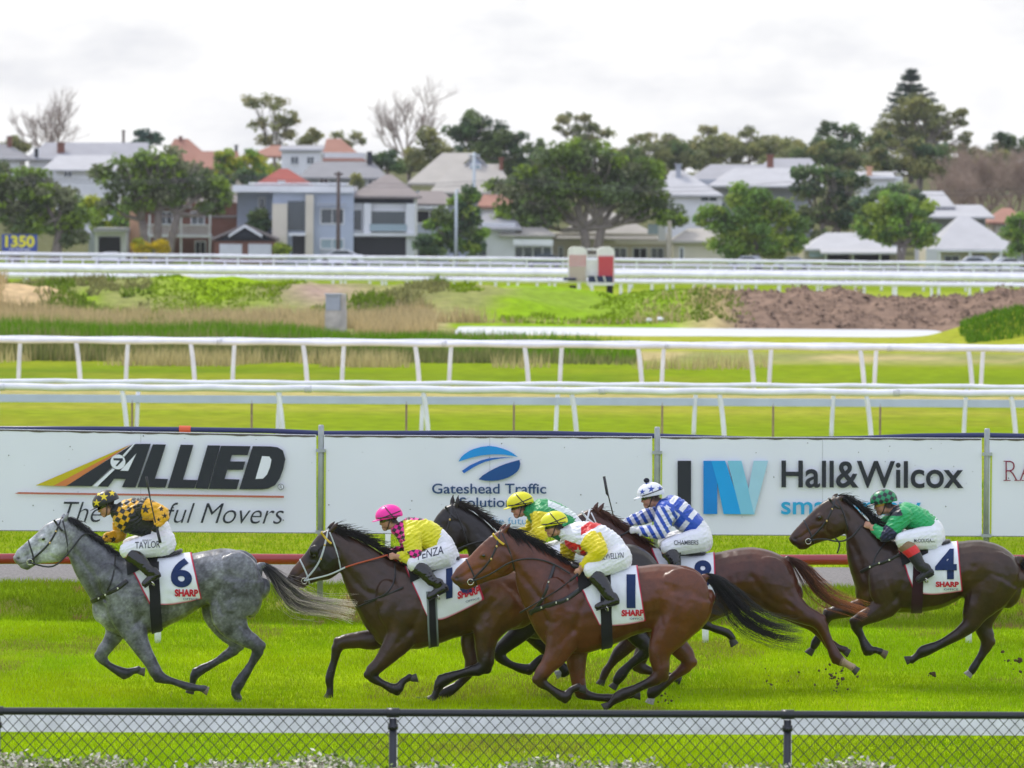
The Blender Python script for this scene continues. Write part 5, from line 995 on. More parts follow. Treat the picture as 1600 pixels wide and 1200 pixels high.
    nq = hp(.42, .36); g = np.exp(-(((px-nq[0])/3.2)**2+((py-nq[1])/2.6)**2)*1.3)[:, None]; C = C*(1-g)+np.array((.012, .009, .010))*g
    m0 = hp(.1, .80); m1 = hp(1.7, .72); tt = np.clip(((px-m0[0])*(m1[0]-m0[0])+(py-m0[1])*(m1[1]-m0[1]))/((m1[0]-m0[0])**2+(m1[1]-m0[1])**2), 0, 1)
    g = np.exp(-(((px-m0[0]-tt*(m1[0]-m0[0]))**2+(py-m0[1]-tt*(m1[1]-m0[1]))**2)/1.1**2))[:, None]; C = C*(1-g*.7)+np.array((.02, .015, .015))*g*.7
    for (bx0, bx1, by0, by1, tx_) in D.get('brand', []): pass
    # muscles: soft ridges and grooves pushed into the surface along its normals
    nr = np.empty(len(V)*3); me.vertices.foreach_get('normal', nr); nr = nr.reshape(-1, 3); dis = np.zeros(len(V))
    def groove(pts, w, amp, both=True):
        nonlocal dis
        q = np.array(cat_rom(pts, 8)); d = np.full(len(V), 9e9)
        for a_, b_ in zip(q[:-1], q[1:]):
            ab = b_-a_; t = np.clip(((px-a_[0])*ab[0]+(py-a_[1])*ab[1])/(ab@ab+1e-9), 0, 1); d = np.minimum(d, np.hypot(px-a_[0]-t*ab[0], py-a_[1]-t*ab[1]))
        dis = dis+amp*np.exp(-(d/w)**2)
    def bulge(x, y, rx, ry, amp):
        nonlocal dis
        dis = dis+amp*np.exp(-(((px-x)/rx)**2+((py-y)/ry)**2))
    T_, fl, hl = D['torso'], D['legs'][0]['p'], D['legs'][2]['p']; W_ = (T_[2][0], T_[2][1]); E_ = fl[1]; S_ = ((T_[0][0]+T_[0][2])/2, (T_[0][1]*.6+T_[0][3]*.4)); mixp = lambda a, b, t: (a[0]*(1-t)+b[0]*t, a[1]*(1-t)+b[1]*t)
    groove([(W_[0]-4, W_[1]+16), mixp(W_, S_, .5), (S_[0]+8, S_[1]+14)], 6, -.012)
    groove([(T_[3][0]+6, T_[3][1]+34), (E_[0]+30, E_[1]-44), (E_[0]+17, E_[1]-8)], 6, -.012); groove([(E_[0]+17, E_[1]-8), (E_[0]-6, E_[1]+14)], 5, -.008)
    bulge(*mixp(W_, E_, .50), 17, 26, .014); bulge(E_[0]+8, E_[1]-26, 13, 15, .013); bulge(S_[0]+16, S_[1]+22, 12, 14, .012)
    N_ = D['neck']; groove([(N_[1][0]*.3+N_[1][2]*.7, N_[1][1]*.3+N_[1][3]*.7), (N_[3][0]*.35+N_[3][2]*.65, N_[3][1]*.35+N_[3][3]*.65), (S_[0]+6, S_[1]-8)], 5, -.010)
    groove([(N_[2][0]*.75+N_[2][2]*.25, N_[2][1]*.75+N_[2][3]*.25), (N_[4][0]*.72+N_[4][2]*.28, N_[4][1]*.72+N_[4][3]*.28), (W_[0]-12, W_[1]+26)], 6, -.008)
    H_, TH, ST = hl[0], hl[1], hl[2]; bulge(H_[0]-38, H_[1]+30, 15, 22, -.022); bulge(H_[0]-16, H_[1]-22, 20, 14, .014)
    groove([(H_[0]+14, H_[1]-30), (H_[0]+20, H_[1]+4), (TH[0]+24, TH[1]+4), (ST[0]+22, ST[1]-6)], 9, -.005); groove([(H_[0]-30, H_[1]-14), (TH[0]-30, TH[1]-8), (ST[0]-14, ST[1]-8)], 5, -.008)
    bulge(H_[0]+2, H_[1]+24, 18, 26, .012); bulge(ST[0]-6, ST[1]-10, 10, 13, .010)
    groove([(hl[3][0]-2, hl[3][1]-12), (hl[4][0]+1, hl[4][1]-12)], 3.2, -.006)
    for i in range(5):
        x = T_[4][0]+12+i*12; groove([(x, T_[5][1]+40), (x+7, T_[5][1]+70), (x+9, T_[5][3]-14)], 3.2, -.0035)
    ckx, cky = ck; rr = np.hypot((px-ckx)/17, (py-cky)/19); dis = dis-.008*np.exp(-((rr-1.12)/.16)**2)*(px > ckx-16); bulge(ckx, cky, 12, 13, .004)
    groove([hp(1.2, .42), hp(2.4, .48), hp(3.4, .56)], 3.0, -.006); groove([hp(1.6, .70), hp(3.0, .72), hp(4.0, .74)], 3, .004); eo = hp(3.55, .30); bulge(eo[0]-1, eo[1]+6, 5, 3, -.006); no_ = hp(.45, .36); bulge(no_[0], no_[1], 3, 2.4, -.012)
    dis = dis+(fbm(px*.075, py*.075, 41, 3)-.44)*.012+(fbm(px*.22, py*.16, 47, 2)-.36)*.0025
    V = V+nr*dis[:, None]; me.vertices.foreach_set('co', V.ravel()); me.update()
    setcol(me, np.clip(C, .002, .9)); me.materials.append(COAT)
    bt = bvh(me)
    root = empty('racehorse', (*fig.P(*D['base'])[:2], 0), D['label'], 'horse', 'galloping racehorses')
    body = link('body', me, root)
    for L_ in D['legs']:
        p = L_['p']; a0 = np.array(p[-3][:2], float); a1 = np.array(p[-1][:2], float); ax = (a1-a0)/np.linalg.norm(a1-a0); tt = np.array((-ax[1], ax[0])); o = a1-ax*8.5; m = MB(); vs = []
        for (al, ct, hl_, hw) in ((-1.5, .3, 4.6, 3.9), (0, .4, 5.2, 4.4), (8.6, 2.0, 7.0, 5.4), (9.4, 2.1, 6.6, 5.0)):
            for j in range(16):
                th = 2*math.pi*j/16; q = o+ax*(al+(-1.2*math.cos(th) if al > 5 else 0)*.5)+tt*(ct+hl_*math.cos(th)); vs.append(fig.P(q[0], q[1], L_['dy']+hw*k*math.sin(th)))
        m.add(vs, [(i*16+j, i*16+(j+1) % 16, (i+1)*16+(j+1) % 16, (i+1)*16+j) for i in range(3) for j in range(16)]+[tuple(range(15, -1, -1)), tuple(range(48, 64))])
        hc = L_.get('hoof', (.035, .03, .028)); m.build('hoof', mat('hoof_%d' % int(hc[0]*1000), hc, rough=.55, noise_=(50, .35, 4)), root)
    for sg in (-1, 1):
        ex_ = hp(3.55, .30); m = MB(); h = fig.hit(bt, ex_[0], ex_[1], off=-.008); h = fig.P(ex_[0], ex_[1], -.08) if h is None else h
        if sg > 0: h = np.array((h[0], 2*Y-h[1], h[2]))
        m.ell(h, (.021, .014, .019)); m.build('eye', mat('eye_gloss', (.008, .006, .005), rough=.05, spec=.9), root, smooth=True)
    # mane, forelock, tail
    M = D['mane']; cr_ = cat_rom([(q[0], q[1]) for q in M['line']], 5); rng = np.random.default_rng(5)
    mvs, mfs, mcs = [], [], []; b = 0
    for q in range(M.get('n', 420)):
        t = rng.random()*(len(cr_)-1.01); i = int(t); f = t-i; x = cr_[i][0]*(1-f)+cr_[i+1][0]*f; y = cr_[i][1]*(1-f)+cr_[i+1][1]*f
        fx, fy = M['flow']; ln = M['len']*rng.uniform(.55, 1.15); cl = math.sin(t*4.1)*.35+math.sin(t*9.7)*.2; ang = math.atan2(fy, fx)+cl*.5+rng.normal(0, .22); dd = rng.choice((-1, 1, -1))*rng.uniform(.02, .085); pts = []
        for j in range(8):
            s_ = j/7; pts.append(fig.P(x+math.cos(ang)*ln*s_, y+2+math.sin(ang)*ln*s_+M.get('drop', 6)*s_*s_, dd*(s_**.8)-.012+.008*math.sin(q+s_*5)))
        r = .75*k*rng.uniform(.6, 1.2); cc = np.array(M['c'])*rng.uniform(.6, 1.5)
        for j in range(8):
            rr = r*(1-.8*(j/7)**1.5)
            for a in (0, 2.09, 4.19): mvs.append(tuple(pts[j]+rr*np.array((math.cos(a), math.sin(a), math.cos(a+1))))); mcs.append(cc)
        for j in range(7):
            for a in range(3): mfs.append((b+j*3+a, b+j*3+(a+1) % 3, b+j*3+3+(a+1) % 3, b+j*3+3+a))
        b += 24
    fabric_obj('mane', mvs, mfs, mcs, HAIR, root)
    T = D['tail']
    strands(fig, 'tail', T['path'], T.get('n', 330), 1.15, .5, .5, T['c0'], T['c1'], root, seed=int(Y*10) % 97, dyw=.06, wave=T.get('wave', .2), ragged=T.get('ragged', .6))
    # number cloth
    if 'cloth' in D:
        Cc = D['cloth']; V2, fs, uu, vd = wrap(fig, bt, (Cc['top'], Cc['bot']), 40, 26, .017, 'top', .010, seed=int(Y*7) % 13)
        bw = 1-np.clip(((uu > .965) | (uu < .03) | (vd < .035)), 0, 1); cols = np.where((bw > 0)[:, None], np.array(CW), np.array(CRED))
        ex = []; me2 = bpy.data.meshes.new('t'); me2.from_pydata([tuple(q) for q in V2], [], fs); ct = bvh(me2); bpy.data.meshes.remove(me2)
        for (tx, x0, x1, yt, yb, dy, c, bold) in Cc.get('text', []): ex.append(on_text(fig, ct, tx, x0, x1, yt, yb, dy, c, bold, .008))
        fabric_obj('number_cloth', *join(V2, fs, cols, ex), CLOTH, root)
    for nm, gkey, col in (('girth', 'girth', D.get('girth_col', (.014, .014, .017))),):
        if gkey in D:
            G = D[gkey]; w = G['w']/2; top = [(G['p'][0][0]-w, G['p'][0][1]), (G['p'][0][0]+w, G['p'][0][1])]; bot = [(G['p'][1][0]-w, G['p'][1][1]), (G['p'][1][0]+w, G['p'][1][1])]
            V2, fs, uu, vd = wrap(fig, bt, (top, bot), 9, 22, .030, 'bottom', 0)
            cols = np.tile(np.array(col), (len(V2), 1))
            if G.get('piping'): cols[(uu < .13) | (uu > .87)] = (.20, .23, .24)
            fabric_obj(nm, [tuple(q) for q in V2], fs, cols, CLOTH, root)
    # tack
    tk = D['tack']; bl = tk.get('bridle', LEATH); bit = hp(1.75, .74)
    br = [hp(6.0, .02), hp(5.3, .20), hp(4.2, .45), hp(3.0, .62), bit]
    bo = strap(fig, bt, 'bridle', br, 3.0, bl, root, both=True)
    strap(fig, bt, 'browband', [hp(5.2, .0), hp(5.35, .18), hp(5.75, .34)], 3.4, tk.get('brow', bl), bo, both=True)
    strap(fig, bt, 'noseband', [hp(2.15, .02), hp(2.2, .3), hp(2.1, .65), hp(2.0, .96)], 2.6, bl, bo, both=True)
    strap(fig, bt, 'throat_lash', [hp(6.0, .10), hp(5.95, .55), hp(5.6, .98)], 2.2, bl, bo, both=True)
    m = MB(); h = fig.hit(bt, *bit, off=.02); h = fig.P(*bit, -.07) if h is None else h
    m.tube([h+np.array((math.cos(a)*.030, -.004, math.sin(a)*.030)) for a in np.linspace(0, 2*math.pi, 17)], .0055, 6); m.build('bit_ring', METAL, bo, smooth=True)
    for t in (5.0, 4.0):
        q = hp(t, .28 if t > 4.5 else .48); h = fig.hit(bt, *q, off=.010)
        if h is not None: m = MB(); m.ell(h, (.010, .004, .013)); m.build('buckle', BRASS, bo, smooth=True)
    if 'rein' in tk:
        for part, (pts, mt) in enumerate(tk['rein']): strap(fig, bt, 'rein', [(*bit, -.10)]+pts if part == 0 else pts, 2.6, mt, root, free=True)
    for (nm, pts, w) in tk.get('straps', []):
        so = strap(fig, bt, nm, pts, w, LEATH, root, off=.012, both=True)
        if w >= 5:
            for q in pts[1:-1]:
                h = fig.hit(bt, q[0], q[1], off=.020)
                if h is not None: m = MB(); m.box(h-np.array((.008, .004, .010)), h+np.array((.008, .004, .010))); m.build('buckle', METAL, so)
    if 'saddle' in D:
        m = MB(); fig.prof(m, D['saddle'], 3, ex=2.4); sm = remesh(m, .01, 3); sm.materials.append(LEATH); so = link('saddle', sm, root)
        F_ = D.get('flap')
        if F_:
            V2, fs, uu, vd = wrap(fig, bt, (F_['top'], F_['bot']), 10, 14, .026, 'top', 0); fabric_obj('saddle_flap', [tuple(q) for q in V2], fs, np.tile(np.array((.016, .016, .018)), (len(V2), 1)), CLOTH, so)
    return root
SHARP = lambda x0, x1, yt, yb, dy=0: [('SHARP', x0, x1, yt, yb, dy, (.50, .02, .035), .05), ('OFFICE', x0+(x1-x0)*.36, x1-1, yb+2.0, yb+5.0, dy*.6, (.05, .07, .2), .0)]
BK = (.011, .010, .010)
PALE = mat('pale_strap', (.46, .50, .50), rough=.5); ORANGE = mat('orange_rein', (.40, .075, .03), rough=.55); YELB = mat('yellow_browband', (.62, .42, .03), rough=.5); WHB = mat('white_strap', (.68, .70, .72), rough=.5)
GREY = dict(Y=59.1, base=(280, 1090), label='dapple grey racehorse in front, number cloth 6', coat=(.16, .165, .185), points=(.045, .046, .056), mottle=.9, dark=.66, tint=(1, 1, 1), dapple=(300, 190),
    torso=[(150, 922, 157, 974, 14), (166, 890, 174, 988, 27), (187, 872, 200, 996, 36), (212, 866, 230, 991, 41), (245, 867, 257, 981, 44), (282, 867, 288, 966, 44), (315, 862, 314, 950, 43), (346, 857, 338, 946, 42), (376, 861, 366, 956, 41), (398, 877, 390, 962, 36), (408, 900, 406, 940, 24)],
    neck=[(102, 809, 107, 866, 11), (118, 815, 110, 878, 12), (136, 831, 121, 903, 14), (156, 846, 134, 925, 19), (176, 860, 150, 948, 26), (196, 868, 172, 972, 33)],
    head=[(22, 868, 31, 884, 6.5), (28, 858, 43, 891, 8), (42, 846, 54, 884, 8.5), (57, 833, 69, 880, 11), (70, 820, 87, 879, 13), (83, 813, 99, 875, 13.5), (97, 808, 109, 866, 12.5)],
    ears=[(102, 812, 107, 801), (97, 812, 100, 802)],
    legs=[dict(dy=-.15, dark=2.8, p=[(190, 930, 30, .5), (206, 972, 25, .55), (220, 1004, 15.5, .75), (237, 1033, 11, .85), (250, 1055, 9.5), (272, 1063, 7.2), (300, 1072, 8.5), (312, 1073, 6.5), (322, 1075, 8.2), (326, 1076, 6)], hoof=(.16, .13, .10)),
          dict(dy=.15, dark=2.6, p=[(178, 940, 26, .5), (180, 984, 18, .6), (171, 1004, 12.5, .8), (157, 1026, 10.5), (168, 1041, 7.5), (193, 1054, 9), (206, 1050, 7), (216, 1048, 8.2), (224, 1050, 5.5)], hoof=(.10, .09, .08)),
          dict(dy=-.14, dark=3.2, p=[(368, 905, 46, .50), (366, 938, 43, .5), (362, 966, 30, .6), (378, 990, 17, .8), (404, 1009, 11.5), (394, 1036, 8.2), (373, 1068, 9.5), (370, 1082, 7), (374, 1091, 8), (375, 1096, 7)], hoof=(.13, .12, .11)),
          dict(dy=.15, dark=3.0, p=[(355, 905, 38, .5), (336, 950, 26, .55), (345, 983, 15, .75), (369, 1010, 11.5), (338, 1035, 7.6), (306, 1053, 8.6), (300, 1068, 6.6), (299, 1079, 7.5), (297, 1085, 5)])],
    blobs=[(180, 915, 22, 40, 10, -.35, -.19), (372, 900, 34, 40, 12, 0, -.2), (372, 900, 34, 40, 12, 0, .2), (391, 922, 21, 44, 17, 0, -.07), (391, 922, 21, 44, 17, 0, .07)],
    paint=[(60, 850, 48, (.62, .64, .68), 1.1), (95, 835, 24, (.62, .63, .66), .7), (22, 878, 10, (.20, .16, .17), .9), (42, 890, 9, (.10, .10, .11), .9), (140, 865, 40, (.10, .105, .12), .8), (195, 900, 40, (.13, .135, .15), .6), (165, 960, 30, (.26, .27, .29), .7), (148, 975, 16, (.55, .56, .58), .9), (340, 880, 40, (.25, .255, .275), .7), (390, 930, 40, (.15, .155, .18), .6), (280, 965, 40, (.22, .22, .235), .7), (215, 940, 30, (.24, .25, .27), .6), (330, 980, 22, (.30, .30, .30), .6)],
    mane=dict(line=[(104, 806), (118, 812), (138, 830), (160, 848), (185, 866)], flow=(1, .1), len=17, c=(.02, .02, .025), n=520, drop=9),
    tail=dict(path=[(408, 882, 7), (424, 894, 11), (444, 918, 17), (468, 938, 20), (500, 946, 15), (530, 950, 15), (556, 956, 17)], c0=(.022, .022, .026), c1=(.95, .82, .62), n=460),
    cloth=dict(top=[(196, 872), (230, 869), (265, 866), (299, 863)], bot=[(234, 944), (262, 944), (290, 940), (315, 934)], text=[('6', 267, 300, 873, 918, 0, CNAVY, .035)]+SHARP(273, 309.5, 920.5, 932)),
    girth=dict(p=[(240, 880), (245, 988)], w=17), saddle=[(193, 858, 196, 872, 16), (210, 862, 212, 874, 22), (240, 864, 240, 874, 24), (268, 862, 268, 870, 24), (282, 857, 284, 864, 18)], flap=dict(top=[(197, 868), (250, 866)], bot=[(200, 900), (245, 880)]),
    tack=dict(rein=[([(62, 882, -.12), (85, 885, -.14), (104, 868, -.13), (120, 848, -.10), (133, 832, -.08), (148, 836, -.08)], LEATH)], straps=[('breast_girth', [(144, 940), (155, 934), (166, 928.5), (184, 919), (199, 908)], 7), ('neck_strap', [(180, 868), (178, 890), (176, 905), (168, 922)], 2.2)]))
DARK = dict(Y=59.3, base=(690, 1095), label='dark brown racehorse with black hood and pale reins, number cloth 10', dark=.52, coat=(.060, .034, .024), points=(.014, .012, .013), mottle=.4,
    torso=[(592, 905, 581, 990, 16), (606, 890, 592, 1006, 28), (630, 882, 612, 1013, 37), (655, 882, 640, 1015, 42), (682, 880, 670, 1011, 44), (712, 876, 706, 999, 44), (742, 873, 736, 990, 43), (772, 875, 764, 985, 42), (802, 884, 792, 985, 40), (830, 902, 820, 980, 36), (848, 928, 838, 968, 22)],
    neck=[(514, 827, 532, 892, 11.5), (534, 832, 536, 906, 13), (558, 842, 545, 930, 15), (583, 856, 557, 955, 20), (606, 870, 571, 980, 27), (630, 881, 592, 1002, 34)],
    head=[(450, 899, 459, 915, 6.5), (456, 889, 473, 920, 8), (467, 876, 484, 913, 8.8), (479, 861, 499, 908, 11), (490, 843, 514, 906, 13.5), (500, 833, 526, 899, 13.5), (513, 826, 536, 888, 12.5)],
    ears=[(518, 829, 529, 815), (512, 829, 523, 815)],
    legs=[dict(dy=-.16, dark=3.0, p=[(630, 950, 32, .5), (628, 990, 26, .55), (612, 1014, 18, .7), (595, 1034, 12.5, .85), (580, 1052, 10.5), (598, 1066, 7.4), (620, 1075, 9), (630, 1063, 6.8), (642, 1056, 8), (651, 1055, 6)], hoof=(.05, .045, .042)),
          dict(dy=.16, dark=2.7, p=[(605, 960, 28, .5), (590, 998, 19, .6), (560, 1002, 13.5, .8), (530, 1008, 11), (522, 1034, 7.6), (514, 1061, 9), (515, 1078, 6.8), (514, 1090, 8.2), (511, 1096, 6)]),
          dict(dy=-.15, dark=2.9, p=[(800, 930, 42, .5), (775, 955, 40, .5), (762, 985, 24, .65), (758, 1012, 16, .8), (756, 1040, 12.5), (722, 1050, 8.4), (692, 1062, 10), (683, 1078, 7.4), (679, 1088, 8), (676, 1093, 5)]),
          dict(dy=.14, dark=3.0, p=[(780, 935, 36, .5), (750, 970, 24, .6), (733, 1005, 14, .8), (738, 1038, 12), (722, 1066, 8.2), (695, 1085, 9.5), (676, 1092, 7), (662, 1097, 8), (653, 1099, 5)])],
    blobs=[(615, 945, 26, 44, 10, -.3, -.19), (800, 925, 40, 34, 12, .3, -.18), (800, 925, 40, 34, 12, .3, .18), (491, 859, 8, 8, 4, 0, -.085)],
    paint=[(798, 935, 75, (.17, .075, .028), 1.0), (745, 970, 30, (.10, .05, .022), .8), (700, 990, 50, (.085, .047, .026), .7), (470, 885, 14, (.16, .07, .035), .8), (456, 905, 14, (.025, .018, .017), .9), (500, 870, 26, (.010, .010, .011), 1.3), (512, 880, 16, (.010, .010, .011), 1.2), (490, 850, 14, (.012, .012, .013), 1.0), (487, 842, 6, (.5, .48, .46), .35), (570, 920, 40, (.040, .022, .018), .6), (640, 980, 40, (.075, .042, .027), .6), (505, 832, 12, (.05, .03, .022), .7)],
    mane=dict(line=[(512, 822), (526, 826), (545, 832), (565, 842), (590, 856), (612, 870)], flow=(1, -.12), len=32, c=(.012, .010, .010), n=620, drop=8),
    tail=dict(path=[(846, 915, 7), (870, 930, 12), (900, 950, 18), (930, 965, 18), (960, 975, 14)], c0=BK, c1=(.03, .02, .016)),
    cloth=dict(top=[(631, 884), (664, 879), (700, 874), (733, 869)], bot=[(667, 962), (686, 968), (716, 957), (757, 936)], text=[('10', 697, 747, 889, 937, -13, CNAVY, .035)]+SHARP(715, 750, 924.5, 936.5, -9)),
    girth=dict(p=[(675, 925), (677, 1010)], w=16, piping=True), saddle=[(632, 872, 634, 886, 16), (650, 876, 651, 888, 22), (680, 876, 680, 885, 24), (704, 871, 705, 879, 22), (716, 868, 718, 874, 16)], flap=dict(top=[(636, 882), (690, 878)], bot=[(642, 912), (690, 890)]),
    tack=dict(bridle=PALE, brow=YELB, rein=[([(500, 901, -.12), (520, 895, -.14), (540, 885, -.15)], PALE), ([(540, 885, -.15), (562, 878, -.15), (585, 872, -.14), (606, 866, -.12)], ORANGE)], straps=[('breast_strap', [(570, 940), (590, 935), (606, 926), (615, 912), (618, 895), (616, 882)], 2.4), ('breast_girth', [(560, 948), (595, 934), (630, 918)], 3.0)]))
BAY = dict(Y=58.2, base=(960, 1100), label='reddish bay racehorse nearest the camera, number cloth 1', dark=.58, coat=(.125, .042, .024), points=(.016, .012, .012), mottle=.35,
    torso=[(850, 925, 846, 996, 16), (866, 900, 858, 1010, 28), (890, 886, 880, 1016, 37), (914, 884, 905, 1022, 43), (941, 885, 938, 1015, 45), (972, 885, 969, 1003, 45), (1002, 884, 997, 991, 44), (1032, 881, 1026, 986, 43), (1060, 884, 1056, 986, 43), (1086, 897, 1082, 980, 39), (1104, 918, 1102, 955, 28)],
    neck=[(785, 826, 806, 893, 12), (805, 831, 806, 911, 13), (828, 841, 812, 933, 16), (850, 857, 823, 956, 22), (872, 870, 834, 984, 29), (896, 881, 852, 1008, 36)],
    head=[(706, 899, 717, 916, 6.8), (712, 889, 730, 922, 8.4), (726, 876, 745, 915, 9), (742, 860, 761, 909, 11.4), (757, 845, 779, 904, 14), (768, 836, 796, 898, 14), (782, 827, 808, 889, 13)],
    ears=[(787, 831, 799, 816), (782, 829, 792, 818)],
    legs=[dict(dy=-.16, dark=3.4, p=[(888, 950, 33, .5), (880, 992, 28, .55), (868, 1022, 19, .7), (855, 1040, 13, .85), (843, 1059, 11), (860, 1074, 7.8), (882, 1087, 9.5), (892, 1076, 7), (905, 1071, 8.4), (914, 1073, 6)], hoof=(.03, .027, .027)),
          dict(dy=.16, dark=3.2, p=[(895, 960, 30, .5), (900, 1005, 22, .6), (901, 1035, 16, .75), (903, 1062, 12), (909, 1084, 10.5), (930, 1091, 7.6), (958, 1093, 9), (975, 1090, 7), (990, 1087, 7.5), (1000, 1087, 5)]),
          dict(dy=-.15, dark=3.6, p=[(1068, 930, 47, .5), (1062, 952, 47, .5), (1047, 984, 32, .6), (1030, 1018, 18, .75), (1031, 1052, 13), (1002, 1070, 8.8), (969, 1085, 10), (957, 1095, 7.4), (950, 1101, 7.4), (944, 1105, 5)]),
          dict(dy=.15, dark=3.2, p=[(1055, 935, 40, .5), (1050, 975, 30, .55), (1056, 1005, 18, .75), (1077, 1036, 12.5), (1052, 1060, 8.4), (1022, 1083, 9.8), (1018, 1093, 7), (1017, 1101, 7.5)], hoof=(.30, .29, .28))],
    blobs=[(875, 945, 26, 48, 10, -.3, -.2), (1066, 925, 42, 40, 13, .2, -.2), (1066, 925, 42, 40, 13, .2, .2), (1088, 948, 22, 30, 16, .3, -.08), (1088, 948, 22, 30, 16, .3, .08)],
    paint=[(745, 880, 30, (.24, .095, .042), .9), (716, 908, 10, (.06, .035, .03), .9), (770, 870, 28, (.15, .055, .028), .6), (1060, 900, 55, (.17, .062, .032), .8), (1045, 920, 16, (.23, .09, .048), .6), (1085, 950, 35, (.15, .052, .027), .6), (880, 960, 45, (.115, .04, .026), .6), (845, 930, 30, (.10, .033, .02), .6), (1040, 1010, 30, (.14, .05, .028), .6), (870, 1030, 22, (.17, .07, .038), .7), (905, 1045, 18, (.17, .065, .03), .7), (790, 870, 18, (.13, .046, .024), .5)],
    mane=dict(line=[(786, 822), (800, 826), (820, 836), (842, 850), (866, 867), (885, 878)], flow=(1, .25), len=30, c=(.010, .009, .010), n=700, drop=12),
    tail=dict(path=[(1101, 900, 8), (1120, 910, 14), (1142, 935, 23), (1168, 965, 25), (1198, 982, 22), (1230, 990, 22), (1256, 992, 20)], c0=(.009, .009, .011), c1=(.022, .013, .011), n=480),
    cloth=dict(top=[(899, 902), (930, 894), (965, 888), (996, 884)], bot=[(936, 976), (958, 977), (985, 974), (1008, 969)], text=[('1', 979, 993, 898, 950, 0, CNAVY, .03)]+SHARP(971, 1006, 953, 963, -1)),
    girth=dict(p=[(946, 900), (948, 1014)], w=17), saddle=[(893, 876, 895, 890, 16), (912, 880, 913, 892, 22), (942, 882, 942, 891, 24), (968, 880, 969, 887, 23), (983, 876, 985, 882, 17)], flap=dict(top=[(900, 888), (955, 886)], bot=[(905, 925), (950, 900)]),
    tack=dict(brow=YELB, rein=[([(766, 897, -.13), (790, 880, -.15), (815, 872, -.15), (840, 872, -.14), (866, 880, -.13), (890, 894, -.2)], LEATH)], straps=[('breast_girth', [(828, 957), (848, 949), (870, 941.5), (886, 936), (913, 916)], 7.5), ('neck_strap', [(866, 884), (858, 910), (850, 935), (830, 960)], 5)]))
BLACK = dict(Y=60.4, base=(900, 1080), label='black racehorse running between the dark brown and the bay horse', coat=(.016, .014, .016), points=(.010, .009, .010), mottle=.3,
    torso=[(808, 905, 800, 975, 16), (820, 885, 808, 992, 27), (842, 868, 830, 998, 37), (868, 866, 858, 1000, 42), (895, 866, 890, 992, 44), (925, 862, 920, 984, 44), (955, 855, 950, 974, 43), (982, 850, 976, 966, 42), (1006, 858, 1000, 962, 40), (1028, 880, 1020, 955, 34), (1040, 905, 1034, 945, 22)],
    neck=[(708, 786, 729, 856, 12), (729, 794, 734, 876, 13), (752, 809, 745, 902, 16), (776, 831, 758, 930, 21), (800, 849, 776, 958, 28), (824, 862, 796, 985, 34)],
    head=[(646, 863, 656, 880, 6.6), (653, 851, 669, 886, 8.2), (664, 836, 684, 879, 9), (674, 819, 696, 873, 11), (684, 803, 712, 866, 13.6), (694, 793, 725, 860, 13.6), (706, 787, 735, 851, 12.6)],
    ears=[(714, 791, 716, 773), (706, 791, 708, 772)],
    legs=[dict(dy=-.15, dark=1, p=[(836, 940, 28, .5), (822, 975, 20, .6), (802, 996, 14, .8), (779, 1018, 11), (797, 1036, 7.6), (826, 1044, 9), (838, 1032, 7), (848, 1026, 8), (856, 1026, 5)]),
          dict(dy=.15, dark=1, p=[(830, 950, 26, .5), (824, 980, 18, .6), (838, 1000, 13, .8), (856, 1018, 10.5), (872, 1036, 7.6), (884, 1050, 8.5), (878, 1056, 7), (870, 1058, 8)], hoof=(.25, .26, .27)),
          dict(dy=-.15, dark=1, p=[(990, 910, 40, .5), (988, 950, 30, .55), (990, 985, 17, .75), (1010, 1012, 12), (985, 1036, 8.4), (968, 1055, 9.4), (962, 1066, 7), (958, 1074, 7.6)]),
          dict(dy=.15, dark=1, p=[(1000, 905, 36, .5), (1020, 940, 26, .6), (1050, 960, 15, .8), (1084, 970, 11.5), (1112, 982, 8), (1136, 990, 9), (1146, 1000, 7), (1150, 1008, 7)])],
    paint=[], mane=dict(line=[(708, 782), (722, 786), (740, 796), (760, 812), (780, 828)], flow=(1, -.02), len=24, c=(.022, .016, .014), n=420, drop=8),
    tail=dict(path=[(1036, 890, 7), (1056, 905, 12), (1080, 930, 18), (1105, 950, 18), (1130, 960, 14)], c0=BK, c1=(.02, .016, .014)),
    cloth=dict(top=[(846, 868), (875, 864), (905, 860), (934, 856)], bot=[(872, 930), (890, 932), (915, 930), (940, 922)]),
    girth=dict(p=[(886, 900), (888, 994)], w=16), saddle=[(843, 858, 845, 872, 16), (862, 860, 863, 872, 22), (890, 860, 890, 870, 24), (914, 856, 915, 864, 20)],
    tack=dict(rein=[([(705, 862, -.12), (735, 848, -.14), (770, 842, -.12), (802, 836, -.1)], LEATH)]))
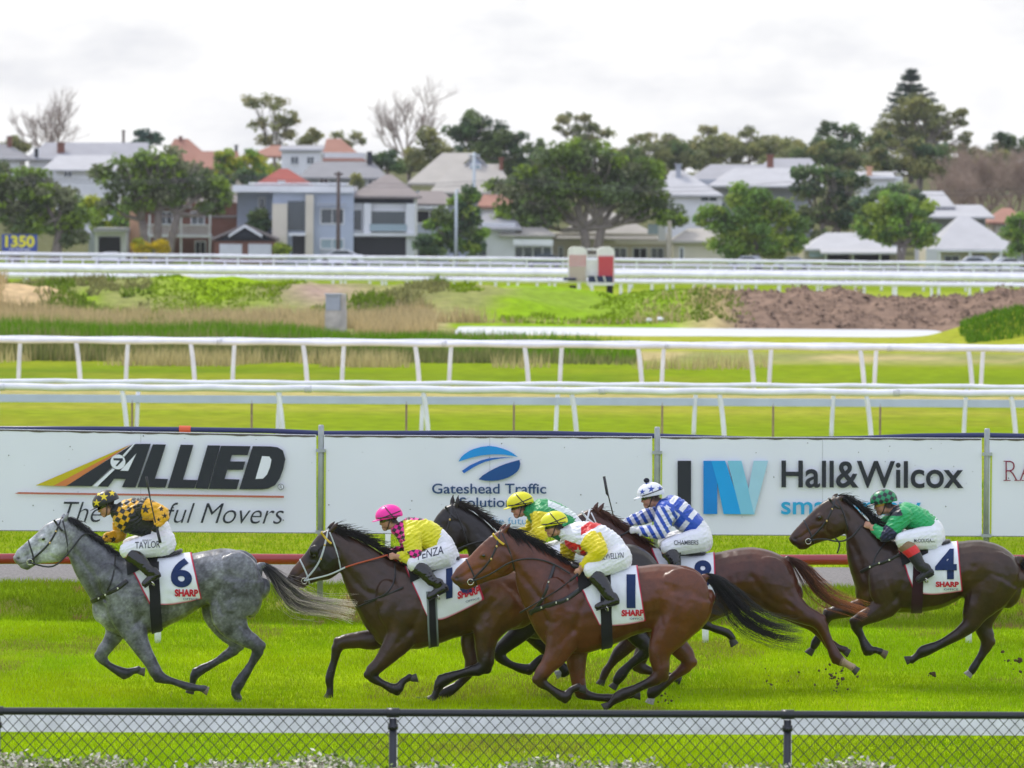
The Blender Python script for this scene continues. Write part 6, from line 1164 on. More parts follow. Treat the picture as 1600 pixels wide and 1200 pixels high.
CHES = dict(Y=61.2, base=(1120, 1065), label='chestnut racehorse with a flowing red tail and one white hind sock, number cloth 8', coat=(.100, .034, .021), points=(.045, .020, .015), mottle=.4,
    torso=[(998, 900, 982, 970, 16), (1012, 880, 992, 984, 27), (1034, 862, 1018, 992, 37), (1060, 864, 1048, 994, 42), (1090, 866, 1084, 985, 44), (1118, 864, 1114, 972, 44), (1145, 858, 1142, 960, 44), (1172, 855, 1168, 957, 44), (1200, 859, 1196, 957, 43), (1224, 870, 1218, 955, 40), (1240, 889, 1236, 950, 33), (1247, 910, 1245, 938, 20)],
    neck=[(924, 796, 941, 860, 12), (944, 802, 946, 880, 13), (965, 817, 955, 906, 16), (987, 833, 966, 932, 21), (1010, 848, 979, 958, 28), (1034, 858, 1000, 984, 34)],
    head=[(851, 869, 862, 886, 6.6), (859, 857, 875, 892, 8.2), (870, 842, 891, 885, 9), (881, 827, 904, 878, 11), (894, 810, 920, 871, 13.6), (907, 801, 935, 865, 13.6), (921, 796, 948, 853, 12.6)],
    ears=[(934, 800, 944, 785), (928, 799, 935, 784)],
    legs=[dict(dy=-.15, dark=1.5, p=[(1014, 940, 28, .5), (1004, 978, 20, .6), (986, 1000, 13.5, .8), (966, 1020, 11), (954, 1036, 8), (945, 1050, 9), (941, 1060, 7), (939, 1068, 7.5)]),
          dict(dy=.15, dark=1.5, p=[(1016, 950, 26, .5), (1012, 990, 18, .6), (1005, 1018, 12.5, .8), (999, 1042, 11), (1022, 1052, 7.6), (1044, 1058, 8.6), (1056, 1062, 7), (1064, 1064, 7)]),
          dict(dy=-.15, dark=5.2, sock=5.35, p=[(1205, 915, 40, .5), (1228, 940, 27, .6), (1252, 957, 17, .75), (1278, 970, 12.5), (1293, 1000, 9), (1307, 1027, 9.8), (1322, 1036, 7.4), (1333, 1042, 8.2), (1339, 1046, 7)], hoof=(.05, .045, .04)),
          dict(dy=.15, dark=4.2, p=[(1200, 915, 36, .5), (1225, 945, 24, .6), (1250, 965, 15, .75), (1272, 978, 11.5), (1286, 996, 8.4), (1302, 1012, 9.4), (1314, 1015, 7.4), (1323, 1018, 8), (1328, 1021, 6)])],
    blobs=[(1200, 905, 36, 38, 12, 0, -.2), (1200, 905, 36, 38, 12, 0, .2)],
    paint=[(1180, 870, 40, (.15, .055, .035), .7), (1190, 930, 50, (.075, .024, .018), .7), (1140, 920, 35, (.09, .03, .02), .5), (915, 830, 25, (.10, .035, .02), .6), (905, 815, 12, (.02, .014, .014), .8)],
    mane=dict(line=[(924, 792), (938, 796), (958, 810), (980, 826), (1005, 844)], flow=(1, .2), len=22, c=(.07, .025, .014), n=420, drop=8),
    tail=dict(path=[(1228, 873, 7), (1244, 880, 10), (1260, 896, 14), (1278, 918, 16), (1300, 936, 14), (1328, 946, 12), (1358, 956, 12)], c0=(.045, .016, .010), c1=(.46, .15, .04), n=440, wave=.16),
    cloth=dict(top=[(1016, 858), (1050, 864), (1085, 866), (1117, 865)], bot=[(1048, 926), (1072, 934), (1095, 936), (1119, 932)], text=[('8', 1084, 1112, 876, 917, 0, CNAVY, .035)]),
    girth=dict(p=[(1058, 900), (1060, 990)], w=16), saddle=[(1034, 852, 1036, 866, 16), (1056, 858, 1057, 868, 22), (1080, 860, 1080, 869, 24), (1100, 860, 1101, 867, 20)],
    tack=dict(bridle=WHB, brow=WHB, rein=[([(905, 860, -.12), (935, 845, -.14), (965, 838, -.12), (984, 828, -.1)], LEATH)]))
BROWN = dict(Y=61.7, base=(1450, 1060), label='dark brown racehorse trailing at the right, number cloth 4', coat=(.058, .033, .025), points=(.013, .012, .012), mottle=.4,
    torso=[(1350, 890, 1343, 938, 14), (1366, 868, 1354, 948, 26), (1390, 852, 1374, 953, 35), (1414, 849, 1402, 958, 41), (1442, 850, 1438, 957, 44), (1472, 849, 1470, 951, 44), (1500, 846, 1500, 938, 43), (1530, 844, 1528, 931, 43), (1558, 850, 1554, 934, 42), (1580, 864, 1576, 935, 37), (1594, 886, 1591, 922, 24)],
    neck=[(1308, 775, 1322, 833, 11.5), (1327, 784, 1322, 853, 13), (1346, 802, 1325, 877, 15.5), (1363, 821, 1331, 902, 20), (1381, 836, 1340, 926, 27), (1402, 847, 1358, 946, 34)],
    head=[(1234, 838, 1246, 855, 6.6), (1241, 828, 1258, 859, 8.2), (1254, 815, 1272, 851, 9), (1268, 800, 1287, 846, 11), (1281, 788, 1304, 842, 13.6), (1293, 780, 1318, 836, 13.6), (1306, 775, 1329, 827, 12.6)],
    ears=[(1309, 780, 1320, 774), (1302, 778, 1310, 771)],
    legs=[dict(dy=-.15, dark=2.6, p=[(1392, 905, 30, .5), (1386, 940, 23, .6), (1366, 956, 15, .75), (1337, 971, 11), (1344, 992, 7.6), (1355, 1014, 9), (1366, 1014, 7), (1376, 1017, 7.8), (1384, 1020, 5)], hoof=(.12, .09, .06)),
          dict(dy=.15, dark=2.6, p=[(1375, 910, 26, .5), (1360, 945, 19, .6), (1330, 954, 12.5, .8), (1297, 962, 10.5), (1287, 984, 7.4), (1276, 1005, 8.8), (1271, 1015, 6.8), (1266, 1024, 7)]),
          dict(dy=-.15, dark=2.9, p=[(1552, 900, 43, .5), (1536, 928, 37, .52), (1522, 955, 22, .65), (1510, 978, 13), (1474, 1002, 9), (1442, 1016, 9.6), (1431, 1024, 7.4), (1422, 1030, 8), (1415, 1032, 6)]),
          dict(dy=.15, dark=3.0, p=[(1555, 905, 38, .5), (1545, 945, 26, .58), (1538, 978, 15.5, .75), (1545, 1004, 11.5), (1534, 1028, 8), (1522, 1047, 8.8), (1518, 1054, 6.8), (1515, 1058, 7)], hoof=(.22, .21, .20))],
    blobs=[(1378, 915, 22, 38, 10, -.3, -.19), (1552, 895, 38, 36, 12, 0, -.2), (1552, 895, 38, 36, 12, 0, .2), (1576, 922, 20, 28, 15, .2, -.08), (1576, 922, 20, 28, 15, .2, .08)],
    paint=[(1262, 835, 22, (.15, .065, .032), .8), (1290, 810, 22, (.085, .045, .028), .7), (1240, 848, 10, (.03, .02, .018), .8), (1520, 900, 28, (.105, .065, .048), .7), (1560, 900, 40, (.07, .042, .032), .6), (1385, 910, 40, (.060, .036, .026), .6), (1350, 850, 30, (.05, .026, .018), .5), (1530, 985, 20, (.05, .035, .03), .5), (1345, 930, 14, (.16, .09, .05), .6)],
    mane=dict(line=[(1308, 771), (1320, 775), (1335, 786), (1350, 800), (1362, 814)], flow=(1, .05), len=24, c=(.012, .011, .012), n=460, drop=9),
    tail=dict(path=[(1592, 872, 7), (1604, 886, 13), (1624, 905, 19), (1650, 920, 20), (1690, 930, 16)], c0=BK, c1=(.03, .022, .016)),
    cloth=dict(top=[(1401, 853), (1435, 851), (1470, 849), (1497, 847)], bot=[(1428, 925), (1455, 928), (1480, 926), (1503, 922)], text=[('4', 1461, 1495, 858, 905, 0, CNAVY, .035)]+SHARP(1462, 1498, 908.5, 917)),
    girth=dict(p=[(1436, 880), (1432, 955)], w=17), girth_col=(.035, .010, .016), saddle=[(1398, 842, 1400, 856, 16), (1416, 846, 1417, 857, 22), (1446, 848, 1446, 857, 24), (1470, 845, 1471, 852, 22), (1482, 842, 1484, 848, 17)], flap=dict(top=[(1404, 853), (1450, 851)], bot=[(1410, 885), (1450, 866)]),
    tack=dict(rein=[([(1285, 840, -.12), (1310, 846, -.14), (1330, 838, -.13), (1345, 820, -.1)], LEATH), ([(1304, 840, -.13), (1312, 848, -.13), (1307, 863, -.13)], LEATH)], straps=[('breast_girth', [(1345, 894), (1360, 886), (1374, 881), (1390, 876), (1415, 862)], 5.2), ('neck_strap', [(1384, 846), (1376, 858), (1368, 868), (1364, 884)], 2.2)]))
HORSES = [horse(d) for d in (GREY, DARK, BAY, BLACK, CHES, BROWN)]
# ================================================================== jockeys
SKINM = mat('skin', attr=True, rough=.5, spec=.35, noise_=(40, .08, 3)); SILK = mat('silk', attr=True, rough=.42, spec=.4, noise_=(20, .04, 3), sheen=.15, bump=(26, .22, .012)); HELM = mat('helmet_cover', attr=True, rough=.35, spec=.45, noise_=(40, .05, 3), bump=(50, .15, .004))
BOOT = mat('boot_leather', (.010, .010, .011), rough=.18, spec=.6, noise_=(25, .3, 3), bump=(18, .2, .01)); GOGG = mat('goggle_lens', (.008, .008, .010), rough=.06, spec=.9)
SKIN = (.48, .25, .17); WHT = (.70, .71, .76); BLK_ = (.012, .012, .014)
def wrinkled(me, fig, amp, seed, sx=.16):
    V = mverts(me); nr = np.empty(len(V)*3); me.vertices.foreach_get('normal', nr); nr = nr.reshape(-1, 3); px, py = proj(V)
    d = (fbm(px*sx+V[:, 1]*9, py*sx*1.6, seed, 4)-.47)*amp*2.2; d += amp*.45*np.sin(px*.55+py*.9+fbm(px*.1, py*.1, seed)*9)*(fbm(px*.07, py*.07, seed+4) > .45)
    V = V+nr*d[:, None]; me.vertices.foreach_set('co', V.ravel()); me.update(); return V, px, py
def jockey(J):
    fig = Figure(J['Y']); k = fig.k; hx, hy = J['helmet']; tl = J.get('tilt', .25); ct, st_ = math.cos(tl), math.sin(tl)
    def H(f, d):                      # head space: f towards the nose (left), d down; tilt turns the face downwards
        return (hx-f*ct+d*st_, hy+f*st_+d*ct)
    def hb(mb, f, d, rf, rd, ry, dy=0): x, y = H(f, d); fig.blob(mb, x, y, rf, rd, ry, -tl, dy*k)
    nA, fA, nL, fL = J['arm_n'], J['arm_f'], J['leg_n'], J['leg_f']
    # ---- body: one continuous skin surface
    mb = MB(); T0 = J['torso']
    fig.prof(mb, [(a+(c-a)*.06, b+(d-b)*.06, c-(c-a)*.06, d-(d-b)*.06, w*.88) for a, b, c, d, w in T0], 2)
    hb(mb, 0, 0, 15.5, 14, 12); hb(mb, 5.5, 11, 8.8, 11.5, 9.6); hb(mb, 3, 17, 8.5, 6.5, 8.6); hb(mb, 10, 20.5, 4.2, 3.6, 4.6); hb(mb, 12.2, 16.6, 2.6, 1.5, 4.0); hb(mb, 12.4, 18.6, 2.4, 1.4, 3.7); hb(mb, 13.5, 5.6, 2.6, 2.2, 7.4)
    for q in ((12.5, 8.5, 2.0, 2.8, 1.7), (14.6, 11.6, 2.7, 2.2, 2.0), (13.4, 12.8, 2.0, 1.5, 2.7)): hb(mb, *q)
    for sg in (-1, 1): hb(mb, -3.2, 10, 2.4, 4.0, 1.1, sg*10.2); hb(mb, 9, 11.5, 3.4, 3.2, 2.8, sg*5)
    n0 = H(-3, 13); t0 = T0[0]; fig.chain(mb, [(*n0, 8.2), ((n0[0]+(t0[0]+t0[2])/2)/2+1, (n0[1]+(t0[1]+t0[3])/2)/2, 8.2), ((t0[0]+t0[2])/2+4, (t0[1]+t0[3])/2, 10)], 0, .95)
    for arm in (nA, fA): fig.chain(mb, [(x, y, r*.84, .9, dy) for x, y, r, dy in arm])
    for leg in (nL, fL): fig.chain(mb, [(x, y, r*(.86 if i < 3 else .66), .9, dy) for i, (x, y, r, dy) in enumerate(leg[:-1])]+[(leg[-1][0]*.8+leg[-2][0]*.2, leg[-1][1]*.8+leg[-2][1]*.2, leg[-1][2]*.6, .9, leg[-1][3])])
    for arm in (nA, fA):              # hands: palm, four curled fingers, thumb
        w, e = arm[-1], arm[-2]; d = np.array((w[0]-e[0], w[1]-e[1]), float); d /= np.linalg.norm(d); v = np.array((-d[1], d[0])); v = v if v[1] > 0 else -v; sg = 1 if w[3] < 0 else -1
        c = np.array(w[:2])+d*5.5; fig.blob(mb, c[0], c[1], 5.2, 4.6, 2.4, math.atan2(d[1], d[0]), w[3])
        for i in range(4):
            b = c+d*3.6+v*(i-1.5)*2.35; ln = (5.2, 5.9, 5.5, 4.4)[i]
            fig.chain(mb, [(b[0]-d[0]*2, b[1]-d[1]*2, 1.55, 1, w[3]), (b[0]+d[0]*ln*.45, b[1]+d[1]*ln*.45, 1.5, 1, w[3]+sg*.004), (b[0]+d[0]*ln*.62, b[1]+d[1]*ln*.62, 1.4, 1, w[3]+sg*.026), (b[0]+d[0]*ln*.1, b[1]+d[1]*ln*.1, 1.25, 1, w[3]+sg*.040)], n=10)
        b = c-v*3.2-d*1.5; fig.chain(mb, [(b[0], b[1], 1.7, 1, w[3]+sg*.008), (b[0]+d[0]*3.4-v[0]*1.6, b[1]+d[1]*3.4-v[1]*1.6, 1.6, 1, w[3]+sg*.018), (b[0]+d[0]*6.2-v[0]*.2, b[1]+d[1]*6.2-v[1]*.2, 1.3, 1, w[3]+sg*.028)], n=10)
    me = remesh(mb, .0052, 3, .5); V = mverts(me); px, py = proj(V); C = np.tile(np.array(SKIN), (len(V), 1)); C *= (1+(fbm(px*.3, py*.3, 5)-.45)*.25)[:, None]
    mo = H(13, 17.6); g = np.exp(-(((px-mo[0])/3.2)**2+((py-mo[1])/.8)**2))[:, None]; C = C*(1-g*.7)+np.array((.22, .05, .045))*g*.7
    lp = H(9, 12.5); g = np.exp(-(((px-lp[0])/4)**2+((py-lp[1])/4)**2))[:, None]*.3; C = C*(1-g)+np.array((.55, .20, .15))*g
    if 'stubble' in J: q = H(8, 19); g = np.exp(-(((px-q[0])/6)**2+((py-q[1])/4.5)**2))[:, None]*J['stubble']; C = C*(1-g)+np.array((.12, .075, .055))*g
    hcol = J.get('hair', (.03, .02, .014)); q = H(-9, 8); g = np.clip(1.4-np.hypot((px-q[0])/8, (py-q[1])/8), 0, 1)[:, None]; g = np.clip(g*2, 0, 1); C = C*(1-g)+np.array(hcol)*g
    if 'glove' in J:
        for arm in (nA, fA):
            w, e = arm[-1], arm[-2]; d = np.array((w[0]-e[0], w[1]-e[1]), float); d /= np.linalg.norm(d); m_ = (np.hypot(px-w[0]-d[0]*5, py-w[1]-d[1]*5) < 12) & (np.abs(V[:, 1]-J['Y']-w[3]) < .09) & ((px-w[0])*d[0]+(py-w[1])*d[1] > -3); C[m_] = J['glove']
    setcol(me, C); me.materials.append(SKINM); body = link('person', me); tag(body, J['label'], 'person', 'jockeys on the galloping horses'); R0 = body
    # ---- silks
    mb = MB(); n = len(T0); fig.prof(mb, [(a, b, c, d, w) for a, b, c, d, w in T0[:max(4, n-2)]], 3)
    for arm in (nA, fA): fig.chain(mb, [(x, y, r*1.12+(1.0 if i < len(arm)-2 else 0), .95, dy) for i, (x, y, r, dy) in enumerate(arm[:-1])]+[(arm[-1][0]*.8+arm[-2][0]*.2, arm[-1][1]*.8+arm[-2][1]*.2, arm[-1][2]*1.2, .95, arm[-1][3])])
    me = remesh(mb, .0065, 4, .5); V, px, py = wrinkled(me, fig, .008, J['seed']); dy = V[:, 1]-J['Y']
    def sleeve(arm):
        d = np.full(len(V), 9e9); tt = np.zeros(len(V)); pts = np.array(cat_rom([(x, y, r, q) for x, y, r, q in arm], 6)); m_ = len(pts)
        for i in range(m_):
            e = np.sqrt((px-pts[i][0])**2+(py-pts[i][1])**2+((dy-pts[i][3])/k*.9)**2)/(pts[i][2]*1.35+1.5); b = e < d; d[b] = e[b]; tt[b] = i/(m_-1)
        return (d < 1.08), tt
    C = J['silk'](px, py, dy, sleeve(nA), sleeve(fA), T0); setcol(me, C); me.materials.append(SILK); link('silks', me, body)
    # ---- breeches with the name on the thigh
    mb = MB(); fig.prof(mb, T0[-3:], 3)
    for leg in (nL, fL): fig.chain(mb, [(x, y, r*1.06+.5, .95, q) for x, y, r, q in leg[:3]])
    me = remesh(mb, .0065, 4, .5); V, px, py = wrinkled(me, fig, .0035, J['seed']+3); C = np.tile(np.array(WHT), (len(V), 1)); bt = bvh(me); ex = []
    for (tx, x0, x1, yt, yb, d_, bold) in J.get('name', []): ex.append(on_text(fig, bt, tx, x0, x1, yt, yb, d_, (.03, .035, .06), bold, .004))
    fabric_obj('breeches', *join(V, [tuple(p.vertices) for p in me.polygons], C, ex), SILK, body)
    # ---- boots
    for leg in (nL, fL):
        kn, an, he, to = leg[2], leg[-3], leg[-2], leg[-1]; mb = MB()
        up = (kn[0]*.85+an[0]*.15, kn[1]*.85+an[1]*.15); fig.chain(mb, [(up[0], up[1], kn[2]*1.05, .95, kn[3])]+[(x, y, r*1.16, .95, q) for x, y, r, q in leg[3:-2]]+[(he[0]*.35+an[0]*.65, he[1]*.35+an[1]*.65, he[2]*1.25, .95, an[3])])
        fig.chain(mb, [(he[0], he[1], he[2]*1.15, .9, he[3]), ((he[0]+to[0])/2, (he[1]+to[1])/2, (he[2]+to[2])/2*1.15, .9, he[3]), (to[0], to[1], to[2]*.95, .95, to[3])])
        fig.blob(mb, an[0]*.5+he[0]*.5, an[1]*.5+he[1]*.5, 9.2, 9.2, 7, 0, he[3]); fig.blob(mb, an[0], an[1], 9.4, 9.4, 7.2, 0, an[3])
        d = np.array((to[0]-he[0], to[1]-he[1]), float); d /= np.linalg.norm(d); v = np.array((-d[1], d[0])); v = v if v[1] > 0 else -v
        me = remesh(mb, .006, 4, .5); wrinkled(me, fig, .002, J['seed']+7)
        if 'boot_cols' in J:
            V = mverts(me); px, py = proj(V); setcol(me, J['boot_cols'](px, py)); me.materials.append(SILK)
        else: me.materials.append(BOOT)
        bo = link('boot', me, body); m = MB(); s0 = np.array(he[:2])+v*he[2]*.85+d*-2; s1 = np.array(to[:2])+v*to[2]*.8+d*2; fig.chain(m, [(s0[0], s0[1], 1.5, 4, he[3]), (s1[0], s1[1], 1.4, 4, to[3])], n=8); m.build('sole', mat('boot_sole', (.02, .018, .016), rough=.7), bo)
        mi = (he[0]*.42+to[0]*.58, he[1]*.42+to[1]*.58); mi = (mi[0]+v[0]*he[2], mi[1]+v[1]*he[2]); m = MB(); m.tube([fig.P(mi[0]+d[0]*7*math.cos(a)*.25-v[0]*(4+9*math.sin(a))*.5+v[0]*2.5, mi[1]+d[1]*7*math.cos(a)*.25-v[1]*(4+9*math.sin(a))*.5+v[1]*2.5, he[3]+.048*math.cos(a)) for a in np.linspace(0, 2*math.pi, 15)], .007, 6)
        so = m.build('stirrup', METAL, smooth=True); tag(so, 'metal stirrup iron under the %s boot of the %s' % ('near' if leg is nL else 'far', J['who']), 'stirrup')
        m = MB(); ku = fig.P(mi[0]-v[0]*6, mi[1]-v[1]*6, he[3]); tp = fig.P(kn[0]+22, kn[1]+6, he[3]*.8); m.tube([ku, tp], .008, 6); m.build('stirrup_leather', LEATH, so)
    # ---- helmet, goggles, chin strap
    Rx, Ry_, Rd = 21.5, 17, 17.5; nu, nv = 120, 60; vs, fs = [], []
    for i in range(nv+1):
        th = (i/nv)*math.radians(104)
        for j in range(nu):
            ph = 2*math.pi*j/nu; f = Rx*math.sin(th)*math.cos(ph); d = 1.5-Ry_*math.cos(th)+(1.5 if f < 0 else -1.0)*max(0, math.sin(th)-.6)*abs(f)/Rx*1.5; q = H(f-.5, d); vs.append(tuple(fig.P(q[0], q[1], Rd*k*math.sin(th)*math.sin(ph))))
    for i in range(nv):
        for j in range(nu): fs.append((i*nu+j, (i+1)*nu+j, (i+1)*nu+(j+1) % nu, i*nu+(j+1) % nu))
    V = np.array(vs); px, py = proj(V); C = J['cap'](px, py, V[:, 1]-J['Y'], H); ho = fabric_obj('helmet', vs, fs, C, HELM, body)
    mb = MB(); vs = []; q_ = 24
    for (rs, dd) in ((0, -.4), (1, 1.6)):
        for j in range(q_+1):
            a = -math.pi/2+math.pi*j/q_; f = 15+(9.5*rs)*math.cos(a)*1.0+4*math.cos(a); q = H(f-1, 3.2+dd*(1 if rs else 1)); vs.append(fig.P(q[0], q[1], 14.5*k*math.sin(a)))
    nq = q_+1; vs += [v+np.array((0, 0, -.006)) for v in vs]; mb.add(vs, [(j, nq+j, nq+j+1, j+1) for j in range(q_)]+[(2*nq+j+1, 3*nq+j+1, 3*nq+j, 2*nq+j) for j in range(q_)]+[(nq+j, 3*nq+j, 3*nq+j+1, nq+j+1) for j in range(q_)]); me = mb.mesh('peak'); setcol(me, np.tile(np.array(J.get('peak', BLK_)), (len(me.vertices), 1))); me.materials.append(HELM); link('peak', me, ho)
    if J.get('lines'):
        for (p0, p1, dd) in J['lines']:
            pts = []
            for i in range(15):
                t = i/14; f = p0[0]*(1-t)+p1[0]*t; d = p0[1]*(1-t)+p1[1]*t; rr = 1-((f+.5)/Rx)**2-((d-1.5)/Ry_)**2; q = H(f, d); pts.append(fig.P(q[0], q[1], -math.sqrt(max(rr, .02))*Rd*k-.003))
            m = MB(); m.tube(pts, .0055, 6); m.build('elastic_band', LEATH, ho, smooth=True)
    if J.get('pom'): m = MB(); q = H(2, -19); m.ell(fig.P(q[0], q[1], 0), (.032, .032, .028), 0, 18, 14); m.build('pompom', mat('pompom_wool', (.012, .014, .03), rough=.9, bump=(90, 1, .02)), ho, smooth=True)
    m = MB(); pts = []
    for i in range(21):
        a = math.radians(-112+224*i/20); q = H(4.6+10.4*math.cos(a)-(2.5 if abs(a) > 1.2 else 0), 7.4-.9*math.cos(a)); pts.append((fig.P(q[0], q[1]-3.6*(.6+.4*math.cos(a)), 11.1*k*math.sin(a)), fig.P(q[0], q[1]+3.4*(.6+.4*math.cos(a)), 11.1*k*math.sin(a))))
    vs = [p for a in pts for p in a]; off = [np.array((-.004, 0, 0))]; m.add(vs, [(2*i, 2*i+1, 2*i+3, 2*i+2) for i in range(20)]); vs2 = [v*1.0+np.array((-.006, -.004 if v[1] < J['Y'] else .004, 0)) for v in vs]; m.add(vs2, [(2*i, 2*i+2, 2*i+3, 2*i+1) for i in range(20)]); m.build('goggles', J.get('gog') or GOGG, body, smooth=True)
    m = MB()
    for sg in (-1,): m.tube([fig.P(*H(-1, 6), sg*11.2*k), fig.P(*H(1.5, 13), sg*11*k), fig.P(*H(5, 19), sg*9.2*k), fig.P(*H(8.5, 23.3), sg*3.5*k)], .0052, 6)
    m.build('chin_strap', LEATH, body, smooth=True)
    return R0
def base_col(n, c): return np.tile(np.array(c, float), (n, 1))
YEL, PINK, GRN, BLU, REDC = (.70, .60, .008), (.80, .02, .30), (.012, .26, .075), (.012, .07, .42), (.60, .012, .015)
GOLD = (.70, .36, .008)
def silk_gold(px, py, dy, sn, sf, T):
    C = base_col(len(px), BLK_); a = math.radians(28); u = (px-183)*math.cos(a)+(py-790)*math.sin(a); v = -(px-183)*math.sin(a)+(py-790)*math.cos(a)
    chk = ((np.floor(u/7.6)+np.floor(v/7.6)) % 2 == 0) & (u > 3) & (u < 27) & (v > -22); C[chk] = GOLD
    for (m_, t), sts in ((sn, [(227.5, 796, 8), (252, 795, 5), (257, 806, 5), (248, 812, 4), (240, 782, 5)]), (sf, [(177, 843, 6), (186, 822, 5), (166, 838, 4)])):
        m_ = m_ & (t > .06); C[m_] = GOLD
        for cx, cy, r in sts: C[m_ & star(px, py, cx, cy, r)] = BLK_
    return C
def cap_gold(px, py, dy, H):
    C = base_col(len(px), (.018, .018, .022))
    for f, d, r in ((13.5, -2, 6.3), (-1, -6, 7.0), (-15, -6, 5.5), (5, -13.5, 4)): q = H(f, d); C[star(px, py, q[0], q[1], r) & (dy < 0)] = (.72, .55, .01)
    return C
def silk_pink(px, py, dy, sn, sf, T):
    C = base_col(len(px), (.66, .62, .008)); chk = (np.floor((px+py*.5)/6.5)+np.floor((py-px*.4)/6.5)) % 2 == 0; c2 = np.where(chk[:, None], np.array(PINK), np.array((.03, .012, .02)))
    for m_, t in (sn, sf): b = m_ & (t > .40) & (t < .56); C[b] = c2[b]
    y = ((px < 630+(py-815)*.10) | (py < 812.5+.03*(px-640))) & (px < 662) & ~(sn[0] & (sn[1] > .2)); C[y] = c2[y]; return C
def silk_green(px, py, dy, sn, sf, T):
    C = base_col(len(px), GRN); st_ = (np.abs(py-792-(px-870)*.42) < 5) & (px > 856); C[st_] = (.6, .66, .64)
    for m_, t in (sn, sf): C[m_ & (t > .03)] = (.70, .58, .008)
    return C
def silk_white(px, py, dy, sn, sf, T):
    C = base_col(len(px), (.72, .72, .76)); d = (np.abs((px-925)*.55+(py-820)*1.0) < 7) & (px > 908) & (px < 948); C[d] = REDC; d2 = (py > 846+(px-890)*.35) & (px < 916) & (px > 882); C[d2] = REDC; C[star(px, py, 903, 862, 7)] = (.72, .72, .76)
    for m_, t in (sn, sf): C[m_ & (t > .05)] = (.70, .58, .008)
    return C
def silk_blue(px, py, dy, sn, sf, T):
    C = base_col(len(px), BLU); a = math.radians(38); u = (px-1036)*math.cos(a)+(py-778)*math.sin(a); v = -(px-1036)*math.sin(a)+(py-778)*math.cos(a); C[(u % 19 > 11) & (u > 8) & (u < 66)] = (.70, .71, .76); C[(np.abs(v-2) < 3) & (u < 60)] = BLU; C[u < 9] = BLU
    for m_, t in (sn, sf):
        w = np.cos((px*.8-py*.45)*.62) > .05; C[m_ & (t > .04)] = BLU; C[m_ & (t > .04) & w] = (.70, .71, .76)
    return C
def cap_blue(px, py, dy, H):
    C = base_col(len(px), (.72, .73, .78))
    for f, d, r in ((12, -3, 5.2), (-2.5, -4.5, 6.2), (-16, -3, 4.6), (4, -14, 3.5)): q = H(f, d); C[star(px, py, q[0], q[1], r) & (dy < 0)] = (.02, .06, .35)
    return C
def silk_emerald(px, py, dy, sn, sf, T):
    C = base_col(len(px), (.010, .33, .10))
    for m_, t in (sn, sf): C[m_ & (t > .34) & (t < .58)] = (.010, .014, .05)
    C[(px < 1404+(py-788)*.4) & (py < 806)] = (.012, .02, .03); return C
def cap_emerald(px, py, dy, H):
    a = .5; u = px*math.cos(a)+py*math.sin(a); v = -px*math.sin(a)+py*math.cos(a); chk = (np.floor(u/6.2)+np.floor(v/6.2)) % 2 == 0; return np.where(chk[:, None], np.array((.010, .22, .085)), np.array((.010, .014, .022)))
solid = lambda c: (lambda px, py, dy, H: base_col(len(px), c))
XB = [((17, 3), (-20, -2), 0), ((3, -14), (-8, 6), 0), ((19, 1), (-18, 5), 0)]
def mk(hip, knee, ank, heel, toe, rr=(19, 12, 10, 7.6)):
    m = ((knee[0]+ank[0])/2+3, (knee[1]+ank[1])/2-1)
    near = [(hip[0], hip[1], rr[0], -.11), ((hip[0]*.5+knee[0]*.5), (hip[1]*.5+knee[1]*.5), (rr[0]+rr[1])*.52, -.21), (knee[0], knee[1], rr[1], -.29), (m[0], m[1], rr[2], -.335), (ank[0], ank[1], rr[3], -.365), (heel[0], heel[1], 6.6, -.37), (toe[0], toe[1], 5.6, -.375)]
    return near, [(x-2, y-2, r, -d) for x, y, r, d in near]
def arms(sh, el, wr, rr=(12.5, 9.5, 6.0), dn=(-.16, -.235, -.10)):
    m1 = ((sh[0]+el[0])/2, (sh[1]+el[1])/2); m2 = ((el[0]+wr[0])/2, (el[1]+wr[1])/2)
    return [(sh[0], sh[1], rr[0], dn[0]), (m1[0], m1[1], (rr[0]+rr[1])/2, (dn[0]+dn[1])/2), (el[0], el[1], rr[1], dn[1]), (m2[0], m2[1], (rr[1]+rr[2])/2+.4, (dn[1]+dn[2])/2), (wr[0], wr[1], rr[2], dn[2])]
def flip(a): return [(x, y, r, -d) for x, y, r, d in a]
ln, lf = mk((262, 847), (199, 858), (236, 888), (249, 893), (229, 909))
jockey(dict(Y=59.1, seed=3, who='gold and black rider', label='jockey in gold and black checked silks with a starred black cap, whip raised', helmet=(164, 782), tilt=.42, hair=(.02, .014, .010),
    torso=[(183, 787, 177, 811, 14), (197, 780, 184, 827, 25), (215, 778, 201, 834, 30), (235, 786, 219, 839, 28), (252, 801, 233, 842, 25), (264, 818, 243, 852, 25), (270, 836, 256, 866, 20)],
    arm_n=arms((224, 790), (256, 801), (249, 817), (14, 10.5, 6.5), (-.17, -.28, -.34)), arm_f=flip(arms((190, 803), (184, 838), (161, 842), (12, 9.5, 6.2), (-.16, -.18, -.06))), leg_n=ln, leg_f=lf, silk=silk_gold, cap=cap_gold, glove=BLK_, name=[('TAYLOR', 211, 250, 847, 857.5, -2, .004), ('JENNY', 222, 237, 843.5, 846.5, -.5, .0)]))
ln, lf = mk((701, 865), (646, 879), (675, 903), (696, 914), (671, 929))
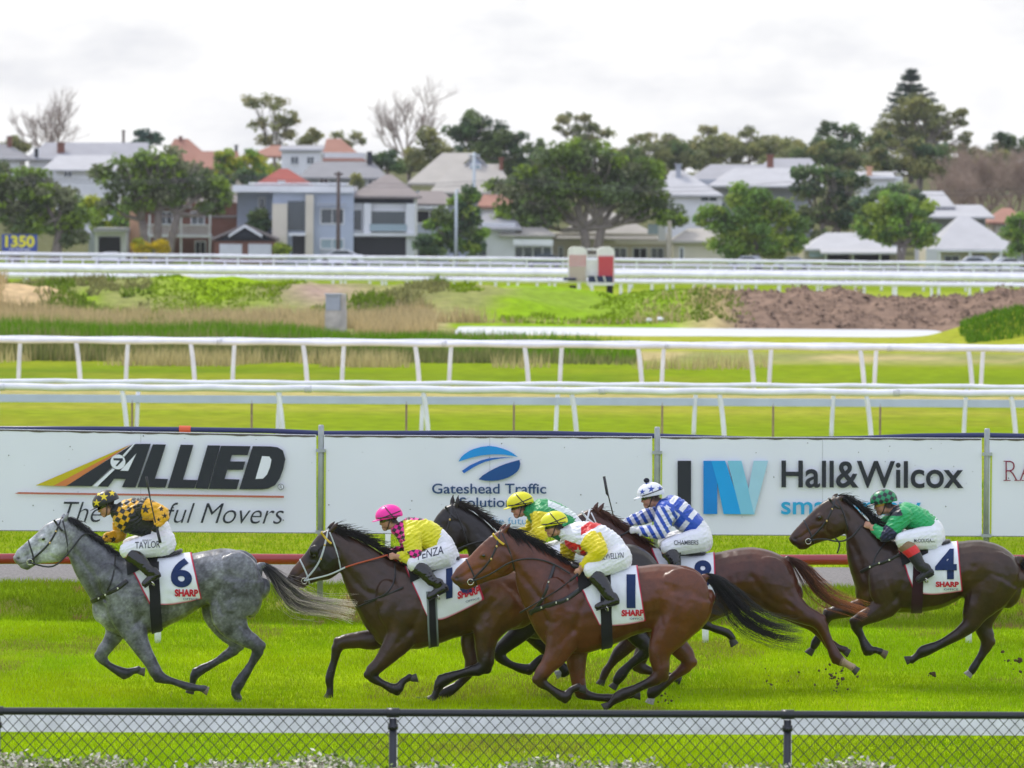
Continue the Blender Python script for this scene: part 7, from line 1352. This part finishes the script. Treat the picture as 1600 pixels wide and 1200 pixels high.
jockey(dict(Y=59.3, seed=8, who='bright pink capped rider', label='jockey in yellow silks with a bright pink cap and pink armband', helmet=(607, 804), tilt=.22, stubble=.4,
    torso=[(623, 816, 617, 838, 14), (637, 809, 628, 851, 25), (655, 809, 643, 860, 30), (675, 814, 661, 866, 28), (692, 826, 675, 872, 26), (706, 841, 686, 880, 25), (714, 857, 700, 886, 20)],
    arm_n=arms((643, 832), (647, 868), (621, 868), (14, 10.5, 6.4), (-.17, -.27, -.16)), arm_f=flip(arms((632, 830), (640, 864), (612, 863), (12, 9.5, 6.2), (-.16, -.24, -.12))), leg_n=ln, leg_f=lf, silk=silk_pink, cap=solid((.85, .02, .33)), peak=(.80, .03, .33), lines=XB, name=[('PENZA', 653, 693, 862.5, 875, -10, .006)]))
ln, lf = mk((910, 857), (856, 866), (880, 892), (896, 900), (876, 912))
jockey(dict(Y=60.4, seed=12, who='green backed rider', label='jockey with a plain yellow cap and green back behind the white and red rider', helmet=(812, 784), tilt=.25,
    torso=[(829, 787, 822, 808, 14), (843, 779, 833, 822, 25), (861, 781, 848, 832, 30), (880, 789, 866, 842, 28), (899, 802, 883, 850, 26), (913, 820, 896, 862, 25), (920, 838, 908, 870, 20)],
    arm_n=arms((848, 800), (842, 836), (816, 838), (14, 10.5, 6.4), (-.17, -.24, -.13)), arm_f=flip(arms((840, 800), (830, 833), (808, 834), (12, 9.5, 6.2), (-.16, -.22, -.10))), leg_n=ln, leg_f=lf, silk=silk_green, cap=solid((.70, .66, .010)), peak=(.70, .66, .02), lines=XB))
ln, lf = mk((973, 868), (921, 889), (950, 926), (962, 934), (932, 944), (20, 12.5, 10.5, 8))
jockey(dict(Y=58.2, seed=17, who='white and red rider', label='jockey in white and red silks with yellow sleeves and a yellow cap, nearest the camera', helmet=(865, 814), tilt=.22,
    torso=[(884, 822, 879, 845, 14), (898, 816, 888, 857, 26), (918, 815, 904, 867, 31), (938, 818, 924, 872, 29), (957, 828, 940, 878, 27), (972, 842, 953, 884, 26), (982, 860, 966, 890, 20)],
    arm_n=arms((917, 838), (936, 857), (908, 886), (14.5, 11.5, 6.6), (-.18, -.31, -.24)), arm_f=flip(arms((890, 846), (886, 874), (872, 884), (12, 9.5, 6.2), (-.16, -.2, -.10))), leg_n=ln, leg_f=lf, silk=silk_white, cap=solid((.70, .66, .010)), peak=(.70, .66, .02), lines=XB, name=[('LLEWELLYN', 936, 974, 866.5, 875.5, -3.5, .004)]))
ln, lf = mk((1099, 841), (1040, 853), (1055, 886), (1066, 896), (1046, 905))
jockey(dict(Y=61.2, seed=23, who='blue and white rider', label='jockey in blue and white striped silks with a starred white cap and pompom', helmet=(1016, 769), tilt=.20, stubble=.3, hair=(.06, .035, .02),
    torso=[(1036, 779, 1029, 800, 14), (1050, 773, 1040, 813, 25), (1067, 780, 1053, 823, 29), (1083, 794, 1065, 832, 28), (1098, 809, 1077, 841, 26), (1109, 825, 1087, 850, 25), (1113, 838, 1097, 860, 20)],
    arm_n=arms((1042, 793), (1030, 829), (996, 828), (14, 10.5, 6.4), (-.17, -.23, -.14)), arm_f=flip(arms((1034, 798), (1006, 810), (976, 818), (12, 9.5, 6.2), (-.16, -.2, -.10))), leg_n=ln, leg_f=lf, silk=silk_blue, cap=cap_blue, peak=(.70, .71, .75), lines=XB[:1], pom=True, glove=(.62, .62, .62), name=[('CHAMBERS', 1053, 1091, 844.5, 851.5, -.5, .010)]))
def bc4(px, py):
    C = base_col(len(px), BLK_); t = (py-846)+(px-1405)*.55; C[t < 34] = (.60, .015, .015); C[t < 19] = (.20, .125, .055); return C
ln, lf = mk((1461, 838), (1405, 842), (1434, 880), (1450, 890), (1431, 902))
jockey(dict(Y=61.7, seed=29, who='emerald green rider', label='jockey in emerald green silks with a green and navy checked cap', helmet=(1380, 780), tilt=.20, stubble=.3, gog=mat('goggle_amber', (.40, .22, .02), rough=.08, spec=.8),
    torso=[(1402, 789, 1393, 809, 14), (1415, 784, 1404, 821, 25), (1432, 789, 1418, 829, 29), (1448, 797, 1432, 834, 28), (1462, 808, 1446, 838, 26), (1473, 820, 1455, 848, 25), (1476, 832, 1463, 856, 20)],
    arm_n=arms((1412, 802), (1383, 834), (1361, 823), (13.5, 10, 6.2), (-.17, -.23, -.13)), arm_f=flip(arms((1402, 806), (1376, 830), (1356, 819), (12, 9.5, 6.0), (-.16, -.21, -.10))), leg_n=ln, leg_f=lf, silk=silk_emerald, cap=cap_emerald, boot_cols=bc4, name=[('McDOUGALL', 1428, 1461, 842, 847.5, -.5, .004)]))
# whips held in hands
def whip(label, Y, pts, dy, thick=None):
    fig = Figure(Y); mb = MB(); n = len(pts); mb.tube([fig.P(x, y, dy) for x, y, r in pts], [r*fig.k for x, y, r in pts], 8); o = mb.build('whip', LEATH, smooth=True); tag(o, label, 'whip')
    m = MB(); m.tube([fig.P(*pts[-2][:2], dy-.001), fig.P(*pts[-1][:2], dy-.001)], pts[-1][2]*fig.k*1.35, 8); m.build('handle', mat('whip_grip', (.03, .03, .034), rough=.7), o, smooth=True)
whip('upright whip in the hand of the gold and black rider', 59.1, [(232.5, 742, 1.8), (234, 752, 1.8), (238, 775, 1.1), (244, 803, 1.0), (249, 824, 1.3), (254, 845, 1.7)], -.372)
whip('slim whip pointing down along the bay horse', 58.2, [(812, 955, 1.5), (840, 938, 1.0), (870, 920, .9), (890, 905, 1.0), (903, 894, 1.6)], -.255)
whip('raised whip with a thick flap above the chestnut horse', 61.2, [(944, 745, 2.2), (949, 772, 2.3), (951, 776, 1.0), (957, 800, 1.0), (961, 816, 1.1), (972, 828, 1.3)], .10)
# clods of turf thrown up by the hooves
def clods():
    rng = np.random.default_rng(4); DM = mat('turf_clod', (.075, .045, .025), rough=.95, noise_=(40, .5, 4)); n = 0
    for (cx, cy, sx, sy, cnt, Y) in ((1306, 1056, 12, 7, 26, 60.9), (1312, 1078, 9, 9, 12, 60.6), (1295, 1085, 22, 12, 26, 60.3), (1240, 1075, 30, 14, 16, 60.6), (1040, 1090, 8, 8, 16, 58.6), (1578, 1040, 10, 8, 9, 61.4), (1452, 1054, 3, 2, 4, 61.0), (1025, 1055, 40, 20, 10, 58.9), (1190, 1030, 50, 30, 10, 60.6)):
        for i in range(cnt):
            x, y = rng.normal(cx, sx), rng.normal(cy, sy); r = abs(rng.normal(0, 1))*.0056+.0025
            if sx < 13 and i < 4: r *= 1.5
            p = PY(x, y, Y+rng.normal(0, .12))
            if p[2] < .02: continue
            mb = MB(); mb.ell(p, (r*rng.uniform(.8, 1.9), r, r*rng.uniform(.6, 1.2)), rng.uniform(-1, 1), 7, 5); mb.v = [tuple(np.array(v)+rng.normal(0, r*.24, 3)) for v in mb.v]
            o = mb.build('turf_clod', DM); tag(o, 'small clod of brown turf flung up behind the hooves', 'turf clod', 'flying clods of turf'); n += 1
clods()
